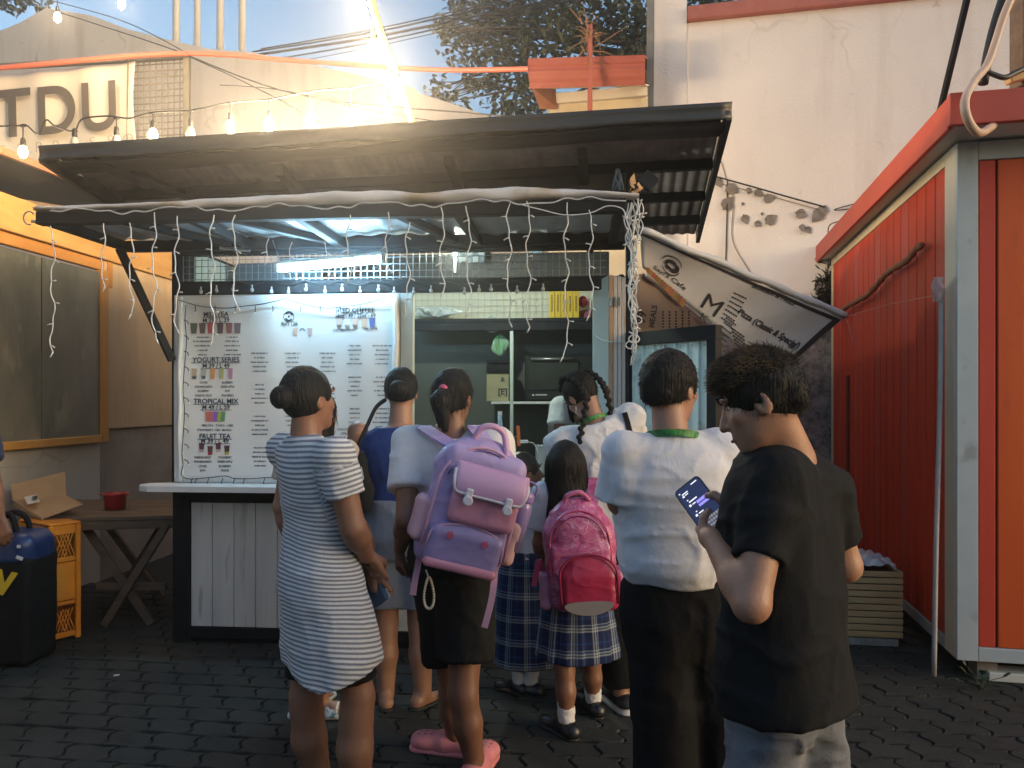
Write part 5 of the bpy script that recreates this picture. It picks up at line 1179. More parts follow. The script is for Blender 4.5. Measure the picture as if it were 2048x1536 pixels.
from mathutils.bvhtree import BVHTree
def on_surface(o, pxs, lift=.004):
    me = o.data; off = OFF[o.name]; bv = BVHTree.FromPolygons([v.co+off for v in me.vertices], [tuple(f.vertices) for f in me.polygons]); out = []; c = Vector((0, 0, CH))
    for x, y in pxs:
        d = ray(x, y).normalized(); h_ = bv.ray_cast(c, d)
        if h_[0] is not None: out.append((h_[0]+h_[1]*lift, h_[1]))
    return out
def ribbon(mb, pts, w, t=.004):
    for (a, na), (b, nb_) in zip(pts, pts[1:]): mb.beam(a, b+(b-a)*.04, w, t, (na+nb_).normalized())
class Person:
    """local frame: +y forward, +x right, z up; scaled by height"""
    def __init__(s, name, label, loc, yaw, H, skin, group=None, wide=1.0, head_yaw=0, head_pitch=0, head_roll=0, lean=None, child=0, cat='person', hipf=1.0):
        s.H = H; s.hipf = hipf; s.wide = wide; s.skin = skin; s.child = child
        s.T = Matrix.Translation(Vector((loc[0], loc[1], 0))) @ Matrix.Rotation(yaw, 4, 'Z')
        s.root = thing(name, label, cat, (loc[0], loc[1], 0), group)
        hw = .108*wide; hs = .93+.33*child
        J = {'pelvis': (0, 0, .53), 'waist': (0, -.004, .61), 'chest': (0, .0, .73), 'neck': (0, -.012, .825), 'head': (0, .006, .925)}
        for q, sx in (('L', -1), ('R', 1)):
            J['sh'+q] = (sx*hw, -.006, .808); J['el'+q] = (sx*(hw+.035), -.012, .632); J['wr'+q] = (sx*(hw+.03), .035, .487); J['hip'+q] = (sx*.052*wide, 0, .525); J['kn'+q] = (sx*.052*wide, .008, .285); J['an'+q] = (sx*.05*wide, -.018, .045); J['toe'+q] = (sx*.058*wide, .085, .018)
        s.J = {k: Vector(v)*H for k, v in J.items()}
        if child:
            s.J['head'].z -= .028*H*child; s.J['neck'].z -= .02*H*child
        s.hs = hs; s.head_rot = Euler((head_pitch, head_roll, head_yaw)).to_matrix()
        s.lean = lean
        if lean is not None:   # lean: (angle forward, angle to the right) about the pelvis
            Rm = Euler((-lean[0], lean[1], 0)).to_matrix(); pv = s.J['pelvis'].copy()
            for k in ('waist', 'chest', 'neck', 'head', 'shL', 'shR', 'elL', 'elR', 'wrL', 'wrR'): s.J[k] = pv+Rm @ (s.J[k]-pv)
            s.leanM = Matrix.Translation(pv) @ Rm.to_4x4() @ Matrix.Translation(-pv); s.head_rot = Rm @ s.head_rot
        else: s.leanM = Matrix.Identity(4)
    def w(s, p): return s.T @ Vector(p)
    def j(s, k): return s.T @ s.J[k]
    def lo(s, p): return s.T.inverted() @ Vector(p)
    def setw(s, k, p): s.J[k] = s.lo(p)
    def HM(s): return (s.T.to_3x3() @ s.head_rot)
    def hp(s, x, y, z):   # head point in head units (H fractions, scaled)
        return s.T @ (s.J['head']+s.head_rot @ (Vector((x, y, z))*s.H*s.hs))
    def torso_T(s): return s.T @ s.leanM
    def torso_secs(s, ex=0, wx=1, dx=1, z0=.50, z1=.835, hip=1.0, belly=0.0, chest=1.0):
        W = s.wide; H = s.H; hip *= s.hipf; rows = [(.44, 0, -.004, .090*hip, .064*hip), (.50, 0, -.006, .093*hip, .068*hip), (.555, 0, -.004, .090*hip, .062*hip), (.61, 0, .0+belly*.3, .082, .056+belly*.5), (.66, 0, .004+belly*.4, .084, .056+belly*.6), (.72, 0, .002, .095*chest, .060*chest), (.765, 0, -.003, .100*chest, .058*chest), (.80, 0, -.008, .088*chest, .047), (.822, 0, -.012, .052, .038), (.842, 0, -.012, .036, .034)]
        out = [((z)*H, cx*H, cy*H, a*H*W*wx+ex, b*H*dx*(.5+.5*W)+ex) for z, cx, cy, a, b in rows if z0 <= z <= z1]; return out
    def body(s, h=.009, hands=('L', 'R'), feet=True, sleeves_hidden=False, heavy=1.0, calf=1.0, hand_fn=None, ear=True, face=True, toe_out=None, arm=1.0):
        H = s.H; B = SDF(); k = .02; s.hm = s.HM(); hs = s.hs*H; M = s.HM(); f = s.T.to_3x3()
        B.ell(s.hp(0, -.006, .010), (.046*hs, .058*hs, .057*hs), M, .01); B.ell(s.hp(0, .018, -.030), (.036*hs, .040*hs, .043*hs), M, .03)
        B.ell(s.hp(0, .040, -.058), (.019*hs, .016*hs, .014*hs), M, .02)
        if face:
            B.cap(s.hp(0, .052, .008), s.hp(0, .066, -.020), .0045*hs, .0075*hs, .008); B.ell(s.hp(-.007, .058, -.022), (.0055*hs,)*3, M, .006); B.ell(s.hp(.007, .058, -.022), (.0055*hs,)*3, M, .006)
            for sx in (-1, 1): B.ell(s.hp(sx*.019, .055, .006), (.010*hs, .006*hs, .006*hs), M, .008, 's'); B.ell(s.hp(sx*.020, .048, .020), (.014*hs, .008*hs, .005*hs), M, .01); B.ell(s.hp(sx*.026, .036, -.012), (.014*hs, .012*hs, .012*hs), M, .015)
            B.ell(s.hp(0, .054, -.040), (.013*hs, .006*hs, .0045*hs), M, .006); B.ell(s.hp(0, .053, -.047), (.011*hs, .006*hs, .005*hs), M, .006)
        if ear:
            for sx in (-1, 1): B.ell(s.hp(sx*.047, -.004, -.006), (.006*hs, .013*hs, .021*hs), M, .008); B.ell(s.hp(sx*.052, .0, -.005), (.004*hs, .006*hs, .011*hs), M, .004, 's')
        B.cap(s.hp(0, -.010, -.03), s.j('neck'), .029*H*(.9+.1*s.wide), .035*H*(.9+.1*s.wide), .016)
        B.loft([(z, cx, cy, a*.9, b*.9) for z, cx, cy, a, b in s.torso_secs()], s.torso_T(), .03)
        for q in 'LR':
            B.cap(s.j('sh'+q), s.j('el'+q), .027*H*arm, .022*H*arm, .03); e, w_ = s.j('el'+q), s.j('wr'+q)
            B.cap(e, e.lerp(w_, .35), .022*H*arm, .0225*H*arm, .02); B.cap(e.lerp(w_, .3), w_, .0225*H*arm, .0145*H*arm, .02)
            B.cap(s.j('hip'+q), s.j('kn'+q), .050*H*heavy, .033*H*heavy, .03); kn, an = s.j('kn'+q), s.j('an'+q); bk = f @ Vector((0, -1, 0))
            B.cap(kn, an, .030*H*calf, .019*H*calf, .02); B.cap(kn.lerp(an, .15)+bk*.008*H, kn.lerp(an, .45)+bk*.010*H, .026*H*calf, .029*H*calf, .03); B.cap(kn.lerp(an, .45)+bk*.009*H, an, .029*H*calf, .017*H*calf, .03)
            if feet:
                t = s.j('toe'+q); hl = an+(an-t)*.28; hl.z = .02*H; B.cap(an, hl, .019*H, .019*H, .02); B.cap(hl, t, .019*H, .014*H, .02); B.ell(t, (.026*H, .026*H, .012*H), None, .02)
                d = (t-an); d.z = 0; d.normalize(); sd = Vector((d.y, -d.x, 0))*(1 if q == 'L' else -1)
                for i in range(5): b_ = t+sd*(.020-.010*i)*H; B.cap(b_, b_+d*(.030-.004*i)*H-Vector((0, 0, .006*H)), (.0085 if i == 0 else .0065)*H, (.008 if i == 0 else .0055)*H, .006)
        if hand_fn:
            for fn in hand_fn: fn(B)
        for q in hands: s.relaxed_hand(B, q)
        B.disp = None
        # nothing of the body below the ground
        B.plane((0, 0, .004), (0, 0, -1)); s.body_o = sdf_obj(B, 'body', s.skin, s.root, h); return s.body_o
    def relaxed_hand(s, B, q):
        w_ = s.j('wr'+q); d = (w_-s.j('el'+q)).normalized(); side = 1 if q == 'R' else -1
        hand(B, w_, d, s.T.to_3x3() @ Vector((-side, .15, 0)), s.H, q, curl=.55)
    def face_parts(s):
        for sx in (-1, 1):
            mb = MB(); mb.ball(s.hp(sx*.019, .0405, .005), .0078*s.H*s.hs, 10, 8); e = mb.build('eye', EYE, s.root, True)
            mb = MB(); mb.ball(s.hp(sx*.019, .0405+.0056, .0042), .0034*s.H*s.hs, 8, 6); mb.build('pupil', PUP, e, True)
            mb = MB(); mb.tube([s.hp(sx*.009, .059, .022), s.hp(sx*.02, .057, .026), s.hp(sx*.032, .046, .022)], [.0022*s.H, .0028*s.H, .0015*s.H], 6); mb.build('eyebrow', HAIR, s.root, True)
        mb = MB(); mb.tube([s.hp(-.013, .054, -.044), s.hp(-.005, .060, -.043), s.hp(0, .061, -.0438), s.hp(.005, .060, -.043), s.hp(.013, .054, -.044)], [.001*s.H, .0028*s.H, .0026*s.H, .0028*s.H, .001*s.H], 6); mb.build('mouth', LIP, s.root, True)
def hand(B, wrist, d, pn, H, q, curl=.5, spread=.16, thumb=.6, sc=1.0, curls=None, thumb_dir=None):
    """d: along the hand, pn: palm normal (side the fingers curl towards); q: L or R"""
    d = Vector(d).normalized(); pn = Vector(pn); pn = (pn-d*pn.dot(d)).normalized(); ac = pn.cross(d).normalized()*(1 if q == 'R' else -1); u = H*sc; w_ = Vector(wrist)
    base = []
    for i, (o, L) in enumerate(((.017, .050), (.006, .053), (-.005, .050), (-.0155, .045))):
        k0 = w_+ac*(o*.7*u)+d*.006*u; k1 = w_+ac*(o*1.05*u)+d*L*u; B.cap(k0, k1, .0095*u, .0085*u, .010); base.append(k1)
    B.ell(w_+d*.024*u+ac*.012*u+pn*.006*u, (.012*u, .012*u, .014*u), None, .01)
    Ls = ((.024, .016, .012), (.027, .018, .013), (.025, .017, .012), (.020, .013, .011))
    for i in range(4):
        c = curls[i] if curls else curl*(1+.12*i); p = base[i]; dr = (d+ac*((1.5-i)*spread*.35)).normalized(); a = 0
        for j, L in enumerate(Ls[i]):
            a += c*(.75, 1.05, .7)[j]; v = dr*math.cos(a)+pn*math.sin(a); e = p+v*L*u; r0 = (.0078, .0070, .0062)[j]*u*(1-.05*i); B.cap(p, e, r0, r0*.9, .0035); p = e
    tb = w_+d*.014*u+ac*.014*u; td = Vector(thumb_dir).normalized() if thumb_dir is not None else (ac*.75+d*.75+pn*thumb).normalized(); p1 = tb+td*.024*u; B.cap(tb, p1, .0098*u, .0088*u, .010)
    t2 = (td+d*.45+pn*.15).normalized(); p2 = p1+t2*.019*u; B.cap(p1, p2, .0082*u, .0074*u, .004); p3 = p2+(t2+d*.3).normalized()*.014*u; B.cap(p2, p3, .0072*u, .0058*u, .003)
# ---- hair strands laid over a hair surface
def strands(mb, pts, flow, L, r, n, rng, seg=4, jit=.3, lift=.0, droop=.3):
    for _ in range(n):
        p = Vector(pts[rng.randrange(len(pts))]); d = flow(p)+Vector((rng.gauss(0, jit), rng.gauss(0, jit), rng.gauss(0, jit))); d.normalize(); q = [p]; l = L*rng.uniform(.5, 1.2)/seg
        for i in range(seg): d = (d+Vector((0, 0, -droop/seg))).normalized(); q.append(q[-1]+d*l)
        mb.tube(q, [r*(1-.8*i/seg) for i in range(seg+1)], 3, caps=False)
def hair_obj(s, sdf, mat, h=.007, n=900, L=.03, r=.0011, flow=None, jit=.3, zmin=None, droop=.3, sel=None):
    V, Q = sdf.eval_mesh(h); rng = random.Random(int(s.H*1000)); pts = V if sel is None else V[[bool(sel(p)) for p in V]]
    mb = MB()
    if n and len(pts): strands(mb, pts, flow or (lambda p: (p-s.j('head')).normalized()), L, r, n, rng, 4, jit, 0, droop)
    V2 = np.array([tuple(v) for v in mb.v]) if mb.v else np.zeros((0, 3)); Q2 = np.array(mb.f, int) if mb.f else np.zeros((0, 4), int)
    Vn = np.concatenate([V, V2]); Qn = np.concatenate([Q, Q2+len(V)]) if len(Q2) else Q
    return link_mesh('hair', np_mesh('hair', Vn, Qn, OFF[s.root.name]), s.root, mat)
def short_hair(s, mat, thick=.010, n=1400, L=.03, flow=None, jit=.35, side_drop=-.012, front=.045, nape=-.035, top=0.0):
    B = SDF(); M = s.HM(); hs = s.hs*s.H
    B.ell(s.hp(0, -.010, .014+top*.4), (.048*hs+thick*.7, .058*hs+thick*.8, .057*hs+thick+top*hs*.5), M, .012)
    B.ell(s.hp(0, -.052, nape+.02), (.034*hs, .016*hs, .022*hs), M, .02)
    # carve face, sides over the ears, nape
    B.ell(s.hp(0, .085, -.030), (.062*hs, .058*hs, .060*hs), M, .012, 's'); up = M @ Vector((0, .25, -1)); 
    B.plane(s.hp(0, -.045, nape), M @ Vector((0, .35, -1)))
    for sx in (-1, 1): B.ell(s.hp(sx*.058, .012, -.028), (.020*hs, .032*hs, .034*hs), M, .01, 's')
    B.disp = lambda Pn: .0045*vnoise(Pn, 42)+.003*vnoise(Pn, 85, 4)
    return hair_obj(s, B, mat, .006, n, L, .0011, flow, jit)

# ---- cloth materials
def cloth(name, c, c2=None, rough=.85, weave=900, fold=.16):
    m = M_(name, c, c2 or tuple(q*.86 for q in c), 3, rough, sheen=0 if max(c) < .05 else .1, spec=.2); cloth_bump(m, fold); return m
def cloth_bump(m, fold=.35):
    n, l = m.node_tree.nodes, m.node_tree.links; b = n['Principled BSDF']; tc = n.new('ShaderNodeTexCoord'); mp = n.new('ShaderNodeMapping'); mp.inputs['Scale'].default_value = (1, 1, .75); l.new(tc.outputs['Object'], mp.inputs[0])
    a = n.new('ShaderNodeTexNoise'); a.inputs['Scale'].default_value = 11; a.inputs['Detail'].default_value = 3; a.inputs['Distortion'].default_value = 1.4; l.new(mp.outputs[0], a.inputs[0])
    w = n.new('ShaderNodeTexNoise'); w.inputs['Scale'].default_value = 190; w.inputs['Detail'].default_value = 2; l.new(mp.outputs[0], w.inputs[0])
    b1 = n.new('ShaderNodeBump'); b1.inputs['Strength'].default_value = fold; b1.inputs['Distance'].default_value = .03; l.new(a.outputs[0], b1.inputs['Height'])
    b2 = n.new('ShaderNodeBump'); b2.inputs['Strength'].default_value = .12; b2.inputs['Distance'].default_value = .004; l.new(w.outputs[0], b2.inputs['Height']); l.new(b1.outputs[0], b2.inputs['Normal']); l.new(b2.outputs[0], b.inputs['Normal'])
def stripe_mat(name, ca, cb, freq, duty=.5):
    m, n, l, b = new_mat(name); b.inputs['Roughness'].default_value = .88; b.inputs['Specular IOR Level'].default_value = .2
    a = n.new('ShaderNodeAttribute'); a.attribute_name = 'stripe'; mu = n.new('ShaderNodeMath'); mu.operation = 'MULTIPLY'; mu.inputs[1].default_value = freq; l.new(a.outputs['Fac'], mu.inputs[0])
    fr = n.new('ShaderNodeMath'); fr.operation = 'FRACT'; l.new(mu.outputs[0], fr.inputs[0]); r = n.new('ShaderNodeValToRGB'); l.new(fr.outputs[0], r.inputs[0]); e = r.color_ramp.elements
    e[0].position = .0; e[0].color = (*ca, 1); e[1].position = duty-.08; e[1].color = (*ca, 1)
    for p, c in ((duty+.06, cb), (.92, cb), (1, ca)): q = e.new(p); q.color = (*c, 1)
    t = n.new('ShaderNodeTexNoise'); t.inputs['Scale'].default_value = 160; tc = n.new('ShaderNodeTexCoord'); l.new(tc.outputs['Object'], t.inputs[0]); mx = n.new('ShaderNodeMixRGB'); mx.blend_type = 'OVERLAY'; mx.inputs[0].default_value = .25; l.new(r.outputs[0], mx.inputs[1]); l.new(t.outputs[0], mx.inputs[2]); l.new(mx.outputs[0], b.inputs['Base Color']); cloth_bump(m, .15); return m
def plaid_mat(name):
    m, n, l, b = new_mat(name); b.inputs['Roughness'].default_value = .85; b.inputs['Specular IOR Level'].default_value = .2
    a = n.new('ShaderNodeAttribute'); a.attribute_name = 'plaid'; sp = n.new('ShaderNodeSeparateXYZ'); l.new(a.outputs['Vector'], sp.inputs[0])
    def band(src, f):
        mu = n.new('ShaderNodeMath'); mu.operation = 'MULTIPLY'; mu.inputs[1].default_value = f; l.new(src, mu.inputs[0]); fr = n.new('ShaderNodeMath'); fr.operation = 'FRACT'; l.new(mu.outputs[0], fr.inputs[0]); r = n.new('ShaderNodeValToRGB'); l.new(fr.outputs[0], r.inputs[0]); r.color_ramp.interpolation = 'CONSTANT'
        e = r.color_ramp.elements; e[0].position = 0; e[0].color = (.010, .018, .065, 1); e[1].position = .34; e[1].color = (.32, .36, .38, 1)
        for p, c in ((.41, (.02, .025, .05)), (.45, (.30, .34, .36)), (.52, (.02, .05, .16)), (.60, (.26, .30, .32)), (.64, (.012, .02, .07)), (.86, (.02, .06, .20)), (.93, (.014, .02, .06))): q = e.new(p); q.color = (*c, 1)
        return r.outputs[0]
    mx = n.new('ShaderNodeMixRGB'); mx.inputs[0].default_value = .5; l.new(band(sp.outputs['X'], 1), mx.inputs[1]); l.new(band(sp.outputs['Z'], 1), mx.inputs[2]); l.new(mx.outputs[0], b.inputs['Base Color']); return m
WHITE_T = cloth('white cotton', (.66, .65, .68)); BLACK_T = cloth('black cotton', (.0065, .007, .008), (.010, .010, .011)); BLACK_P = cloth('black trousers', (.005, .005, .006), (.008, .008, .009))
def garment_top(s, mat, name='shirt', ex=.012, sleeve=.55, flare=.012, z0=.50, wr=.006, seed=0, sl_r=(.040, .040), secs=None, h=.008, attr=None, neck=True, sleeves='LR', hem=None, wrf=(9, 9, 5), pull=None, z1=.835, belly=0, chest=1.0, hipw=1.0, fold=None):
    H = s.H; G = SDF(); sc = secs or s.torso_secs(ex, z0=z0, z1=z1, belly=belly, chest=chest, hip=hipw)
    G.loft(sc, s.torso_T(), .02, fold=fold)
    for q in sleeves:
        a, e, w_ = s.j('sh'+q), s.j('el'+q), s.j('wr'+q); ins = s.j('neck').lerp(a, .55)-s.T.to_3x3() @ Vector((0, 0, .008*H))
        G.cap(ins, a, .030*H+ex, .030*H+ex*.8, .04)
        if sleeve <= 1: b_ = a.lerp(e, sleeve); G.cap(a, a.lerp(b_, .5), sl_r[0]*H*.86, sl_r[0]*H*.9, .035); G.cyl(a.lerp(b_, .3), b_, sl_r[0]*H*.9, sl_r[1]*H, .02)
        else:
            G.cap(a, e, sl_r[0]*H, sl_r[1]*H*.95, .03); G.cyl(e, e.lerp(w_, sleeve-1), sl_r[1]*H*.95, sl_r[1]*H*.85, .02); G.ell(e, (sl_r[1]*H,)*3, None, .02)
    G.disp = wrinkle(wr, wrf, seed)
    if hem:
        for p, n_ in hem: G.plane(p, n_)
    return sdf_obj(G, name, mat, s.root, h, attr)
def garment_legs(s, mat, name='trousers', frac=.93, r=(.060, .045, .042), ex=.012, wr=.006, seed=1, h=.009, secs=None, top=.615, flat=True, hipw=1.0, wrf=(8, 8, 4)):
    H = s.H; G = SDF(); hs_ = secs or s.torso_secs(ex, z0=.44, z1=top, hip=hipw); hs_[0] = (*hs_[0][:3], hs_[0][3]*.84, hs_[0][4]*.84); G.loft(hs_, s.T, .05)
    for q in 'LR':
        hp_, kn, an = s.j('hip'+q), s.j('kn'+q), s.j('an'+q)
        if frac <= .5: e = hp_.lerp(kn, frac*2); G.cyl(hp_+Vector((0, 0, .02*H)), e, r[0]*H, r[1]*H, .03)
        else: G.cap(hp_, kn, r[0]*H, r[1]*H, .05); G.cyl(kn+Vector((0, 0, .01*H)), kn.lerp(an, (frac-.5)*2), r[1]*H, r[2]*H, .03)
    G.disp = wrinkle(wr, wrf, seed); return sdf_obj(G, name, mat, s.root, h)
def shoe(s, q, mat, sole, name='shoe', r=.022, hi=.05, sole_h=.012):
    H = s.H; t, an = s.j('toe'+q), s.j('an'+q); d = (t-an); d.z = 0; d.normalize(); hl = an-d*.028*H; G = SDF()
    hl.z = .022*H; tt = t+d*.022*H; tt.z = .018*H; G.cap(hl, an+d*.03*H+Vector((0, 0, -.005*H)), r*H, .021*H, .02); G.cap(hl, tt, r*H, .019*H, .03); G.ell(tt-d*.015*H, (.026*H, .026*H, .016*H), None, .02); G.plane((0, 0, sole_h+.001), (0, 0, -1)); G.plane((0, 0, hi*H+.02), (0, 0, 1))
    o = sdf_obj(G, name, mat, s.root, .006); G2 = SDF(); G2.cap(Vector((hl.x, hl.y, .0)), Vector((tt.x, tt.y, 0)), r*H*1.08, .024*H, .02); G2.ell(Vector((t.x, t.y, 0)), (.029*H, .029*H, .02), None, .02); G2.plane((0, 0, sole_h), (0, 0, 1)); G2.plane((0, 0, .001), (0, 0, -1)); sdf_obj(G2, 'sole', sole, o, .006); return o
# ================================================================== the people
QG = 'people queueing at the kiosk'
def frame_T(o, x, y, z): M = Matrix((Vector(x), Vector(y), Vector(z))).transposed().to_4x4(); M.translation = Vector(o); return M
# ---- 1 woman in the striped dress
p = Person('person', 'person in a grey and white striped dress with hands clasped holding a dark phone', ((650-CX)*2.8/F, 2.8), R(-50), 1.66, SK3, QG, 1.12, head_yaw=R(12), head_pitch=-.08, lean=(-.11, 0))
dirr = p.T.to_3x3()
p.setw('elR', P(706, 1056, 2.62)); p.setw('wrR', P(733, 1112, 2.76)); p.setw('elL', P(718, 1062, 3.02)); p.setw('wrL', P(742, 1135, 2.86))
p.setw('knL', P(612, 1392, 2.84)); p.setw('anL', Vector((*P(640, 0, 2.88).xy, .07))); p.setw('toeL', p.j('anL')+Vector((.12, .07, -.05)))
p.setw('knR', P(716, 1392, 2.74)); p.setw('anR', Vector((*P(716, 0, 2.74).xy, .07))); p.setw('toeR', p.j('anR')+Vector((.13, .06, -.05)))
def hands1(B):
    hand(B, p.j('wrR'), Vector((.30, .75, -.25)), Vector((-.35, .1, -.85)), p.H, 'R', curl=1.15, sc=.98)
    hand(B, p.j('wrL'), Vector((.10, -.10, -1)), Vector((.75, .5, 0)), p.H, 'L', curl=.95, sc=.95)
p.body(.0075, (), True, heavy=1.02, calf=1.18, hand_fn=[hands1], arm=1.16); p.face_parts()
DRESS = stripe_mat('striped jersey', (.60, .61, .64), (.19, .205, .25), 62, .50)
H = p.H; a_, e_ = A3(p.j('shR')), A3(p.j('elR'))
def stripe1(V):
    q = V-A3(p.root.location); ang = np.arctan2(q[:, 1], q[:, 0]); z = q[:, 2]; s_ = z+.012*np.sin(z*9+ang*1.5)+.05*q[:, 0]+.010*vnoise(V, 5)*2+np.where(z < .85, .09*(.85-z)*np.sin(ang*1.0+1.1)*1.6, 0)
    ba = e_-a_; L2 = ba.dot(ba); t = (V-a_).dot(ba)/L2; dd = np.linalg.norm(V-a_-np.clip(t, 0, 1.2)[:, None]*ba, axis=1); m = (t > .13) & (dd < .088) & (t < .9)
    return {'stripe': np.where(m, (1.5-t*np.sqrt(L2))+.01*vnoise(V, 9), s_)}
secs = [(.50, .03, .02, .205, .165), (.62, .028, .015, .198, .158), (.74, .02, .005, .188, .150), (.84, .012, -.015, .178, .146), (.93, .008, -.018, .170, .136), (1.02, 0, -.01, .150, .118), (1.10, 0, -.004, .150, .110), (1.20, 0, -.002, .168, .112), (1.28, 0, -.010, .165, .105), (1.335, 0, -.016, .130, .082), (1.375, 0, -.02, .080, .062), (1.40, 0, -.02, .062, .056)]
G = SDF(); Tl = p.T @ Matrix.Rotation(-.0, 4, 'X')
# the dress follows the leaning back: shear the section centres with height
secs = [(z, cx, cy-.11*max(0, z-.88), a, b) for z, cx, cy, a, b in secs]
G.loft(secs, p.T, .02, fold=lambda th, h: .030*np.sin(6*th+1.3+h*3)*np.clip((.95-h)/.4, 0, 1)+.012*np.sin(11*th)*np.clip((.85-h)/.3, 0, 1))
for q in 'LR':
    a, e = p.j('sh'+q), p.j('el'+q); b = a.lerp(e, .56); G.cap(p.j('neck').lerp(a, .5)-Vector((0, 0, .01)), a, .055, .058, .05); G.cap(a, a.lerp(b, .5), .060, .064, .04); G.cyl(a.lerp(b, .3), b, .064, .070, .025)
G.disp = wrinkle(.0085, (7, 7, 6), 2)
G.plane(P(655, 1360, 2.72), Vector((-.28, .1, -1))); G.plane(P(655, 1360, 2.72), Vector((.30, .1, -1)))
sdf_obj(G, 'dress', DRESS, p.root, .0075, stripe1)
G = SDF()
for q in 'LR': G.cyl(p.j('hip'+q).lerp(p.j('kn'+q), .42), p.j('hip'+q).lerp(p.j('kn'+q), .84), .082, .080, .02)
G.disp = wrinkle(.004, (9, 9, 5), 3); sdf_obj(G, 'undershorts', BLACK_T, p.root, .009)
# tied back dark hair
G = SDF(); M = p.HM(); hs = p.hs*H
G.ell(p.hp(0, -.010, .014), (.052*hs, .064*hs, .065*hs), M, .01); G.ell(p.hp(0, .088, -.026), (.062*hs, .058*hs, .066*hs), M, .012, 's')
for sx in (-1, 1): G.ell(p.hp(sx*.058, .012, -.022), (.020*hs, .026*hs, .030*hs), M, .01, 's')
G.ell(p.hp(0, -.078, .006), (.026*hs, .022*hs, .026*hs), M, .012); G.plane(p.hp(0, -.045, -.046), M @ Vector((0, .3, -1)))
G.disp = lambda Pn: .003*vnoise(Pn, 60)+.002*vnoise(Pn, 120, 4); hair_obj(p, G, HAIR, .006, 1100, .05, .0007, lambda q: (p.hp(0, -.078, .006)-q).normalized(), .14, droop=.1)
t = thing('mobile_phone', 'dark blue phone in a case held low in the hand beside the striped dress', 'phone', P(752, 1180, 2.85))
Mt = Euler((R(-10), R(-36), R(-30))).to_matrix(); mb = MB(); mb.bbox(P(749, 1172, 2.84), (.072, .014, .145), Mt, .004); mb.build('case', M_('dark blue case', (.025, .055, .11), None, rough=.4), t)
mb = MB(); mb.bbox(P(749, 1172, 2.84)+Mt @ Vector((.010, .0085, 0)), (.066, .004, .138), Mt, .001); mb.build('screen', M_('pale edge', (.35, .36, .38), None, rough=.2), t)
p1 = p
# ---- 2 person mostly hidden behind the striped dress
p = Person('person', 'person with loose black bob hair and white slides almost hidden behind the striped dress', ((638-CX)*3.75/F, 3.75), R(-25), 1.58, SK2, QG, 1.0)
p.setw('anR', Vector((*P(640, 0, 3.72).xy, .07))); p.setw('toeR', P(668, 1412, 3.72)); p.setw('elR', P(688, 1010, 3.70)); p.setw('wrR', P(690, 950, 3.80))
p.body(.010, ('L', 'R')); p.face_parts(); garment_top(p, cloth('beige tee', (.48, .40, .36)), 'shirt', .014, .5, h=.011, seed=4); garment_legs(p, cloth('dark shorts', (.03, .03, .04)), 'shorts', .36, (.060, .058, .05), .0, h=.011, top=.53, hipw=.93)
G = SDF(); M = p.HM(); hs = p.hs*p.H; G.ell(p.hp(0, -.010, .014), (.055*hs, .066*hs, .067*hs), M, .01); G.cap(p.hp(0, -.03, -.01), p.hp(0, -.035, -.075), .05*hs, .054*hs, .03)
for sx in (-1, 1): G.cap(p.hp(sx*.036, -.018, 0), p.hp(sx*.042, -.015, -.085), .024*hs, .022*hs, .02)
G.ell(p.hp(0, .085, -.030), (.055*hs, .055*hs, .064*hs), M, .012, 's'); G.plane(p.hp(0, 0, -.105), M @ Vector((0, .2, -1))); G.disp = lambda Pn: .004*vnoise(Pn*np.array([1, 1, .2]), 80)
hair_obj(p, G, HAIR, .008, 500, .06, .001, lambda q: Vector((.1, -.1, -1)), .12)
for q in 'LR':
    t_, an = p.j('toe'+q), p.j('an'+q); d = (t_-an); d.z = 0; d.normalize(); sd = Vector((d.y, -d.x, 0)); G = SDF(); G.cap(Vector((*(an-d*.05).xy, .006)), Vector((*(t_+d*.05).xy, .006)), .042, .048, .01); G.plane((0, 0, .022), (0, 0, 1)); G.plane((0, 0, .001), (0, 0, -1))
    o = sdf_obj(G, 'slide', M_('white rubber', (.62, .63, .62), None, rough=.5), p.root, .008)
    mb = MB(); c = (an+t_)/2+d*.03
    def band(u, v): a = math.pi*(u-.0); return Vector((c.x, c.y, .012))+sd*(.048*math.cos(a))+Vector((0, 0, .052*math.sin(a)))+d*(.06*(v-.5))
    mb.sheet(band, 14, 4, .005); mb.build('strap', M_('white strap with teal print', (.60, .62, .62), (.06, .22, .30), 14, .5, ramp=(.60, .64)), o, True)
# ---- 3 woman in the blue top
p = Person('person', 'person in a royal blue sleeveless top and grey blue shorts carrying a black bag', ((802-CX)*3.85/F, 3.85), R(3), 1.70, SK2, QG, 1.16)
p.setw('hipL', P(770, 1055, 3.85)); p.setw('hipR', P(836, 1055, 3.85)); p.setw('knL', P(772, 1245, 3.86)); p.setw('anL', Vector((*P(772, 0, 3.84).xy, .075))); p.setw('knR', P(840, 1245, 3.88)); p.setw('anR', Vector((*P(846, 0, 3.84).xy, .075)))
p.setw('toeL', p.j('anL')+Vector((-.03, .15, -.055))); p.setw('toeR', p.j('anR')+Vector((.10, .11, -.055))); p.setw('elL', P(722, 985, 3.95)); p.setw('wrL', P(735, 1000, 4.15)); p.setw('wrR', P(860, 1010, 4.2))
p.body(.009, ('L', 'R'), heavy=1.08, calf=1.12, arm=1.12); p.face_parts()
garment_top(p, cloth('royal blue knit', (.018, .045, .20)), 'top', .016, z0=.545, sleeves='', h=.009, wr=.006, seed=6)
garment_legs(p, cloth('grey blue denim', (.15, .18, .25), (.20, .23, .30)), 'shorts', .40, (.068, .066, .06), .024, h=.009, seed=8)
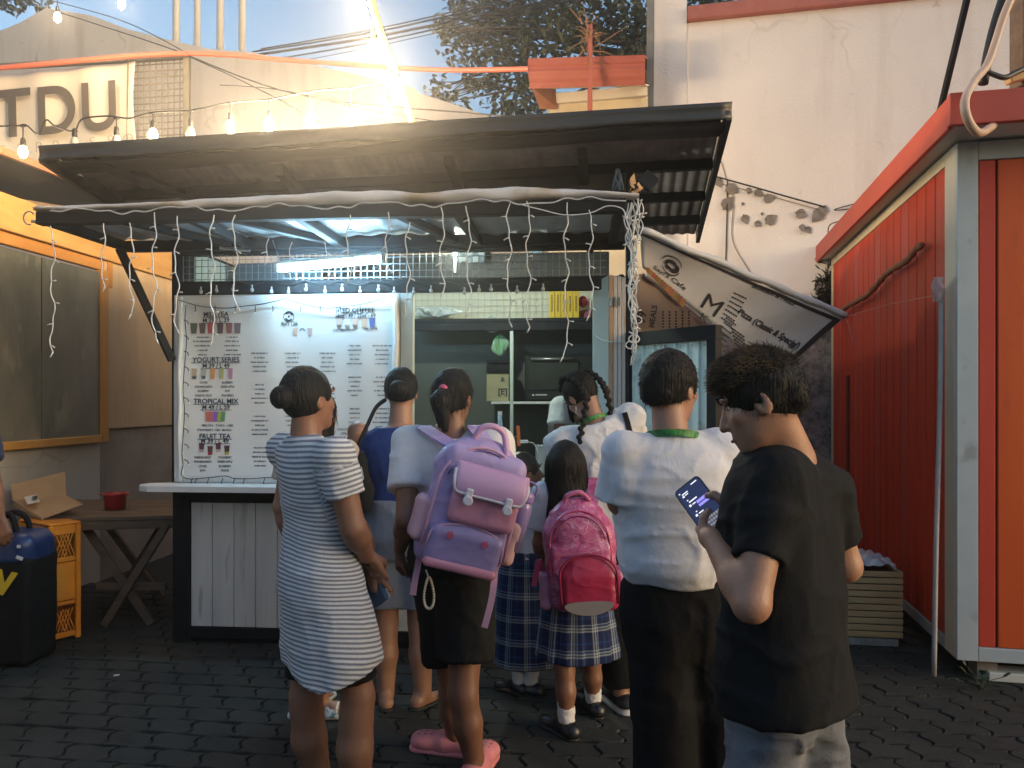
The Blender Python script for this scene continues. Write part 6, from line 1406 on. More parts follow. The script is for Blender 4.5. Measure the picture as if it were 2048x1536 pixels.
short_hair(p, HAIR, .012, 900, .045, nape=-.03, flow=lambda q: (p.hp(0, -.085, .005)-q).normalized(), jit=.16); G = SDF(); M = p.HM(); hs = p.hs*p.H; G.ell(p.hp(0, -.085, .005), (.03*hs, .028*hs, .03*hs), M, .01); G.disp = lambda Pn: .004*vnoise(Pn, 60); sdf_obj(G, 'hair_bun', HAIR, p.root, .008)
for q in 'LR':
    t_, an = p.j('toe'+q), p.j('an'+q); d = (t_-an); d.z = 0; d.normalize(); G = SDF(); G.cap(Vector((*(an-d*.05).xy, .004)), Vector((*(t_+d*.05).xy, .004)), .040, .045, .01); G.plane((0, 0, .016), (0, 0, 1)); G.plane((0, 0, .001), (0, 0, -1)); o = sdf_obj(G, 'flip_flop', MAT['rubber'], p.root, .008)
    m_ = (an+t_)/2+d*.02; sd = Vector((d.y, -d.x, 0)); mb = MB(); mb.tube(bez([Vector((*(m_+sd*.042-d*.03).xy, .012)), Vector((*(m_+sd*.03+d*.02).xy, .05)), Vector((*(t_+d*.02).xy, .03)), Vector((*(m_-sd*.03+d*.02).xy, .05)), Vector((*(m_-sd*.042-d*.03).xy, .012))], 4), .005, 6); mb.build('strap', MAT['rubber'], o)
t = thing('shoulder_bag', 'soft black shoulder bag hanging at the left of the blue top', 'bag', P(715, 1020, 3.7))
G = SDF(); G.ell(P(717, 960, 3.68), (.048, .05, .145), None, .02); G.ell(P(722, 985, 3.68), (.06, .055, .10), None, .03); G.disp = wrinkle(.010, (12, 12, 8), 9); bag_m = cloth('black nylon', (.014, .015, .017)); sdf_obj(G, 'pouch', bag_m, t, .008)
mb = MB(); mb.tube(bez([P(712, 905, 3.68), P(722, 878, 3.70), P(735, 850, 3.74), P(752, 815, 3.80), P(770, 800, 3.9)], 5), [.011]*21, 6); mb.build('strap', bag_m, t, True)
mb = MB(); mb.plate([P(722, 933, 3.62), P(724, 936, 3.62), P(728, 958, 3.62), P(724, 962, 3.62)], (0, -1, 0), .004); mb.build('white_tag', MAT['white_cable'], t)
# ---- 4 woman with the lilac backpack
p = Person('person', 'person in a white tee, black shorts and pink clogs wearing a big lilac backpack', ((905-CX)*3.2/F, 3.22), R(-8), 1.67, SK4, QG, 1.06, head_yaw=R(-10), head_pitch=-.1)
p.setw('elL', P(813, 1040, 3.08)); p.setw('wrL', P(800, 1098, 3.26)); p.setw('elR', P(1010, 1040, 3.15)); p.setw('wrR', P(985, 1030, 3.38))
p.setw('hipL', P(880, 1115, 3.22)); p.setw('hipR', P(938, 1115, 3.18)); p.setw('knL', P(906, 1378, 3.27)); p.setw('anL', Vector((*P(910, 0, 3.33).xy, .085))); p.setw('toeL', p.j('anL')+Vector((-.115, .03, -.055))); p.setw('knR', P(926, 1385, 3.06)); p.setw('anR', Vector((*P(948, 0, 3.10).xy, .085))); p.setw('toeR', p.j('anR')+Vector((.04, .14, -.055)))
def hands4(B): hand(B, p.j('wrL'), Vector((-.15, .5, -.6)), Vector((.8, .3, -.2)), p.H, 'L', curl=.7)
p.body(.008, ('R',), heavy=1.08, calf=1.12, hand_fn=[hands4], arm=1.12); p.face_parts()
garment_top(p, WHITE_T, 'shirt', .016, .62, z0=.47, sl_r=(.046, .050), h=.008, wr=.008, seed=11, wrf=(8, 8, 6), hem=[(P(900, 1142, 3.1), (0, 0, -1))])
garment_legs(p, cloth('black shorts', (.010, .010, .011)), 'shorts', .38, (.070, .070, .06), .014, h=.009, seed=12, wr=.010)
short_hair(p, HAIR, .012, 500, .04, nape=-.05, flow=lambda q: Vector((.2, -.3, -1))); G = SDF(); M = p.HM(); hs = p.hs*p.H; G.cap(p.hp(0, -.062, .012), p.hp(.0, -.082, -.02), .016*hs, .026*hs, .015); G.cap(p.hp(.0, -.082, -.02), p.hp(.012, -.078, -.095), .026*hs, .009*hs, .02); G.cap(p.hp(-.006, -.082, -.02), p.hp(-.006, -.072, -.085), .02*hs, .006*hs, .01); G.disp = lambda Pn: .009*vnoise(Pn*np.array([1, 1, .2]), 90); sdf_obj(G, 'ponytail', HAIR, p.root, .008)
mb = MB(); mb.ball(p.hp(0, -.068, .012), .022, 10, 6); mb.build('hair_tie', M_('pink hair tie', (.55, .09, .20), None, rough=.7), p.root, True)
PINK = M_('pink foam', (.62, .22, .25), (.56, .19, .22), 8, .55)
for q in 'LR':
    t_, an = p.j('toe'+q), p.j('an'+q); d = (t_-an); d.z = 0; d.normalize(); sd = Vector((d.y, -d.x, 0)); G = SDF(); hl = an-d*.055; G.cap(Vector((*hl.xy, .035)), Vector((*(an+d*.04).xy, .040)), .046, .047, .02); G.cap(Vector((*(an+d*.05).xy, .042)), Vector((*(t_+d*.035).xy, .030)), .050, .044, .03); G.ell(Vector((*(t_+d*.02).xy, .045)), (.055, .055, .030), None, .03)
    G.cap(Vector((*an.xy, .10)), Vector((*an.xy, .16)), .034, .040, .01, 's'); G.plane((0, 0, .010), (0, 0, -1)); G.plane((0, 0, .10), (0, 0, 1)); o = sdf_obj(G, 'clog', PINK, p.root, .006)
    G = SDF(); G.cap(Vector((*hl.xy, .0)), Vector((*(t_+d*.04).xy, 0)), .052, .052, .02); G.plane((0, 0, .022), (0, 0, 1)); G.plane((0, 0, .001), (0, 0, -1)); sdf_obj(G, 'sole', PINK, o, .007)
    mb = MB()
    bv = BVHTree.FromPolygons([v.co+OFF[o.name] for v in o.data.vertices], [tuple(f.vertices) for f in o.data.polygons])
    for i in range(3):
        for j in range(3):
            c = t_+d*(.040-.030*i)+sd*(.022*(j-1)); c.z = .3; h_ = bv.ray_cast(c, Vector((0, 0, -1)))
            if h_[0] is not None: mb.ball(h_[0]-Vector((0, 0, .001)), (.0050, .0050, .0025), 6, 4)
    mb.build('vent_hole', MAT['rubber'], o, kind='stuff')
t = thing('bead_strap', 'loop of white beads hanging against the black shorts', 'bead strap', P(860, 1215, 3.08))
cb = [P(858+9.5*math.sin(a)*(1-.35*math.cos(a)), 1186-31*math.cos(a), 3.06) for a in [k*2*math.pi/34 for k in range(34)]]
bmt = M_('pearl bead', (.72, .70, .64), None, rough=.25); bead = MB(); bead.ball((0, 0, 0), .0058, 8, 6); bme = bead.mesh('bead', smooth=True); bme.materials.append(bmt)
for c in cb: o = bpy.data.objects.new('bead', bme); COL.objects.link(o); o.parent = t; o.location = c-OFF[t.name]
mb = MB(); mb.tube([P(858, 1156, 3.06), P(852, 1140, 3.09)], .004, 5); mb.build('cord', MAT['white_cable'], t)
# lilac backpack
Mtl = Matrix.Rotation(R(16), 3, 'Y'); o_ = (Mtl @ Vector((.20, -1, .06))).normalized(); up_ = (Mtl @ Vector((0, 0, 1))); up_ = (up_-o_*up_.dot(o_)).normalized(); r_ = up_.cross(o_); r_ = -r_ if r_.x < 0 else r_; r_.normalize()
BM = Matrix((r_, up_, o_)).transposed(); bc = P(942, 1012, 2.96)
def bk(r, u, o): return bc+BM @ Vector((r, u, o))
pack = thing('backpack', 'large lilac school backpack with pink flap pocket worn tilted on the back', 'backpack', bk(0, -.27, 0))
LIL = M_('lilac nylon', (.36, .27, .53), (.42, .33, .58), 3, .5, bump=.08, bscale=120, sheen=.1); LILP = M_('pink lilac flap', (.56, .33, .52), (.52, .29, .48), 3, .45); SAL = M_('salmon pink vinyl', (.62, .26, .36), (.58, .24, .33), 3, .4); WTR = M_('white piping', (.68, .62, .66), None, rough=.4); PST = M_('pink webbing', (.60, .34, .48), None, rough=.7)
def pk(name, fn, mat, h=.006, parent=pack, wr=0, seed=0):
    G = SDF(); fn(G)
    if wr: G.disp = wrinkle(wr, (9, 9, 9), seed)
    return sdf_obj(G, name, mat, parent, h)
pk('main_body', lambda G: (G.rbox(bk(0, -.035, -.02), (.172, .215, .085), .07, BM), G.ell(bk(0, .14, -.03), (.165, .125, .08), BM, .05), G.rbox(bk(0, .02, .04), (.158, .20, .045), .04, BM, .02)), LIL, .007, wr=.007, seed=21)
mb = MB(); arc = [bk(.158*math.cos(a)*1.0, .06+.17*math.sin(a), .088-.02*math.sin(a)) for a in [k*math.pi/20 for k in range(21)]]; arc = [bk(.160, -.17, .085)]+arc+[bk(-.160, -.17, .085)]; mb.tube(bez(arc, 2), .0055, 6); mb.build('piping', PST, pack, True)
ZIP = M_('violet zip', (.16, .11, .26), None, rough=.5); mb = MB(); q = [bk(.138*math.cos(a), .055+.165*math.sin(a), .094-.022*math.sin(a)) for a in [.25+k*2.6/20 for k in range(21)]]; mb.tube(q, .0035, 5); mb.build('zip', ZIP, pack, True)
mb = MB(); mb.bbox(bk(.128, .07, .10), (.010, .030, .004), BM, .001); mb.build('zip_pull', WTR, pack)
pk('side_pocket', lambda G: G.rbox(bk(-.178, -.085, -.01), (.028, .085, .07), .026, BM), M_('pink mesh', (.60, .36, .45), None, rough=.6), wr=.006, seed=3)
pk('side_pocket', lambda G: G.rbox(bk(.182, -.10, -.01), (.028, .085, .07), .026, BM), M_('peach mesh', (.62, .36, .36), None, rough=.6), wr=.006, seed=4)
pk('front_pouch', lambda G: G.rbox(bk(.028, .022, .10), (.128, .085, .028), .026, BM), SAL, wr=.003, seed=5)
def flap(u, v):
    x = (u-.5)*2; w = .140; top = .160; bot = .052-.0*x; rr_ = 1
    yy = top+(bot-top)*v; xx = x*w*(1-.10*(v**6)); return bk(.028+xx, yy, .142+.010*math.sin(v*2.4)-.012*(x**4)-(.03*(1-v)**3))
mb = MB(); mb.sheet(flap, 16, 12, .008); fl = mb.build('flap', LILP, pack, True)
mb = MB(); mb.tube(bez([flap(0, .25)+o_*.004, flap(0, .6)+o_*.004, flap(0.02, .95)+o_*.004, flap(.15, 1)+o_*.004, flap(.5, 1)+o_*.004, flap(.85, 1)+o_*.004, flap(.98, .95)+o_*.004, flap(1, .6)+o_*.004, flap(1, .25)+o_*.004], 4), .0075, 6); mb.build('piping', WTR, fl, True)
for u in (.2, .8):
    c = flap(u, 1.0)+o_*.012; q = MB(); q.bbox(c-up_*.002, (.028, .050, .012), BM, .005); q.lathe([(.002, .0), (.019, .001), (.019, .009), (.014, .012), (.002, .012)], c-up_*.022+o_*.004, 14, BM); q.build('clasp', WTR, pack)
pk('lower_pocket', lambda G: (G.rbox(bk(-.0, -.160, .085), (.145, .075, .035), .033, BM), G.ell(bk(0, -.10, .085), (.135, .045, .034), BM, .03)), M_('violet nylon', (.27, .21, .42), (.32, .25, .47), 3, .4), wr=.003, seed=7)
mb = MB(); arc = [bk(.142*math.cos(a), -.125+.062*math.sin(a), .108) for a in [k*math.pi/16 for k in range(17)]]; mb.tube([bk(.145, -.18, .108)]+arc+[bk(-.145, -.18, .108)], .0045, 6); mb.build('piping', PST, pack, True)
pk('base_strip', lambda G: G.rbox(bk(-.0, -.222, .092), (.140, .020, .036), .018, BM), SAL)
mb = MB()
for (x, y, s, c) in ((-.07, -.110, .011, (.55, .10, .18)), (.065, -.115, .011, (.55, .10, .18))):
    for k in range(5): a = k*1.256; c0 = bk(x+s*.8*math.cos(a), y+s*.8*math.sin(a), .122); mb.add([c0+r_*(s*.6*math.cos(b))+up_*(s*.6*math.sin(b))+o_*.007 for b in [i*.785 for i in range(8)]], [tuple(range(8))], c)
mb.build('printed_flower', MAT['print'], pack, kind='stuff')
for sx, pts in ((-1, [bk(-.150, -.19, .02), P(836, 1130, 2.93), P(830, 1160, 2.92), P(826, 1190, 2.92)]), (1, [bk(.150, -.20, .02), P(988, 1165, 2.90), P(982, 1205, 2.89), P(969, 1255, 2.89)])):
    mb = MB(); q = bez(pts, 4)
    for i in range(len(q)-1): mb.beam(q[i], q[i+1]+(q[i+1]-q[i])*.03, .024, .004, (0, -1, 0))
    mb.build('hanging_strap', PST, pack)
mb = MB(); q = bez([bk(-.055, .235, -.02), bk(-.045, .295, .0), bk(.0, .318, .01), bk(.05, .300, .0), bk(.075, .235, .02), bk(.078, .19, .05)], 5); mb.tube(q, .0125, 8); mb.build('top_handle', LILP, pack, True)
for sx in (-1, 1):
    sh_ = p.j('shL' if sx < 0 else 'shR').lerp(p.j('neck'), .45); mb = MB(); q = bez([bk(sx*.075, .19, -.06), sh_+Vector((0, -.06, .048)), sh_+Vector((0, .02, .044)), sh_+Vector((0, .085, -.03)), sh_+Vector((sx*.02, .12, -.15))], 6); 
    for i in range(len(q)-1): mb.beam(q[i], q[i+1]+(q[i+1]-q[i])*.05, .062, .012, (0, -.3, 1) if i < 14 else (0, 1, 0))
    mb.build('shoulder_strap', LIL, pack)
t = thing('water_bottle', 'lilac plastic water bottle with loop cap in the side pocket of the lilac backpack', 'bottle', bk(.19, -.13, .03))
Mz = Matrix((r_, -o_, up_)).transposed(); mb = MB(); mb.lathe([(.010, -.12), (.034, -.115), (.036, .05), (.030, .075), (.024, .082)], bk(.196, -.01, .02), 16, Mz); mb.build('flask', M_('lilac plastic', (.36, .28, .55), (.32, .24, .50), 4, .25, trans=.15), t, True)
mb = MB(); mb.lathe([(.031, .076), (.033, .080), (.033, .108), (.028, .116), (.012, .118), (.012, .128)], bk(.196, -.01, .02), 16, Mz); mb.build('cap', M_('dark lilac cap', (.26, .18, .45), None, rough=.3), t, True)
mb = MB(); mb.tube(bez([bk(.165, .105, .02), bk(.170, .135, .02), bk(.20, .148, .02), bk(.232, .135, .02), bk(.230, .10, .02)], 4), .0055, 6); mb.build('carry_loop', M_('violet loop', (.22, .15, .38), None, rough=.4), t, True)
p4 = p
# ---- skirts
PLAID = plaid_mat('plaid school skirt'); BLOUSE = cloth('pale blue white blouse', (.50, .54, .64)); SOCK = cloth('white sock', (.62, .62, .64)); NAVY = cloth('navy trim', (.03, .04, .10))
def skirt(s, zb, zt, a0, a1, pleats=15, ph=0, nx=9., shift=(0, 0), deep=.07):
    G = SDF(); hh_ = zt-zb
    def fold(th, h): k = np.clip((zt-h)/hh_, 0, 1); x = (th*pleats/(2*np.pi)+ph) % 1; return deep*k*(np.minimum(x*1.25, 5*(1-x))-.5)+.04*k*np.sin(3*th+1)
    G.loft([(zb, shift[0], shift[1], a1, a1*.80), ((zb+zt)/2, shift[0]*.5, shift[1]*.5, (a0+a1)/2*1.02, (a0+a1)/2*.80), (zt, 0, 0, a0, a0*.76)], s.T, .01, fold=fold, pw=2)
    def attr(V):
        q = np.array([tuple(s.T.inverted() @ Vector(v)) for v in V]); th = np.arctan2(q[:, 1], q[:, 0]); return {'plaid': np.stack([th*(a0+a1)/2*nx, th*0, q[:, 2]*nx], 1)}
    G.disp = lambda Pn: .004*vnoise(Pn, np.array([7., 7., 4.]))*2
    return sdf_obj(G, 'skirt', PLAID, s.root, .0075, attr)
def sock(s, q, top=.17):
    an, kn = s.j('an'+q), s.j('kn'+q); G = SDF(); d = (kn-an).normalized(); G.cyl(an-d*.015, an+d*(top-.06), .027*s.H*1.05, .028*s.H*1.08, .01); G.disp = wrinkle(.005, (20, 20, 30), 3); sdf_obj(G, 'sock', SOCK, s.root, .006)
# ---- 5 girl with the pink backpack
p = Person('person', 'small person with long black hair, plaid skirt and pink backpack standing in the queue', ((1150-CX)*3.6/F, 3.6), R(-2), 1.35, SK4, QG, .98, child=.6)
for k in ('head', 'neck'): p.J[k].x -= .045 if k == 'head' else .03
p.setw('hipL', P(1132, 1200, 3.6)); p.setw('hipR', P(1178, 1200, 3.64)); p.setw('knL', P(1130, 1335, 3.52)); p.setw('anL', Vector((*P(1133, 0, 3.50).xy, .075))); p.setw('toeL', p.j('anL')+Vector((-.075, .10, -.055))); p.setw('knR', P(1183, 1320, 3.72)); p.setw('anR', Vector((*P(1187, 0, 3.74).xy, .075))); p.setw('toeR', p.j('anR')+Vector((-.05, .12, -.055)))
p.setw('elL', P(1078, 1085, 3.62)); p.setw('wrL', P(1085, 1120, 3.78)); p.setw('elR', P(1212, 1075, 3.7)); p.setw('wrR', P(1215, 1060, 3.9))
p.body(.009, ('L', 'R')); p.face_parts(); garment_top(p, BLOUSE, 'blouse', .016, .72, z0=.50, sl_r=(.048, .052), h=.009, seed=15); skirt(p, .335, .80, .135, .205, 15, .2, 9., (.005, 0))
mb = MB(); nk = p.j('neck'); mb.tube(bez([nk+Vector((-.105, -.02, -.06)), nk+Vector((-.08, -.085, -.11)), nk+Vector((0, -.10, -.13)), nk+Vector((.08, -.085, -.11)), nk+Vector((.105, -.02, -.06))], 4), .007, 6); mb.build('collar_trim', NAVY, p.root, True)
for q in 'LR': sock(p, q, .15); shoe(p, q, M_('black shoe leather', (.012, .012, .016), None, rough=.35), MAT['rubber'], 'shoe', .026, .042)
G = SDF(); M = p.HM(); hs = p.hs*p.H; G.ell(p.hp(0, -.008, .012), (.055*hs, .068*hs, .066*hs), M, .01); hd = p.j('head')
G.cap(hd+Vector((0, -.05, .0)), hd+Vector((.012, -.085, -.20)), .062, .075, .05); G.cap(hd+Vector((-.045, -.035, .0)), hd+Vector((-.052, -.07, -.215)), .045, .040, .04); G.cap(hd+Vector((.045, -.035, 0)), hd+Vector((.062, -.065, -.205)), .045, .042, .04)
G.ell(p.hp(0, .085, -.03), (.056*hs, .055*hs, .066*hs), M, .012, 's'); G.disp = lambda Pn: .0055*vnoise(Pn*np.array([1, 1, .12]), 55)+.003*vnoise(Pn*np.array([1, 1, .15]), 120); G.plane(hd+Vector((0, 0, -.275)), (0, .1, -1))
hair_obj(p, G, HAIR, .007, 1500, .10, .0012, lambda q: Vector((0, -.05, -1)), .10, sel=lambda v: v[2] < hd.z+.05 and v[1] < hd.y+.02)
Mtl = Matrix.Rotation(R(-4), 3, 'Y'); o_ = (Mtl @ Vector((-.06, -1, .03))).normalized(); up_ = Mtl @ Vector((0, 0, 1)); up_ = (up_-o_*up_.dot(o_)).normalized(); r_ = up_.cross(o_); r_ = -r_ if r_.x < 0 else r_; BM = Matrix((r_, up_, o_)).transposed(); bc = P(1160, 1108, 3.42)
def bk(r, u, o): return bc+BM @ Vector((r, u, o))
pack = thing('backpack', 'pink patterned backpack with red front pocket on the small girl', 'backpack', bk(0, -.26, 0))
m, n, l, b = new_mat('pink paisley nylon'); b.inputs['Roughness'].default_value = .4; tc = n.new('ShaderNodeTexCoord'); ns = n.new('ShaderNodeTexNoise'); ns.inputs['Scale'].default_value = 9; l.new(tc.outputs['Object'], ns.inputs[0]); ad = n.new('ShaderNodeMixRGB'); ad.blend_type = 'ADD'; ad.inputs[0].default_value = .16; l.new(tc.outputs['Object'], ad.inputs[1]); l.new(ns.outputs['Color'], ad.inputs[2])
vo = n.new('ShaderNodeTexVoronoi'); vo.inputs['Scale'].default_value = 26; vo.feature = 'F1'; l.new(ad.outputs[0], vo.inputs[0]); rp_ = n.new('ShaderNodeValToRGB'); l.new(vo.outputs['Distance'], rp_.inputs[0]); e = rp_.color_ramp.elements; e[0].position = .1; e[0].color = (.58, .20, .36, 1); e[1].position = .75; e[1].color = (.36, .055, .17, 1)
for pp_, c in ((.28, (.34, .06, .18)), (.36, (.62, .30, .46)), (.46, (.42, .08, .22)), (.58, (.50, .14, .30))): q = e.new(pp_); q.color = (*c, 1)
l.new(rp_.outputs[0], b.inputs['Base Color']); PAIS = m; RED = M_('crimson vinyl', (.40, .030, .085), (.36, .025, .07), 3, .35); HOT = M_('hot pink webbing', (.50, .06, .16), None, rough=.6)
pk('main_body', lambda G: (G.rbox(bk(0, -.05, -.02), (.155, .195, .085), .06, BM), G.ell(bk(-.005, .09, -.02), (.140, .165, .085), BM, .05)), PAIS, .007, wr=.009, seed=31)
pk('upper_pocket', lambda G: (G.ell(bk(.0, .05, .06), (.128, .155, .045), BM, .02), G.rbox(bk(.0, -.05, .06), (.132, .10, .035), .03, BM, .03)), PAIS, wr=.008, seed=33)
pk('front_pocket', lambda G: (G.rbox(bk(.028, -.145, .085), (.125, .09, .042), .04, BM), G.ell(bk(.028, -.065, .085), (.120, .085, .040), BM, .04)), RED, wr=.004, seed=32)
mb = MB(); arc = [bk(.028+.123*math.cos(a), -.07+.085*math.sin(a), .118) for a in [k*math.pi/16 for k in range(17)]]; mb.tube([bk(.151, -.20, .118)]+arc+[bk(-.095, -.20, .118)], .0055, 6); mb.build('piping', M_('dark pink piping', (.30, .02, .07), None, rough=.4), pack, True)
mb = MB(); arc = [bk(.13*math.cos(a), .06+.14*math.sin(a), .080) for a in [k*math.pi/16 for k in range(17)]]; mb.tube([bk(.134, -.06, .09)]+arc+[bk(-.134, -.06, .09)], .004, 6); mb.build('piping', HOT, pack, True)
mb = MB(); q = [bk(.112*math.cos(a), .055+.125*math.sin(a), .094) for a in [.15+k*2.8/20 for k in range(21)]]; mb.tube(q, .0032, 5); mb.build('zip', M_('dark pink zip', (.22, .03, .09), None, rough=.5), pack, True)
mb = MB(); mb.plate([bk(.022+.105*math.cos(a), -.205+.030*math.sin(a)+.006*math.cos(2*a), .134) for a in [k*2*math.pi/24 for k in range(24)]], o_, .004); mb.build('grey_patch', M_('grey patch', (.24, .22, .22), None, rough=.5), pack)
pk('side_pocket', lambda G: G.rbox(bk(-.165, -.15, -.02), (.02, .08, .06), .018, BM), M_('pale pink mesh', (.55, .26, .42), None, rough=.4), wr=.008, seed=34); pk('side_pocket', lambda G: G.rbox(bk(.165, -.15, -.02), (.02, .08, .06), .018, BM), PAIS, wr=.006, seed=35)
mb = MB(); mb.tube(bez([bk(-.05, .225, .0), bk(-.04, .265, .03), bk(.02, .275, .03), bk(.06, .235, .01)], 5), .011, 8); mb.build('top_handle', PAIS, pack, True)
for sx in (-1, 1):
    sh_ = p.j('shL' if sx < 0 else 'shR').lerp(p.j('neck'), .35); mb = MB(); q = bez([bk(sx*.07, .19, -.06), sh_+Vector((0, -.04, .06)), sh_+Vector((0, .03, .055)), sh_+Vector((0, .09, -.03))], 6)
    for i in range(len(q)-1): mb.beam(q[i], q[i+1]+(q[i+1]-q[i])*.05, .05, .012, (0, -.3, 1) if i < 10 else (0, 1, 0))
    mb.build('shoulder_strap', PAIS, pack)
mb = MB(); q = bez([bk(-.165, -.08, 0), P(1078, 1120, 3.4), P(1072, 1150, 3.4), P(1068, 1172, 3.4)], 4)
for i in range(len(q)-1): mb.beam(q[i], q[i+1]+(q[i+1]-q[i])*.03, .024, .004, (0, -1, 0))
mb.build('hanging_strap', HOT, pack)
p5 = p
# ---- 6 smaller child in profile
p = Person('person', 'child in a pale blouse and long plaid skirt looking right beside the pink backpack', ((1048-CX)*4.03/F, 4.03), R(-18), 1.27, SK3, QG, .95, child=.8, head_yaw=R(-52), head_pitch=.10)
p.setw('anL', Vector((*P(1040, 0, 4.0).xy, .07))); p.setw('anR', Vector((*P(1062, 0, 3.98).xy, .07))); p.setw('toeR', p.j('anR')+Vector((-.09, .05, -.05))); p.setw('toeL', p.j('anL')+Vector((-.09, .06, -.05))); p.setw('elR', P(1088, 1070, 3.98)); p.setw('wrR', P(1086, 1120, 4.06))
p.body(.009, ('L', 'R')); p.face_parts(); garment_top(p, BLOUSE, 'blouse', .020, .75, z0=.52, sl_r=(.052, .058), h=.009, seed=17, wr=.010); skirt(p, .15, .75, .135, .175, 13, .4, 8.5, (0, 0), .06)
for q in 'LR': sock(p, q, .13); shoe(p, q, M_('black school shoe', (.012, .012, .018), None, rough=.35), MAT['rubber'], 'shoe', .026, .04)
short_hair(p, M_('dark brown hair', (.030, .018, .012), (.05, .03, .02), 30, .4, stretch=(5, 5, 1)), .008, 700, .03, nape=-.045, flow=lambda q: (p.hp(0, -.075, .01)-q).normalized(), jit=.15)
G = SDF(); M = p.HM(); hs = p.hs*p.H; G.ell(p.hp(0, -.078, .008), (.026*hs, .024*hs, .026*hs), M, .01); G.disp = lambda Pn: .004*vnoise(Pn, 60); sdf_obj(G, 'hair_bun', HAIR, p.root, .007)
# ---- 7 woman with braids bending over the counter
p = Person('person', 'person with black braids and green lanyard bending over the counter in a white tee', ((1262-CX)*3.82/F, 3.82), R(6), 1.74, SK2, QG, 1.0, lean=(.20, -.34), head_pitch=-.45, head_yaw=R(28), head_roll=-.05)
p.setw('anL', Vector((*P(1243, 0, 3.80).xy, .08))); p.setw('anR', Vector((*P(1293, 0, 3.82).xy, .08))); p.setw('elL', P(1140, 935, 4.10)); p.setw('wrL', P(1165, 960, 4.32)); p.setw('elR', P(1262, 925, 4.1)); p.setw('wrR', P(1215, 950, 4.3))
p.body(.009, ('L', 'R')); p.face_parts(); shirt7 = garment_top(p, WHITE_T, 'shirt', .020, .62, z0=.50, sl_r=(.046, .050), h=.008, wr=.012, seed=19, wrf=(9, 9, 9)); garment_legs(p, BLACK_P, 'trousers', .95, (.058, .050, .048), .0, h=.010, seed=20, top=.53, hipw=.92)
for q in 'LR': shoe(p, q, M_('black canvas', (.016, .016, .018), None, rough=.6), M_('white rubber sole', (.60, .60, .60), None, rough=.5), 'sneaker', .025, .05, .034)
G = SDF(); M = p.HM(); hs = p.hs*p.H; G.ell(p.hp(0, -.010, .012), (.0515*hs, .064*hs, .062*hs), M, .01); G.ell(p.hp(0, .085, -.03), (.056*hs, .055*hs, .064*hs), M, .012, 's'); G.plane(p.hp(0, -.02, -.045), M @ Vector((0, .2, -1)))
for sx in (-1, 1):
    BR = SDF(); pts = bez([p.hp(sx*.022, .03, .066), p.hp(sx*.034, -.02, .066), p.hp(sx*.040, -.058, .03), p.hp(sx*.040, -.066, -.02), p.hp(sx*.042, -.052, -.055)], 5); dn = pts[-1]
    pts += [dn+Vector((sx*.004*k, -.003*k, -.021*k)) for k in range(1, 11)]
    for i, c in enumerate(pts[::1]):
        t_ = (pts[min(i+1, len(pts)-1)]-pts[max(0, i-1)]).normalized(); sd = t_.cross(M @ Vector((0, -1, 0))).normalized(); s2 = 1 if i % 2 else -1; BR.ell(c+sd*(.006*s2), (.0150, .0150, .0145), None, .004)
    sdf_obj(BR, 'braid', HAIR, p.root, .0055)
G.cap(p.hp(0, .03, .068), p.hp(0, -.07, .02), .003, .003, .003, 's'); G.disp = lambda Pn: .0018*vnoise(Pn, 110); hair_obj(p, G, HAIR, .006, 350, .016, .0007, None, .6)
mb = MB(); c = p.hp(-.05, .0, -.036); mb.tube([c+Vector((0, .017*math.cos(a), .019*math.sin(a)-.016)) for a in [k*.35 for k in range(19)]], .0022, 6); mb.build('hoop_earring', MAT['steel'], p.root, True)
GRN = M_('green lanyard print', (.015, .12, .03), (.05, .26, .06), 60, .5, ramp=(.45, .55))
def lanyard(s, drop=.10):
    nk = s.j('neck'); Rm = s.leanM.to_3x3(); Tr = s.T.to_3x3() @ Rm; mb = MB(); rr_ = .040*s.H*(.9+.1*s.wide)+.006; pts = []
    for k in range(17): a = -math.pi*.95+1.9*math.pi*k/16; pts.append(nk+Tr @ Vector((rr_*1.10*math.sin(a), -rr_*.98*math.cos(a), .016+.016*math.cos(a))))
    q = bez(pts, 2)
    for i in range(len(q)-1): mb.beam(q[i], q[i+1]+(q[i+1]-q[i])*.04, .022, .003, (q[i]-nk)) if False else mb.beam(q[i], q[i+1]+(q[i+1]-q[i])*.04, .003, .022, (0, 0, 1))
    return mb.build('lanyard', GRN, s.root)
lanyard(p)
mb = MB(); ribbon(mb, on_surface(shirt7, [(1249, 826), (1252, 836), (1256, 850), (1260, 866), (1262, 884), (1262, 905)]), .026, .005)
mb.build('bag_strap', BLACK_T, p.root)
# ---- 8 vendor behind the counter
p = Person('person', 'vendor in a white tee with a black apron leaning inside the kiosk', ((1168-CX)*5.35/F, 5.35), R(186), 1.62, SK4, None, 1.0, lean=(.30, .10), head_pitch=-.4)
p.setw('shR', P(1122, 812, 5.16)); p.setw('elR', P(1118, 868, 5.12)); p.setw('wrR', P(1128, 925, 4.95)); p.setw('elL', P(1215, 880, 5.1)); p.setw('wrL', P(1180, 930, 4.95))
p.body(.010, ('L', 'R')); p.face_parts(); shirt8 = garment_top(p, cloth('white vendor tee', (.58, .62, .62)), 'shirt', .018, .66, sl_r=(.046, .052), h=.010, seed=23); garment_legs(p, BLACK_P, 'trousers', .93, (.06, .05, .045), h=.012); short_hair(p, HAIR, .011, 300, .03)
G = SDF(); G.loft(p.torso_secs(.026, z0=.44, z1=.74), p.torso_T(), .01); G.plane(p.w((0, .02, 0)), p.T.to_3x3() @ Vector((0, -1, 0))); sdf_obj(G, 'apron', BLACK_T, p.root, .011)
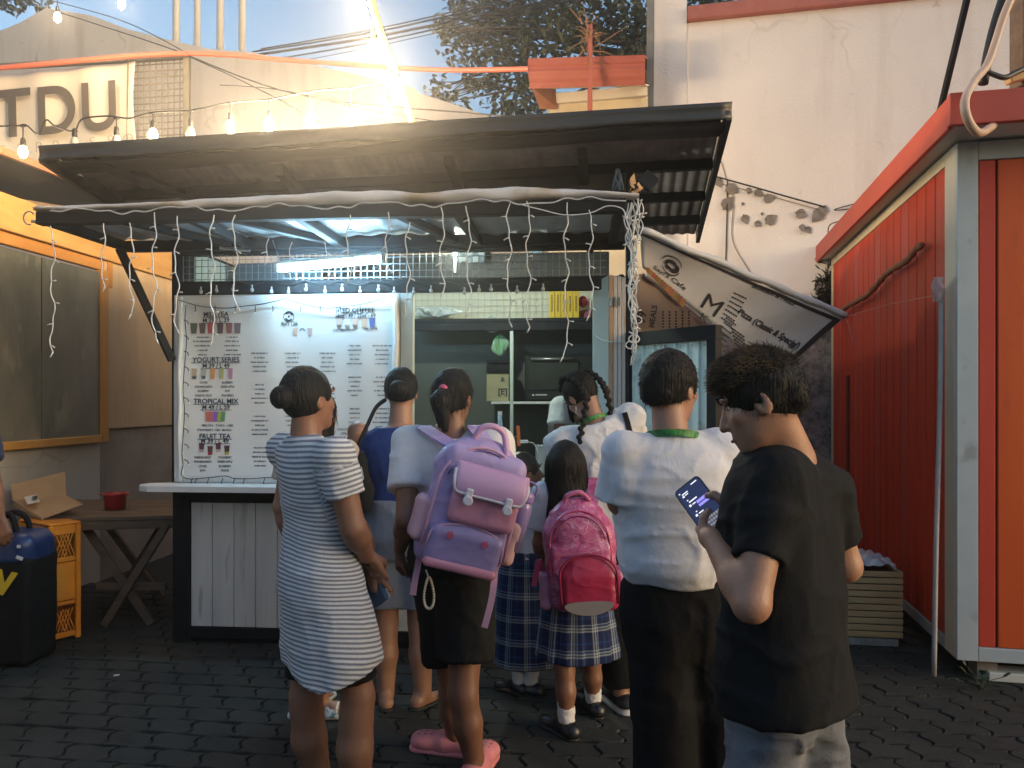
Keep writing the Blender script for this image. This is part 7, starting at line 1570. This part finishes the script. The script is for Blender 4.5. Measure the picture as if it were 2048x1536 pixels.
for sx in (-1, 1):
    mb = MB(); tT = p.torso_T(); q = bez([tT @ Vector((sx*.10, .115, .72*p.H)), tT @ Vector((sx*.085, .10, .79*p.H)), tT @ Vector((sx*.06, .03, .85*p.H)), tT @ Vector((sx*.06, -.08, .80*p.H))], 5)
    for i in range(len(q)-1): mb.beam(q[i], q[i+1]+(q[i+1]-q[i])*.06, .034, .006, (0, -1, .4))
    mb.build('apron_strap', BLACK_T, p.root)
mb = MB(); q = on_surface(shirt8, [(1133, 782), (1136, 800), (1139, 818), (1143, 838), (1147, 856)])
if len(q) > 1: ribbon(mb, q, .04, .006); mb.build('apron_strap', BLACK_T, p.root)
# ---- 9 man in the white shirt
p = Person('person', 'person in a loose white shirt and black trousers with green lanyard, back turned', ((1342-CX)*2.45/F, 2.45), R(-6), 1.695, SK2, QG, 1.14, head_yaw=R(-38), head_pitch=-.12, hipf=.82)
p.setw('shL', P(1250, 905, 2.42)); p.setw('shR', P(1437, 905, 2.46)); p.setw('elL', P(1240, 1005, 2.44)); p.setw('wrL', P(1290, 1050, 2.72)); p.setw('elR', P(1452, 1000, 2.52)); p.setw('wrR', P(1400, 1050, 2.75))
p.setw('hipL', P(1318, 1150, 2.45)); p.setw('hipR', P(1395, 1150, 2.45)); p.setw('knL', P(1325, 1410, 2.44)); p.setw('anL', Vector((*P(1335, 0, 2.40).xy, .09))); p.setw('knR', P(1432, 1400, 2.48)); p.setw('anR', Vector((*P(1460, 0, 2.50).xy, .09)))
p.body(.0075, ('L', 'R')); p.face_parts()
H = p.H; sx_ = [(.962, 0, .0, .150, .136), (.995, 0, -.004, .166, .154), (1.03, 0, -.008, .170, .152), (1.09, 0, -.006, .170, .144), (1.16, 0, -.008, .178, .134), (1.24, 0, -.012, .192, .130), (1.32, 0, -.016, .186, .116), (1.375, 0, -.018, .140, .085), (1.405, 0, -.02, .085, .064), (1.425, 0, -.018, .066, .062)]
garment_top(p, cloth('white crepe shirt', (.62, .62, .67)), 'shirt', .012, .95, sl_r=(.047, .050), secs=sx_, h=.0075, wr=.013, seed=25, wrf=(5.5, 5.5, 6.5))
garment_legs(p, BLACK_P, 'trousers', .97, (.064, .057, .060), .008, h=.009, seed=26, top=.59, wr=.010); lanyard(p)
for q in 'LR': shoe(p, q, M_('black leather', (.012, .012, .012), None, rough=.3), MAT['rubber'], 'shoe', .025, .05)
short_hair(p, HAIR, .014, 1800, .010, flow=lambda q: ((q-p.j('head')).normalized()*.6+Vector((0, 0, -.9))), nape=-.040, top=.0)
p9 = p
# ---- 10 man in the black tee with the phone
p = Person('person', 'person in an oversized black tee and grey jeans looking down at a lit phone', ((1572-CX)*1.86/F, 1.86), R(40), 1.675, SK1, QG, 1.06, head_yaw=R(30), head_pitch=-.32, lean=(.07, 0))
p.J['head'] = p.lo(P(1520, 802, 1.84)); p.J['neck'] = p.lo(P(1580, 918, 1.87))
p.setw('shL', P(1546, 964, 1.78)); p.setw('shR', P(1650, 985, 1.95)); p.setw('elL', P(1503, 1208, 1.69)); p.setw('wrL', P(1428, 1082, 1.83)); p.setw('elR', P(1690, 1132, 1.97)); p.setw('wrR', P(1484, 1038, 1.99))
p.setw('hipL', P(1536, 1405, 1.86)); p.setw('hipR', P(1602, 1400, 1.92)); p.setw('knL', Vector((*P(1515, 0, 1.82).xy, .48))); p.setw('knR', Vector((*P(1615, 0, 1.94).xy, .48))); p.setw('anL', Vector((*P(1510, 0, 1.84).xy, .09))); p.setw('anR', Vector((*P(1620, 0, 1.97).xy, .09)))
for q in 'LR': p.setw('toe'+q, p.j('an'+q)+Vector((-.11, .12, -.06)))
# phone held in front
phc = P(1407, 1016, 1.90); ph_u = (P(1372, 970, 1.95)-P(1440, 1062, 1.86)).normalized(); ph_r = (P(1392, 962, 1.93)-P(1350, 975, 1.955)); ph_r = (ph_r-ph_u*ph_r.dot(ph_u)).normalized(); ph_n = ph_r.cross(ph_u).normalized()
PM = Matrix((ph_r, ph_u, ph_n)).transposed()
def ph(r, u, o): return phc+PM @ Vector((r, u, o))
def finger(B, pts, r0, r1):
    m_ = len(pts)-1
    for i in range(m_): B.cap(pts[i], pts[i+1], r0+(r1-r0)*i/m_, r0+(r1-r0)*(i+1)/m_, .004)
def hands10(B):
    # left hand: palm under the lower left edge, thumb across the screen, fingers behind the case
    w_ = p.j('wrL'); kn = [ph(-.040, -.028-.016*i, -.020) for i in range(4)]
    for i, k in enumerate(kn): B.cap(w_+(k-w_)*.12+PM @ Vector((0, .006*(1.5-i), 0)), k, .0165, .0125, .014)
    B.ell(w_.lerp(ph(-.03, -.055, -.005), .55), (.026, .024, .024), None, .02)
    for i in range(4): finger(B, [kn[i], ph(-.030, -.018-.017*i, -.022), ph(-.004, -.016-.017*i, -.021), ph(.018-.004*i, -.018-.017*i, -.018)], .0105-.0006*i, .0078-.0005*i)
    tb = w_.lerp(ph(-.038, -.060, .008), .62); finger(B, [tb, ph(-.034, -.050, .014), ph(-.012, -.028, .018), ph(.008, -.020, .014)], .0145, .0085)
    # right hand: fingers wrapped behind the right edge, thumb on the screen
    w2 = p.j('wrR'); kn = [ph(.050, -.004-.017*i, -.020) for i in range(4)]
    for i, k in enumerate(kn): B.cap(w2+(k-w2)*.10, k, .0160, .0120, .014)
    for i in range(4): finger(B, [kn[i], ph(.038, .004-.017*i, -.024), ph(.012, .004-.017*i, -.024), ph(-.006, .002-.016*i, -.020)], .0100-.0006*i, .0076-.0005*i)
    finger(B, [w2.lerp(ph(.05, -.03, .008), .62), ph(.052, -.018, .014), ph(.042, .004, .016), ph(.026, .014, .013)], .0140, .0082)
p.body(.006, (), hand_fn=[hands10], arm=1.06); p.face_parts()
sx_ = [(.79, 0, .0, .176, .158), (.86, 0, 0, .172, .150), (.98, 0, -.004, .166, .136), (1.10, 0, -.008, .168, .128), (1.20, 0, -.012, .176, .126), (1.29, 0, -.016, .180, .118), (1.345, 0, -.020, .156, .104), (1.385, .0, -.022, .110, .084), (1.42, 0, -.018, .076, .070)]
sx_ = [(z, cx, cy+.02*max(0, z-.9), a, b*.95) for z, cx, cy, a, b in sx_]
garment_top(p, BLACK_T, 'shirt', .012, .66, sl_r=(.037, .036), secs=sx_, h=.0075, wr=.013, seed=27, wrf=(6, 6, 4.5))
DEN = M_('grey washed denim', (.085, .095, .12), (.17, .18, .205), 4, .8, bump=.2, bscale=140, c3=(.30, .28, .25), s3=5); garment_legs(p, DEN, 'jeans', .95, (.056, .056, .058), .0, h=.008, seed=29, wr=.016, wrf=(9, 9, 8), top=.50, hipw=.92)
mb = MB(); a = p.j('hipL').lerp(p.j('knL'), .62)+Vector((-.045, -.075, 0)); mb.bbox(a, (.12, .014, .13), Matrix.Rotation(R(-8), 3, 'Z') @ Matrix.Rotation(R(6), 3, 'Y'), .004); mb.build('thigh_pocket', DEN, p.root)
for q in 'LR': shoe(p, q, M_('grey canvas', (.08, .08, .085), None, rough=.7), M_('pale sole', (.5, .5, .48), None, rough=.5), 'shoe', .025, .05, .02)
G = SDF(); M = p.HM(); hs = p.hs*p.H
G.ell(p.hp(0, -.010, .016), (.053*hs, .063*hs, .063*hs), M, .012); G.ell(p.hp(0, .012, .050), (.047*hs, .046*hs, .030*hs), M, .03); G.ell(p.hp(0, -.050, -.010), (.036*hs, .018*hs, .026*hs), M, .02)
G.ell(p.hp(0, .088, -.034), (.058*hs, .056*hs, .056*hs), M, .012, 's')
for sx in (-1, 1): G.ell(p.hp(sx*.058, .012, -.030), (.017*hs, .030*hs, .030*hs), M, .01, 's')
G.plane(p.hp(0, -.045, -.040), M @ Vector((0, .35, -1))); G.disp = lambda Pn: .006*vnoise(Pn, 38)+.004*vnoise(Pn, 80, 4)
V, Q = G.eval_mesh(.006); mt = p.hp(0, -.01, .030); up_h = M @ Vector((0, 0, 1)); 
topc = p.hp(0, .015, .05)
def fl10(q): return ((q-p.j('head')).normalized()*.7+(M @ Vector((0, .5, .35)))+Vector((random.uniform(-.3, .3), random.uniform(-.3, .3), 0)))
rng = random.Random(4); tp = [v for v in V if (Vector(v)-mt).dot(up_h) > .0]; sd = [v for v in V if (Vector(v)-mt).dot(up_h) <= .0]
mb = MB(); strands(mb, tp, fl10, .021, .0010, 3600, rng, 4, .55, 0, .9)
b0 = MB(); strands(b0, sd, lambda q: (q-p.j('head')).normalized()*.5+Vector((0, 0, -1)), .012, .0008, 1500, rng, 4, .3, 0, .3)
hv = np.concatenate([V, np.array([tuple(v) for v in b0.v])]); hq = np.concatenate([Q, np.array(b0.f)+len(V)]); link_mesh('hair', np_mesh('hair', hv, hq, OFF[p.root.name]), p.root, HAIR)
link_mesh('hair_tips', np_mesh('hair_tips', np.array([tuple(v) for v in mb.v]), np.array(mb.f), OFF[p.root.name]), p.root, HAIR_B)
t = thing('mobile_phone', 'black phone with lit dark chat screen held by the man in black', 'phone', ph(0, -.075, 0))
def rrect(w, h_, r, n_=5): return [(sx*(w-r)+r*math.cos(a), sy*(h_-r)+r*math.sin(a)) for sx, sy, a0 in ((1, 1, 0), (-1, 1, math.pi/2), (-1, -1, math.pi), (1, -1, 1.5*math.pi)) for a in [a0+k*math.pi/2/n_ for k in range(n_+1)]]
mb = MB(); mb.plate([ph(x, y, .0045) for x, y in rrect(.0385, .079, .012)], ph_n, .010); mb.build('case', M_('black phone case', (.012, .012, .014), None, rough=.3), t)
scr = M_('phone screen', (.01, .012, .03), None, rough=.15, emit=(.004, .005, .016), estr=1.0); mb = MB(); mb.plate([ph(x, y, .0055) for x, y in rrect(.0355, .0755, .010)], ph_n, .0008); mb.build('screen', scr, t)
mb = MB()
def rct(mb, x0, x1, y0, y1, c): mb.add([ph(x0, y0, .0062), ph(x1, y0, .0062), ph(x1, y1, .0062), ph(x0, y1, .0062)], [(0, 1, 2, 3)], c)
Wt = (.8, .82, .9)
for x0, x1, y0, y1, c in ((-.030, -.026, .063, .066, Wt), (.010, .028, .066, .069, Wt), (-.024, -.006, .057, .060, Wt), (-.026, -.020, .050, .055, Wt), (-.018, -.008, .052, .0545, Wt), (-.022, -.018, .037, .040, Wt), (-.020, .004, .030, .0335, Wt), (-.025, -.019, .020, .026, Wt), (-.016, -.006, .021, .024, Wt), (-.004, .031, .016, .024, (.30, .26, .95)), (-.004, .033, .006, .013, (.30, .26, .95)), (-.020, -.016, .000, .003, Wt), (-.026, -.020, -.010, -.004, Wt), (-.016, -.002, -.008, -.005, Wt)): rct(mb, x0, x1, y0, y1, c)
for j in range(4):
    for i in range(9): rct(mb, -.032+i*.0072, -.0265+i*.0072, -.034-j*.0092, -.0275-j*.0092, (.22, .22, .24))
mm = M_('screen glow', (0, 0, 0), None, rough=.3); bb = mm.node_tree.nodes['Principled BSDF']; at = mm.node_tree.nodes.new('ShaderNodeAttribute'); at.attribute_name = 'tint'; mm.node_tree.links.new(at.outputs['Color'], bb.inputs['Emission Color']); bb.inputs['Emission Strength'].default_value = .28; mb.build('screen_content', mm, t)
p10 = p
# ---- 11 person cut by the left edge
p = Person('person', 'person at the left edge of the frame with only a bare arm showing', (-3.14, 4.42), R(-60), 1.66, SK3, None, 1.05)
p.setw('shR', P(-26, 880, 4.35)); p.setw('elR', P(-13, 962, 4.28)); p.setw('wrR', P(2, 1040, 4.28)); p.setw('elL', P(-120, 960, 4.5)); p.setw('wrL', P(-110, 1050, 4.5))
p.body(.010, ('L', 'R')); p.face_parts(); garment_top(p, cloth('dark blue tee', (.03, .04, .09)), 'shirt', .014, .5, h=.012, seed=40); garment_legs(p, BLACK_P, 'trousers', .93, (.062, .055, .05), h=.013); short_hair(p, HAIR, .011, 300, .03)
for q in 'LR': shoe(p, q, M_('black shoe', (.012, .012, .012), None, rough=.4), MAT['rubber'], 'shoe', .025, .05)
# ================================================================== props at the left
t = thing('folding_table', 'dark weathered wooden table with crossed folding legs by the left wall', 'table', P(230, 1250, 5.25))
A, B, C, D = P(88, 1042, 5.02), P(352, 1012, 5.15), P(352, 990, 6.0), P(150, 1000, 6.0)
for q in (A, B, C, D): q.z = .755
for k in range(6):
    a0, a1 = A.lerp(D, k/6+.004), A.lerp(D, (k+1)/6-.004); b0, b1 = B.lerp(C, k/6+.004), B.lerp(C, (k+1)/6-.004); dz = Vector((0, 0, .022+.002*(k % 2)))
    mb = MB(); mb.hexa([a0-dz, b0-dz, b1-dz, a1-dz, a0, b0, b1, a1]); mb.build('plank', MAT['wood_dark'], t)
mb = MB(); dn = Vector((0, 0, -.055)); mb.beam(A+dn+Vector((.04, .03, 0)), B+dn+Vector((0, .03, 0)), .03, .06, bev=.003); mb.build('apron_rail', MAT['wood_dark'], t)
mb = MB(); mb.beam(D+dn+Vector((.04, -.05, 0)), C+dn+Vector((0, -.05, 0)), .03, .06, bev=.003); mb.build('apron_rail', MAT['wood_dark'], t)
for Y0, off in ((5.14, 0), (5.85, .02)):
    for xa, xb in (((148, 232), (0, 0)), ((338, 226), (0, 0))):
        top_ = P(xa[0] if False else xa, 0, 1) if False else None
for (x0, x1, Y) in ((335, 205, 5.16), (165, 300, 5.20), (345, 230, 5.86), (190, 320, 5.9)):
    a = P(x0, 0, Y); b = P(x1, 0, Y); mb = MB(); mb.beam(Vector((a.x, Y, .70)), Vector((b.x, Y+.02, .01)), .05, .035, (0, 1, 0), bev=.003); mb.build('leg', MAT['wood_dark'], t)
mb = MB(); mb.beam(Vector((P(190, 0, 5.22).x, 5.24, .26)), Vector((P(330, 0, 5.22).x, 5.24, .26)), .03, .05, bev=.003); mb.build('stretcher', MAT['wood_dark'], t)
c = Vector((P(230, 0, 5.45).x, 5.45, .757)); t = thing('red_tub', 'small round red plastic tub on the wooden table', 'tub', c)
mb = MB(); mb.lathe([(.062, 0), (.068, .004), (.074, .10), (.080, .104), (.080, .114), (.072, .114), (.066, .012), (.002, .010)], c, 24); mb.build('bowl', MAT['red_tub'], t, True)
for sx in (-1, 1): mb = MB(); mb.bbox(c+Vector((sx*.088, 0, .107)), (.03, .05, .010), None, .003); mb.build('lug', MAT['red_tub'], t)
t = thing('cardboard_box', 'flattened open cardboard box with a white label lying on the table', 'box', P(90, 1040, 5.3))
for nm, poly, n_ in (('base', [P(24, 1000, 5.25), P(132, 990, 5.4), P(165, 1008, 5.15), P(82, 1038, 4.98)], (0, -.3, 1)), ('back_flap', [P(24, 985, 5.3), P(22, 970, 5.32), P(130, 943, 5.5), P(133, 992, 5.42), P(26, 1003, 5.27)], (0, -1, .3)), ('front_flap', [P(27, 1003, 5.24), P(84, 1036, 4.975), P(84, 1041, 4.97), P(27, 1012, 5.22)], (-.5, -1, 0))):
    mb = MB(); mb.plate(poly, n_, .006); mb.build(nm, MAT['cardboard'], t)
mb = MB(); mb.plate([P(50, 997, 5.19), P(75, 992, 5.22), P(82, 1006, 5.14), P(57, 1012, 5.11)], (0, -.4, 1), .001); o = mb.build('label_sticker', M_('white sticker', (.6, .58, .54), None, rough=.6), t); o.location = (0, -.01, .012)
mb = MB(); mb.plate([P(66, 997, 5.17), P(76, 995, 5.18), P(78, 1000, 5.15), P(68, 1002, 5.14)], (0, -.4, 1), .0008); o = mb.build('label_print', MAT['ink'], t); o.location = (0, -.012, .0145)
# crate
CF = Frame(P(97, 1286, 4.80), R(-55)); CF.o.z = 0
t = thing('orange_crate', 'tall orange plastic crate standing on end with latticed sides', 'crate', CF(0, 0, 0))
zc = .735; Wc, Dc = .20, .42
c_in = M_('orange plastic inner', (.55, .20, .015), None, rough=.55)
def cbox(nm, b, bev=.006, m='crate'):
    mb = MB(); CF.box(mb, *b, bev=bev); return mb.build(nm, MAT[m], t)
for u in (0, Wc-.035): cbox('corner_post', (u, u+.035, 0, .03, 0.0, zc))
for u in (0, Wc-.035): cbox('corner_post', (u, u+.035, Dc-.03, Dc, 0.0, zc))
for z0_, z1_ in ((.02, .055), (.225, .25), (.50, .53), (zc-.06, zc)): cbox('front_rail', (.036, Wc-.036, .004, .026, z0_, z1_), .004)
cbox('front_panel', (.036, Wc-.036, .008, .020, .255, .495), .003)
for z0_ in (.06, .535):
    mb = MB()
    for i in range(7):
        for s in (-1, 1):
            a = CF(.04+i*.02, .012, z0_+.0); b = CF(.04+i*.02+s*.05, .012, z0_+.14)
            if .036 < .04+i*.02+s*.05 < Wc-.036: mb.beam(a, b, .006, .006)
    mb.build('lattice', MAT['crate'], t, kind='stuff')
mb = MB(); e_z = Vector((0, 0, 1)); put_text(mb, 'MAGNOLIA' if False else 'IIIIIII', CF(.1, .0065, .375), e_z, -CF.ex, .03, .02, width=.19); mb.build('raised_mark', M_('worn orange print', (.58, .30, .06), None, rough=.6), t, kind='stuff')
# left long side (faces left) with vertical bars
for i in range(9): cbox('side_slat', (.0, .012, .035+i*.040, .055+i*.040, .03, zc-.06), .003)
for z0_ in (.0, .30, zc-.058): cbox('side_rail', (-.004, .014, .032, Dc-.032, z0_, z0_+.05), .003)
cbox('top_plate', (.002, Wc-.002, .0, Dc, zc+.001, zc+.014), .005); cbox('right_side', (Wc-.012, Wc, .032, Dc-.032, .02, zc-.003), .003)
# insulated bag
bc = Vector((P(20, 0, 4.5).x, 4.52, 0)); t = thing('insulated_bag', 'tall black and navy bag with a big yellow letter and loop handles', 'bag', bc)
G = SDF(); G.rbox(bc+Vector((-.02, 0, .32)), (.205, .15, .315), .035, None, .01); G.disp = wrinkle(.008, (5, 5, 5), 51); sdf_obj(G, 'lower_body', cloth('black ripstop', (.012, .012, .013)), t, .011)
NV = M_('navy vinyl', (.018, .045, .15), (.013, .03, .11), 3, .35, bump=.1, bscale=6); G = SDF(); G.rbox(bc+Vector((-.02, 0, .66)), (.213, .158, .105), .08, None, .01); G.disp = wrinkle(.006, (6, 6, 6), 52); sdf_obj(G, 'top_cover', NV, t, .010)
mb = MB(); put_text(mb, 'W', bc+Vector((.012, -.172, .445)), Vector((.97, 0, -.22)).normalized(), Vector((.22, 0, .97)).normalized(), .125, .05); o = mb.build('yellow_letter', M_('yellow vinyl', (.60, .42, .02), None, rough=.5), t)
mb = MB(); mb.bbox(bc+Vector((.145, -.166, .70)), (.022, .004, .018), None, .001); mb.bbox(bc+Vector((.15, -.168, .635)), (.04, .004, .02), Matrix.Rotation(R(20), 3, 'Y'), .001); mb.bbox(bc+Vector((-.01, -.166, .70)), (.03, .004, .012), None, .001); mb.build('white_tag', MAT['white_cable'], t)
for dy in (-.06, .06):
    mb = MB(); mb.tube(bez([bc+Vector((-.12, dy, .73)), bc+Vector((-.08, dy, .83)), bc+Vector((-.0, dy*.6, .865)), bc+Vector((.05, dy, .82)), bc+Vector((.07, dy, .73))], 5), .016, 8); mb.build('handle', cloth('black webbing', (.014, .014, .015)), t, True)
# small litter on the paving
mb = MB(); a = P(233, 1352, 2352/552); a.z = .004; mb.bbox(a, (.03, .018, .006), Matrix.Rotation(.4, 3, 'Z'), .002); mb.solo('paper_scrap', M_('white scrap', (.62, .62, .6), None, rough=.7), 'tiny white paper scrap on the dark paving at left', 'litter')
# orange hook and grey box at the left awning end
t = thing('wall_fan_light', 'small grey box fixed beside the left end of the tarpaulin roll', 'box', P(92, 420, 4.25)); mb = MB(); mb.bbox(P(90, 420, 4.28), (.085, .05, .035), Matrix.Rotation(R(8), 3, 'Y'), .005); mb.build('housing', M_('grey plastic', (.42, .40, .38), None, rough=.5), t)
mb = MB(); mb.tube([P(58+11*math.cos(a), 436+13*math.sin(a), 4.0) for a in [1.2+k*.35 for k in range(14)]], .004, 5); mb.tube([P(62, 442, 4.0), P(84, 446, 4.02)], .008, 6); mb.build('wire_loop', MAT['mesh_pale'], t)
# ================================================================== props at the right
SF = Frame(P(1691, 1288, 4.80), R(8)); SF.o.z = 0; Ws = K and (P(1800, 0, 4.80).x-P(1691, 0, 4.80).x); hs_ = CH-(1140-800)*4.8/F
t = thing('slatted_crate', 'pale wooden slatted box standing beside the red cabin', 'crate', SF(Ws/2, 0, 0)); x0 = -.14
nS = 10; dz = (hs_-.05)/nS
for k in range(nS):
    for (u0, u1, w0, w1) in ((x0, Ws, 0, .016), (Ws-.016, Ws, .018, .36)):
        mb = MB(); SF.box(mb, u0, u1, w0, w1, .05+k*dz+.004, .05+(k+1)*dz-.003, .003); mb.build('slat', MAT['wood_pale'], t)
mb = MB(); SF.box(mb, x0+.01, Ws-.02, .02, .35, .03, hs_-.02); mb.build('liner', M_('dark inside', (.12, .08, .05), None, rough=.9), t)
mb = MB(); SF.box(mb, x0+.02, Ws-.03, -.01, .02, .004, .047, .003); mb.build('runner', M_('grey wrapped runner', (.16, .16, .15), (.3, .3, .29), 20, .5), t)
def film(u, v): q = SF(x0+.01+(Ws-x0-.04)*u, -.012+.36*v, hs_+.012+.075*math.sin(min(u*1.0, 1)*2.6+.2)*(.4+.6*math.sin(v*2.8))+.012*math.sin(u*17+v*9)+.008*math.sin(u*31-v*23)); return q
mb = MB(); mb.sheet(film, 36, 20, .002); mb.solo('plastic_sheet', M_('crumpled white plastic', (.46, .47, .50), (.56, .57, .60), 9, .3, bump=.4, bscale=14), 'crumpled white plastic sheet lying on the wooden slatted box', 'plastic sheet', smooth=True)
mb = MB(); mb.tube(bez([P(1868, 1352, 4.2), P(1872, 1100, 4.22), P(1880, 800, 4.26), P(1882, 600, 4.28), P(1876, 585, 4.28)], 4), .0135, 8); o = mb.solo('leaning_pipe', M_('grey plastic pipe', (.36, .33, .32), (.42, .39, .38), 5, .5), 'thin grey pipe leaning upright against the red cabin corner', 'pipe', smooth=True)
pl2 = M_('clear plastic wrap', (.50, .36, .34), (.62, .5, .5), 20, .2, bump=.4, alpha=.55)
mb = MB()
def wrap(u, v): a = 2*math.pi*u; r_ = .020+.012*math.sin(v*3.0)+.005*math.sin(3*a+v*9); return P(1876, 603-48*v, 4.26)+Vector((r_*math.cos(a), r_*math.sin(a), 0))
mb.grid(wrap, 14, 10); mb.solo('plastic_wrap', pl2, 'bit of clear plastic wrapped round the top of the grey pipe', 'plastic bag', smooth=True)
bw = M_('brown branch', (.34, .13, .06), (.24, .09, .045), 14, .8, bump=.6, bscale=30)
pts = [(1668, 640, -.075), (1688, 618, -.06), (1712, 603, -.06), (1735, 590, -.055), (1758, 565, -.055), (1772, 548, -.05), (1796, 532, -.05), (1815, 520, -.045), (1830, 500, -.045), (1844, 490, -.045)]
mb = MB(); Q_ = []
for x, y, o_ in pts: q = Cb.side(x, y, o_); Q_.append(q)
mb.tube(bez(Q_, 4), [.022+.004*math.sin(k*1.9) for k in range(len(pts)*4-3)], 8); mb.solo('crooked_branch', bw, 'crooked brown branch fixed diagonally along the red cabin side', 'branch', smooth=True)
mb = MB(); Cb.box(mb, -.012, .009, 2.72, 2.79, .3, 1.75, .003); mb.solo('side_batten', groove, 'dark upright batten on the red cabin side near the wall', 'batten')
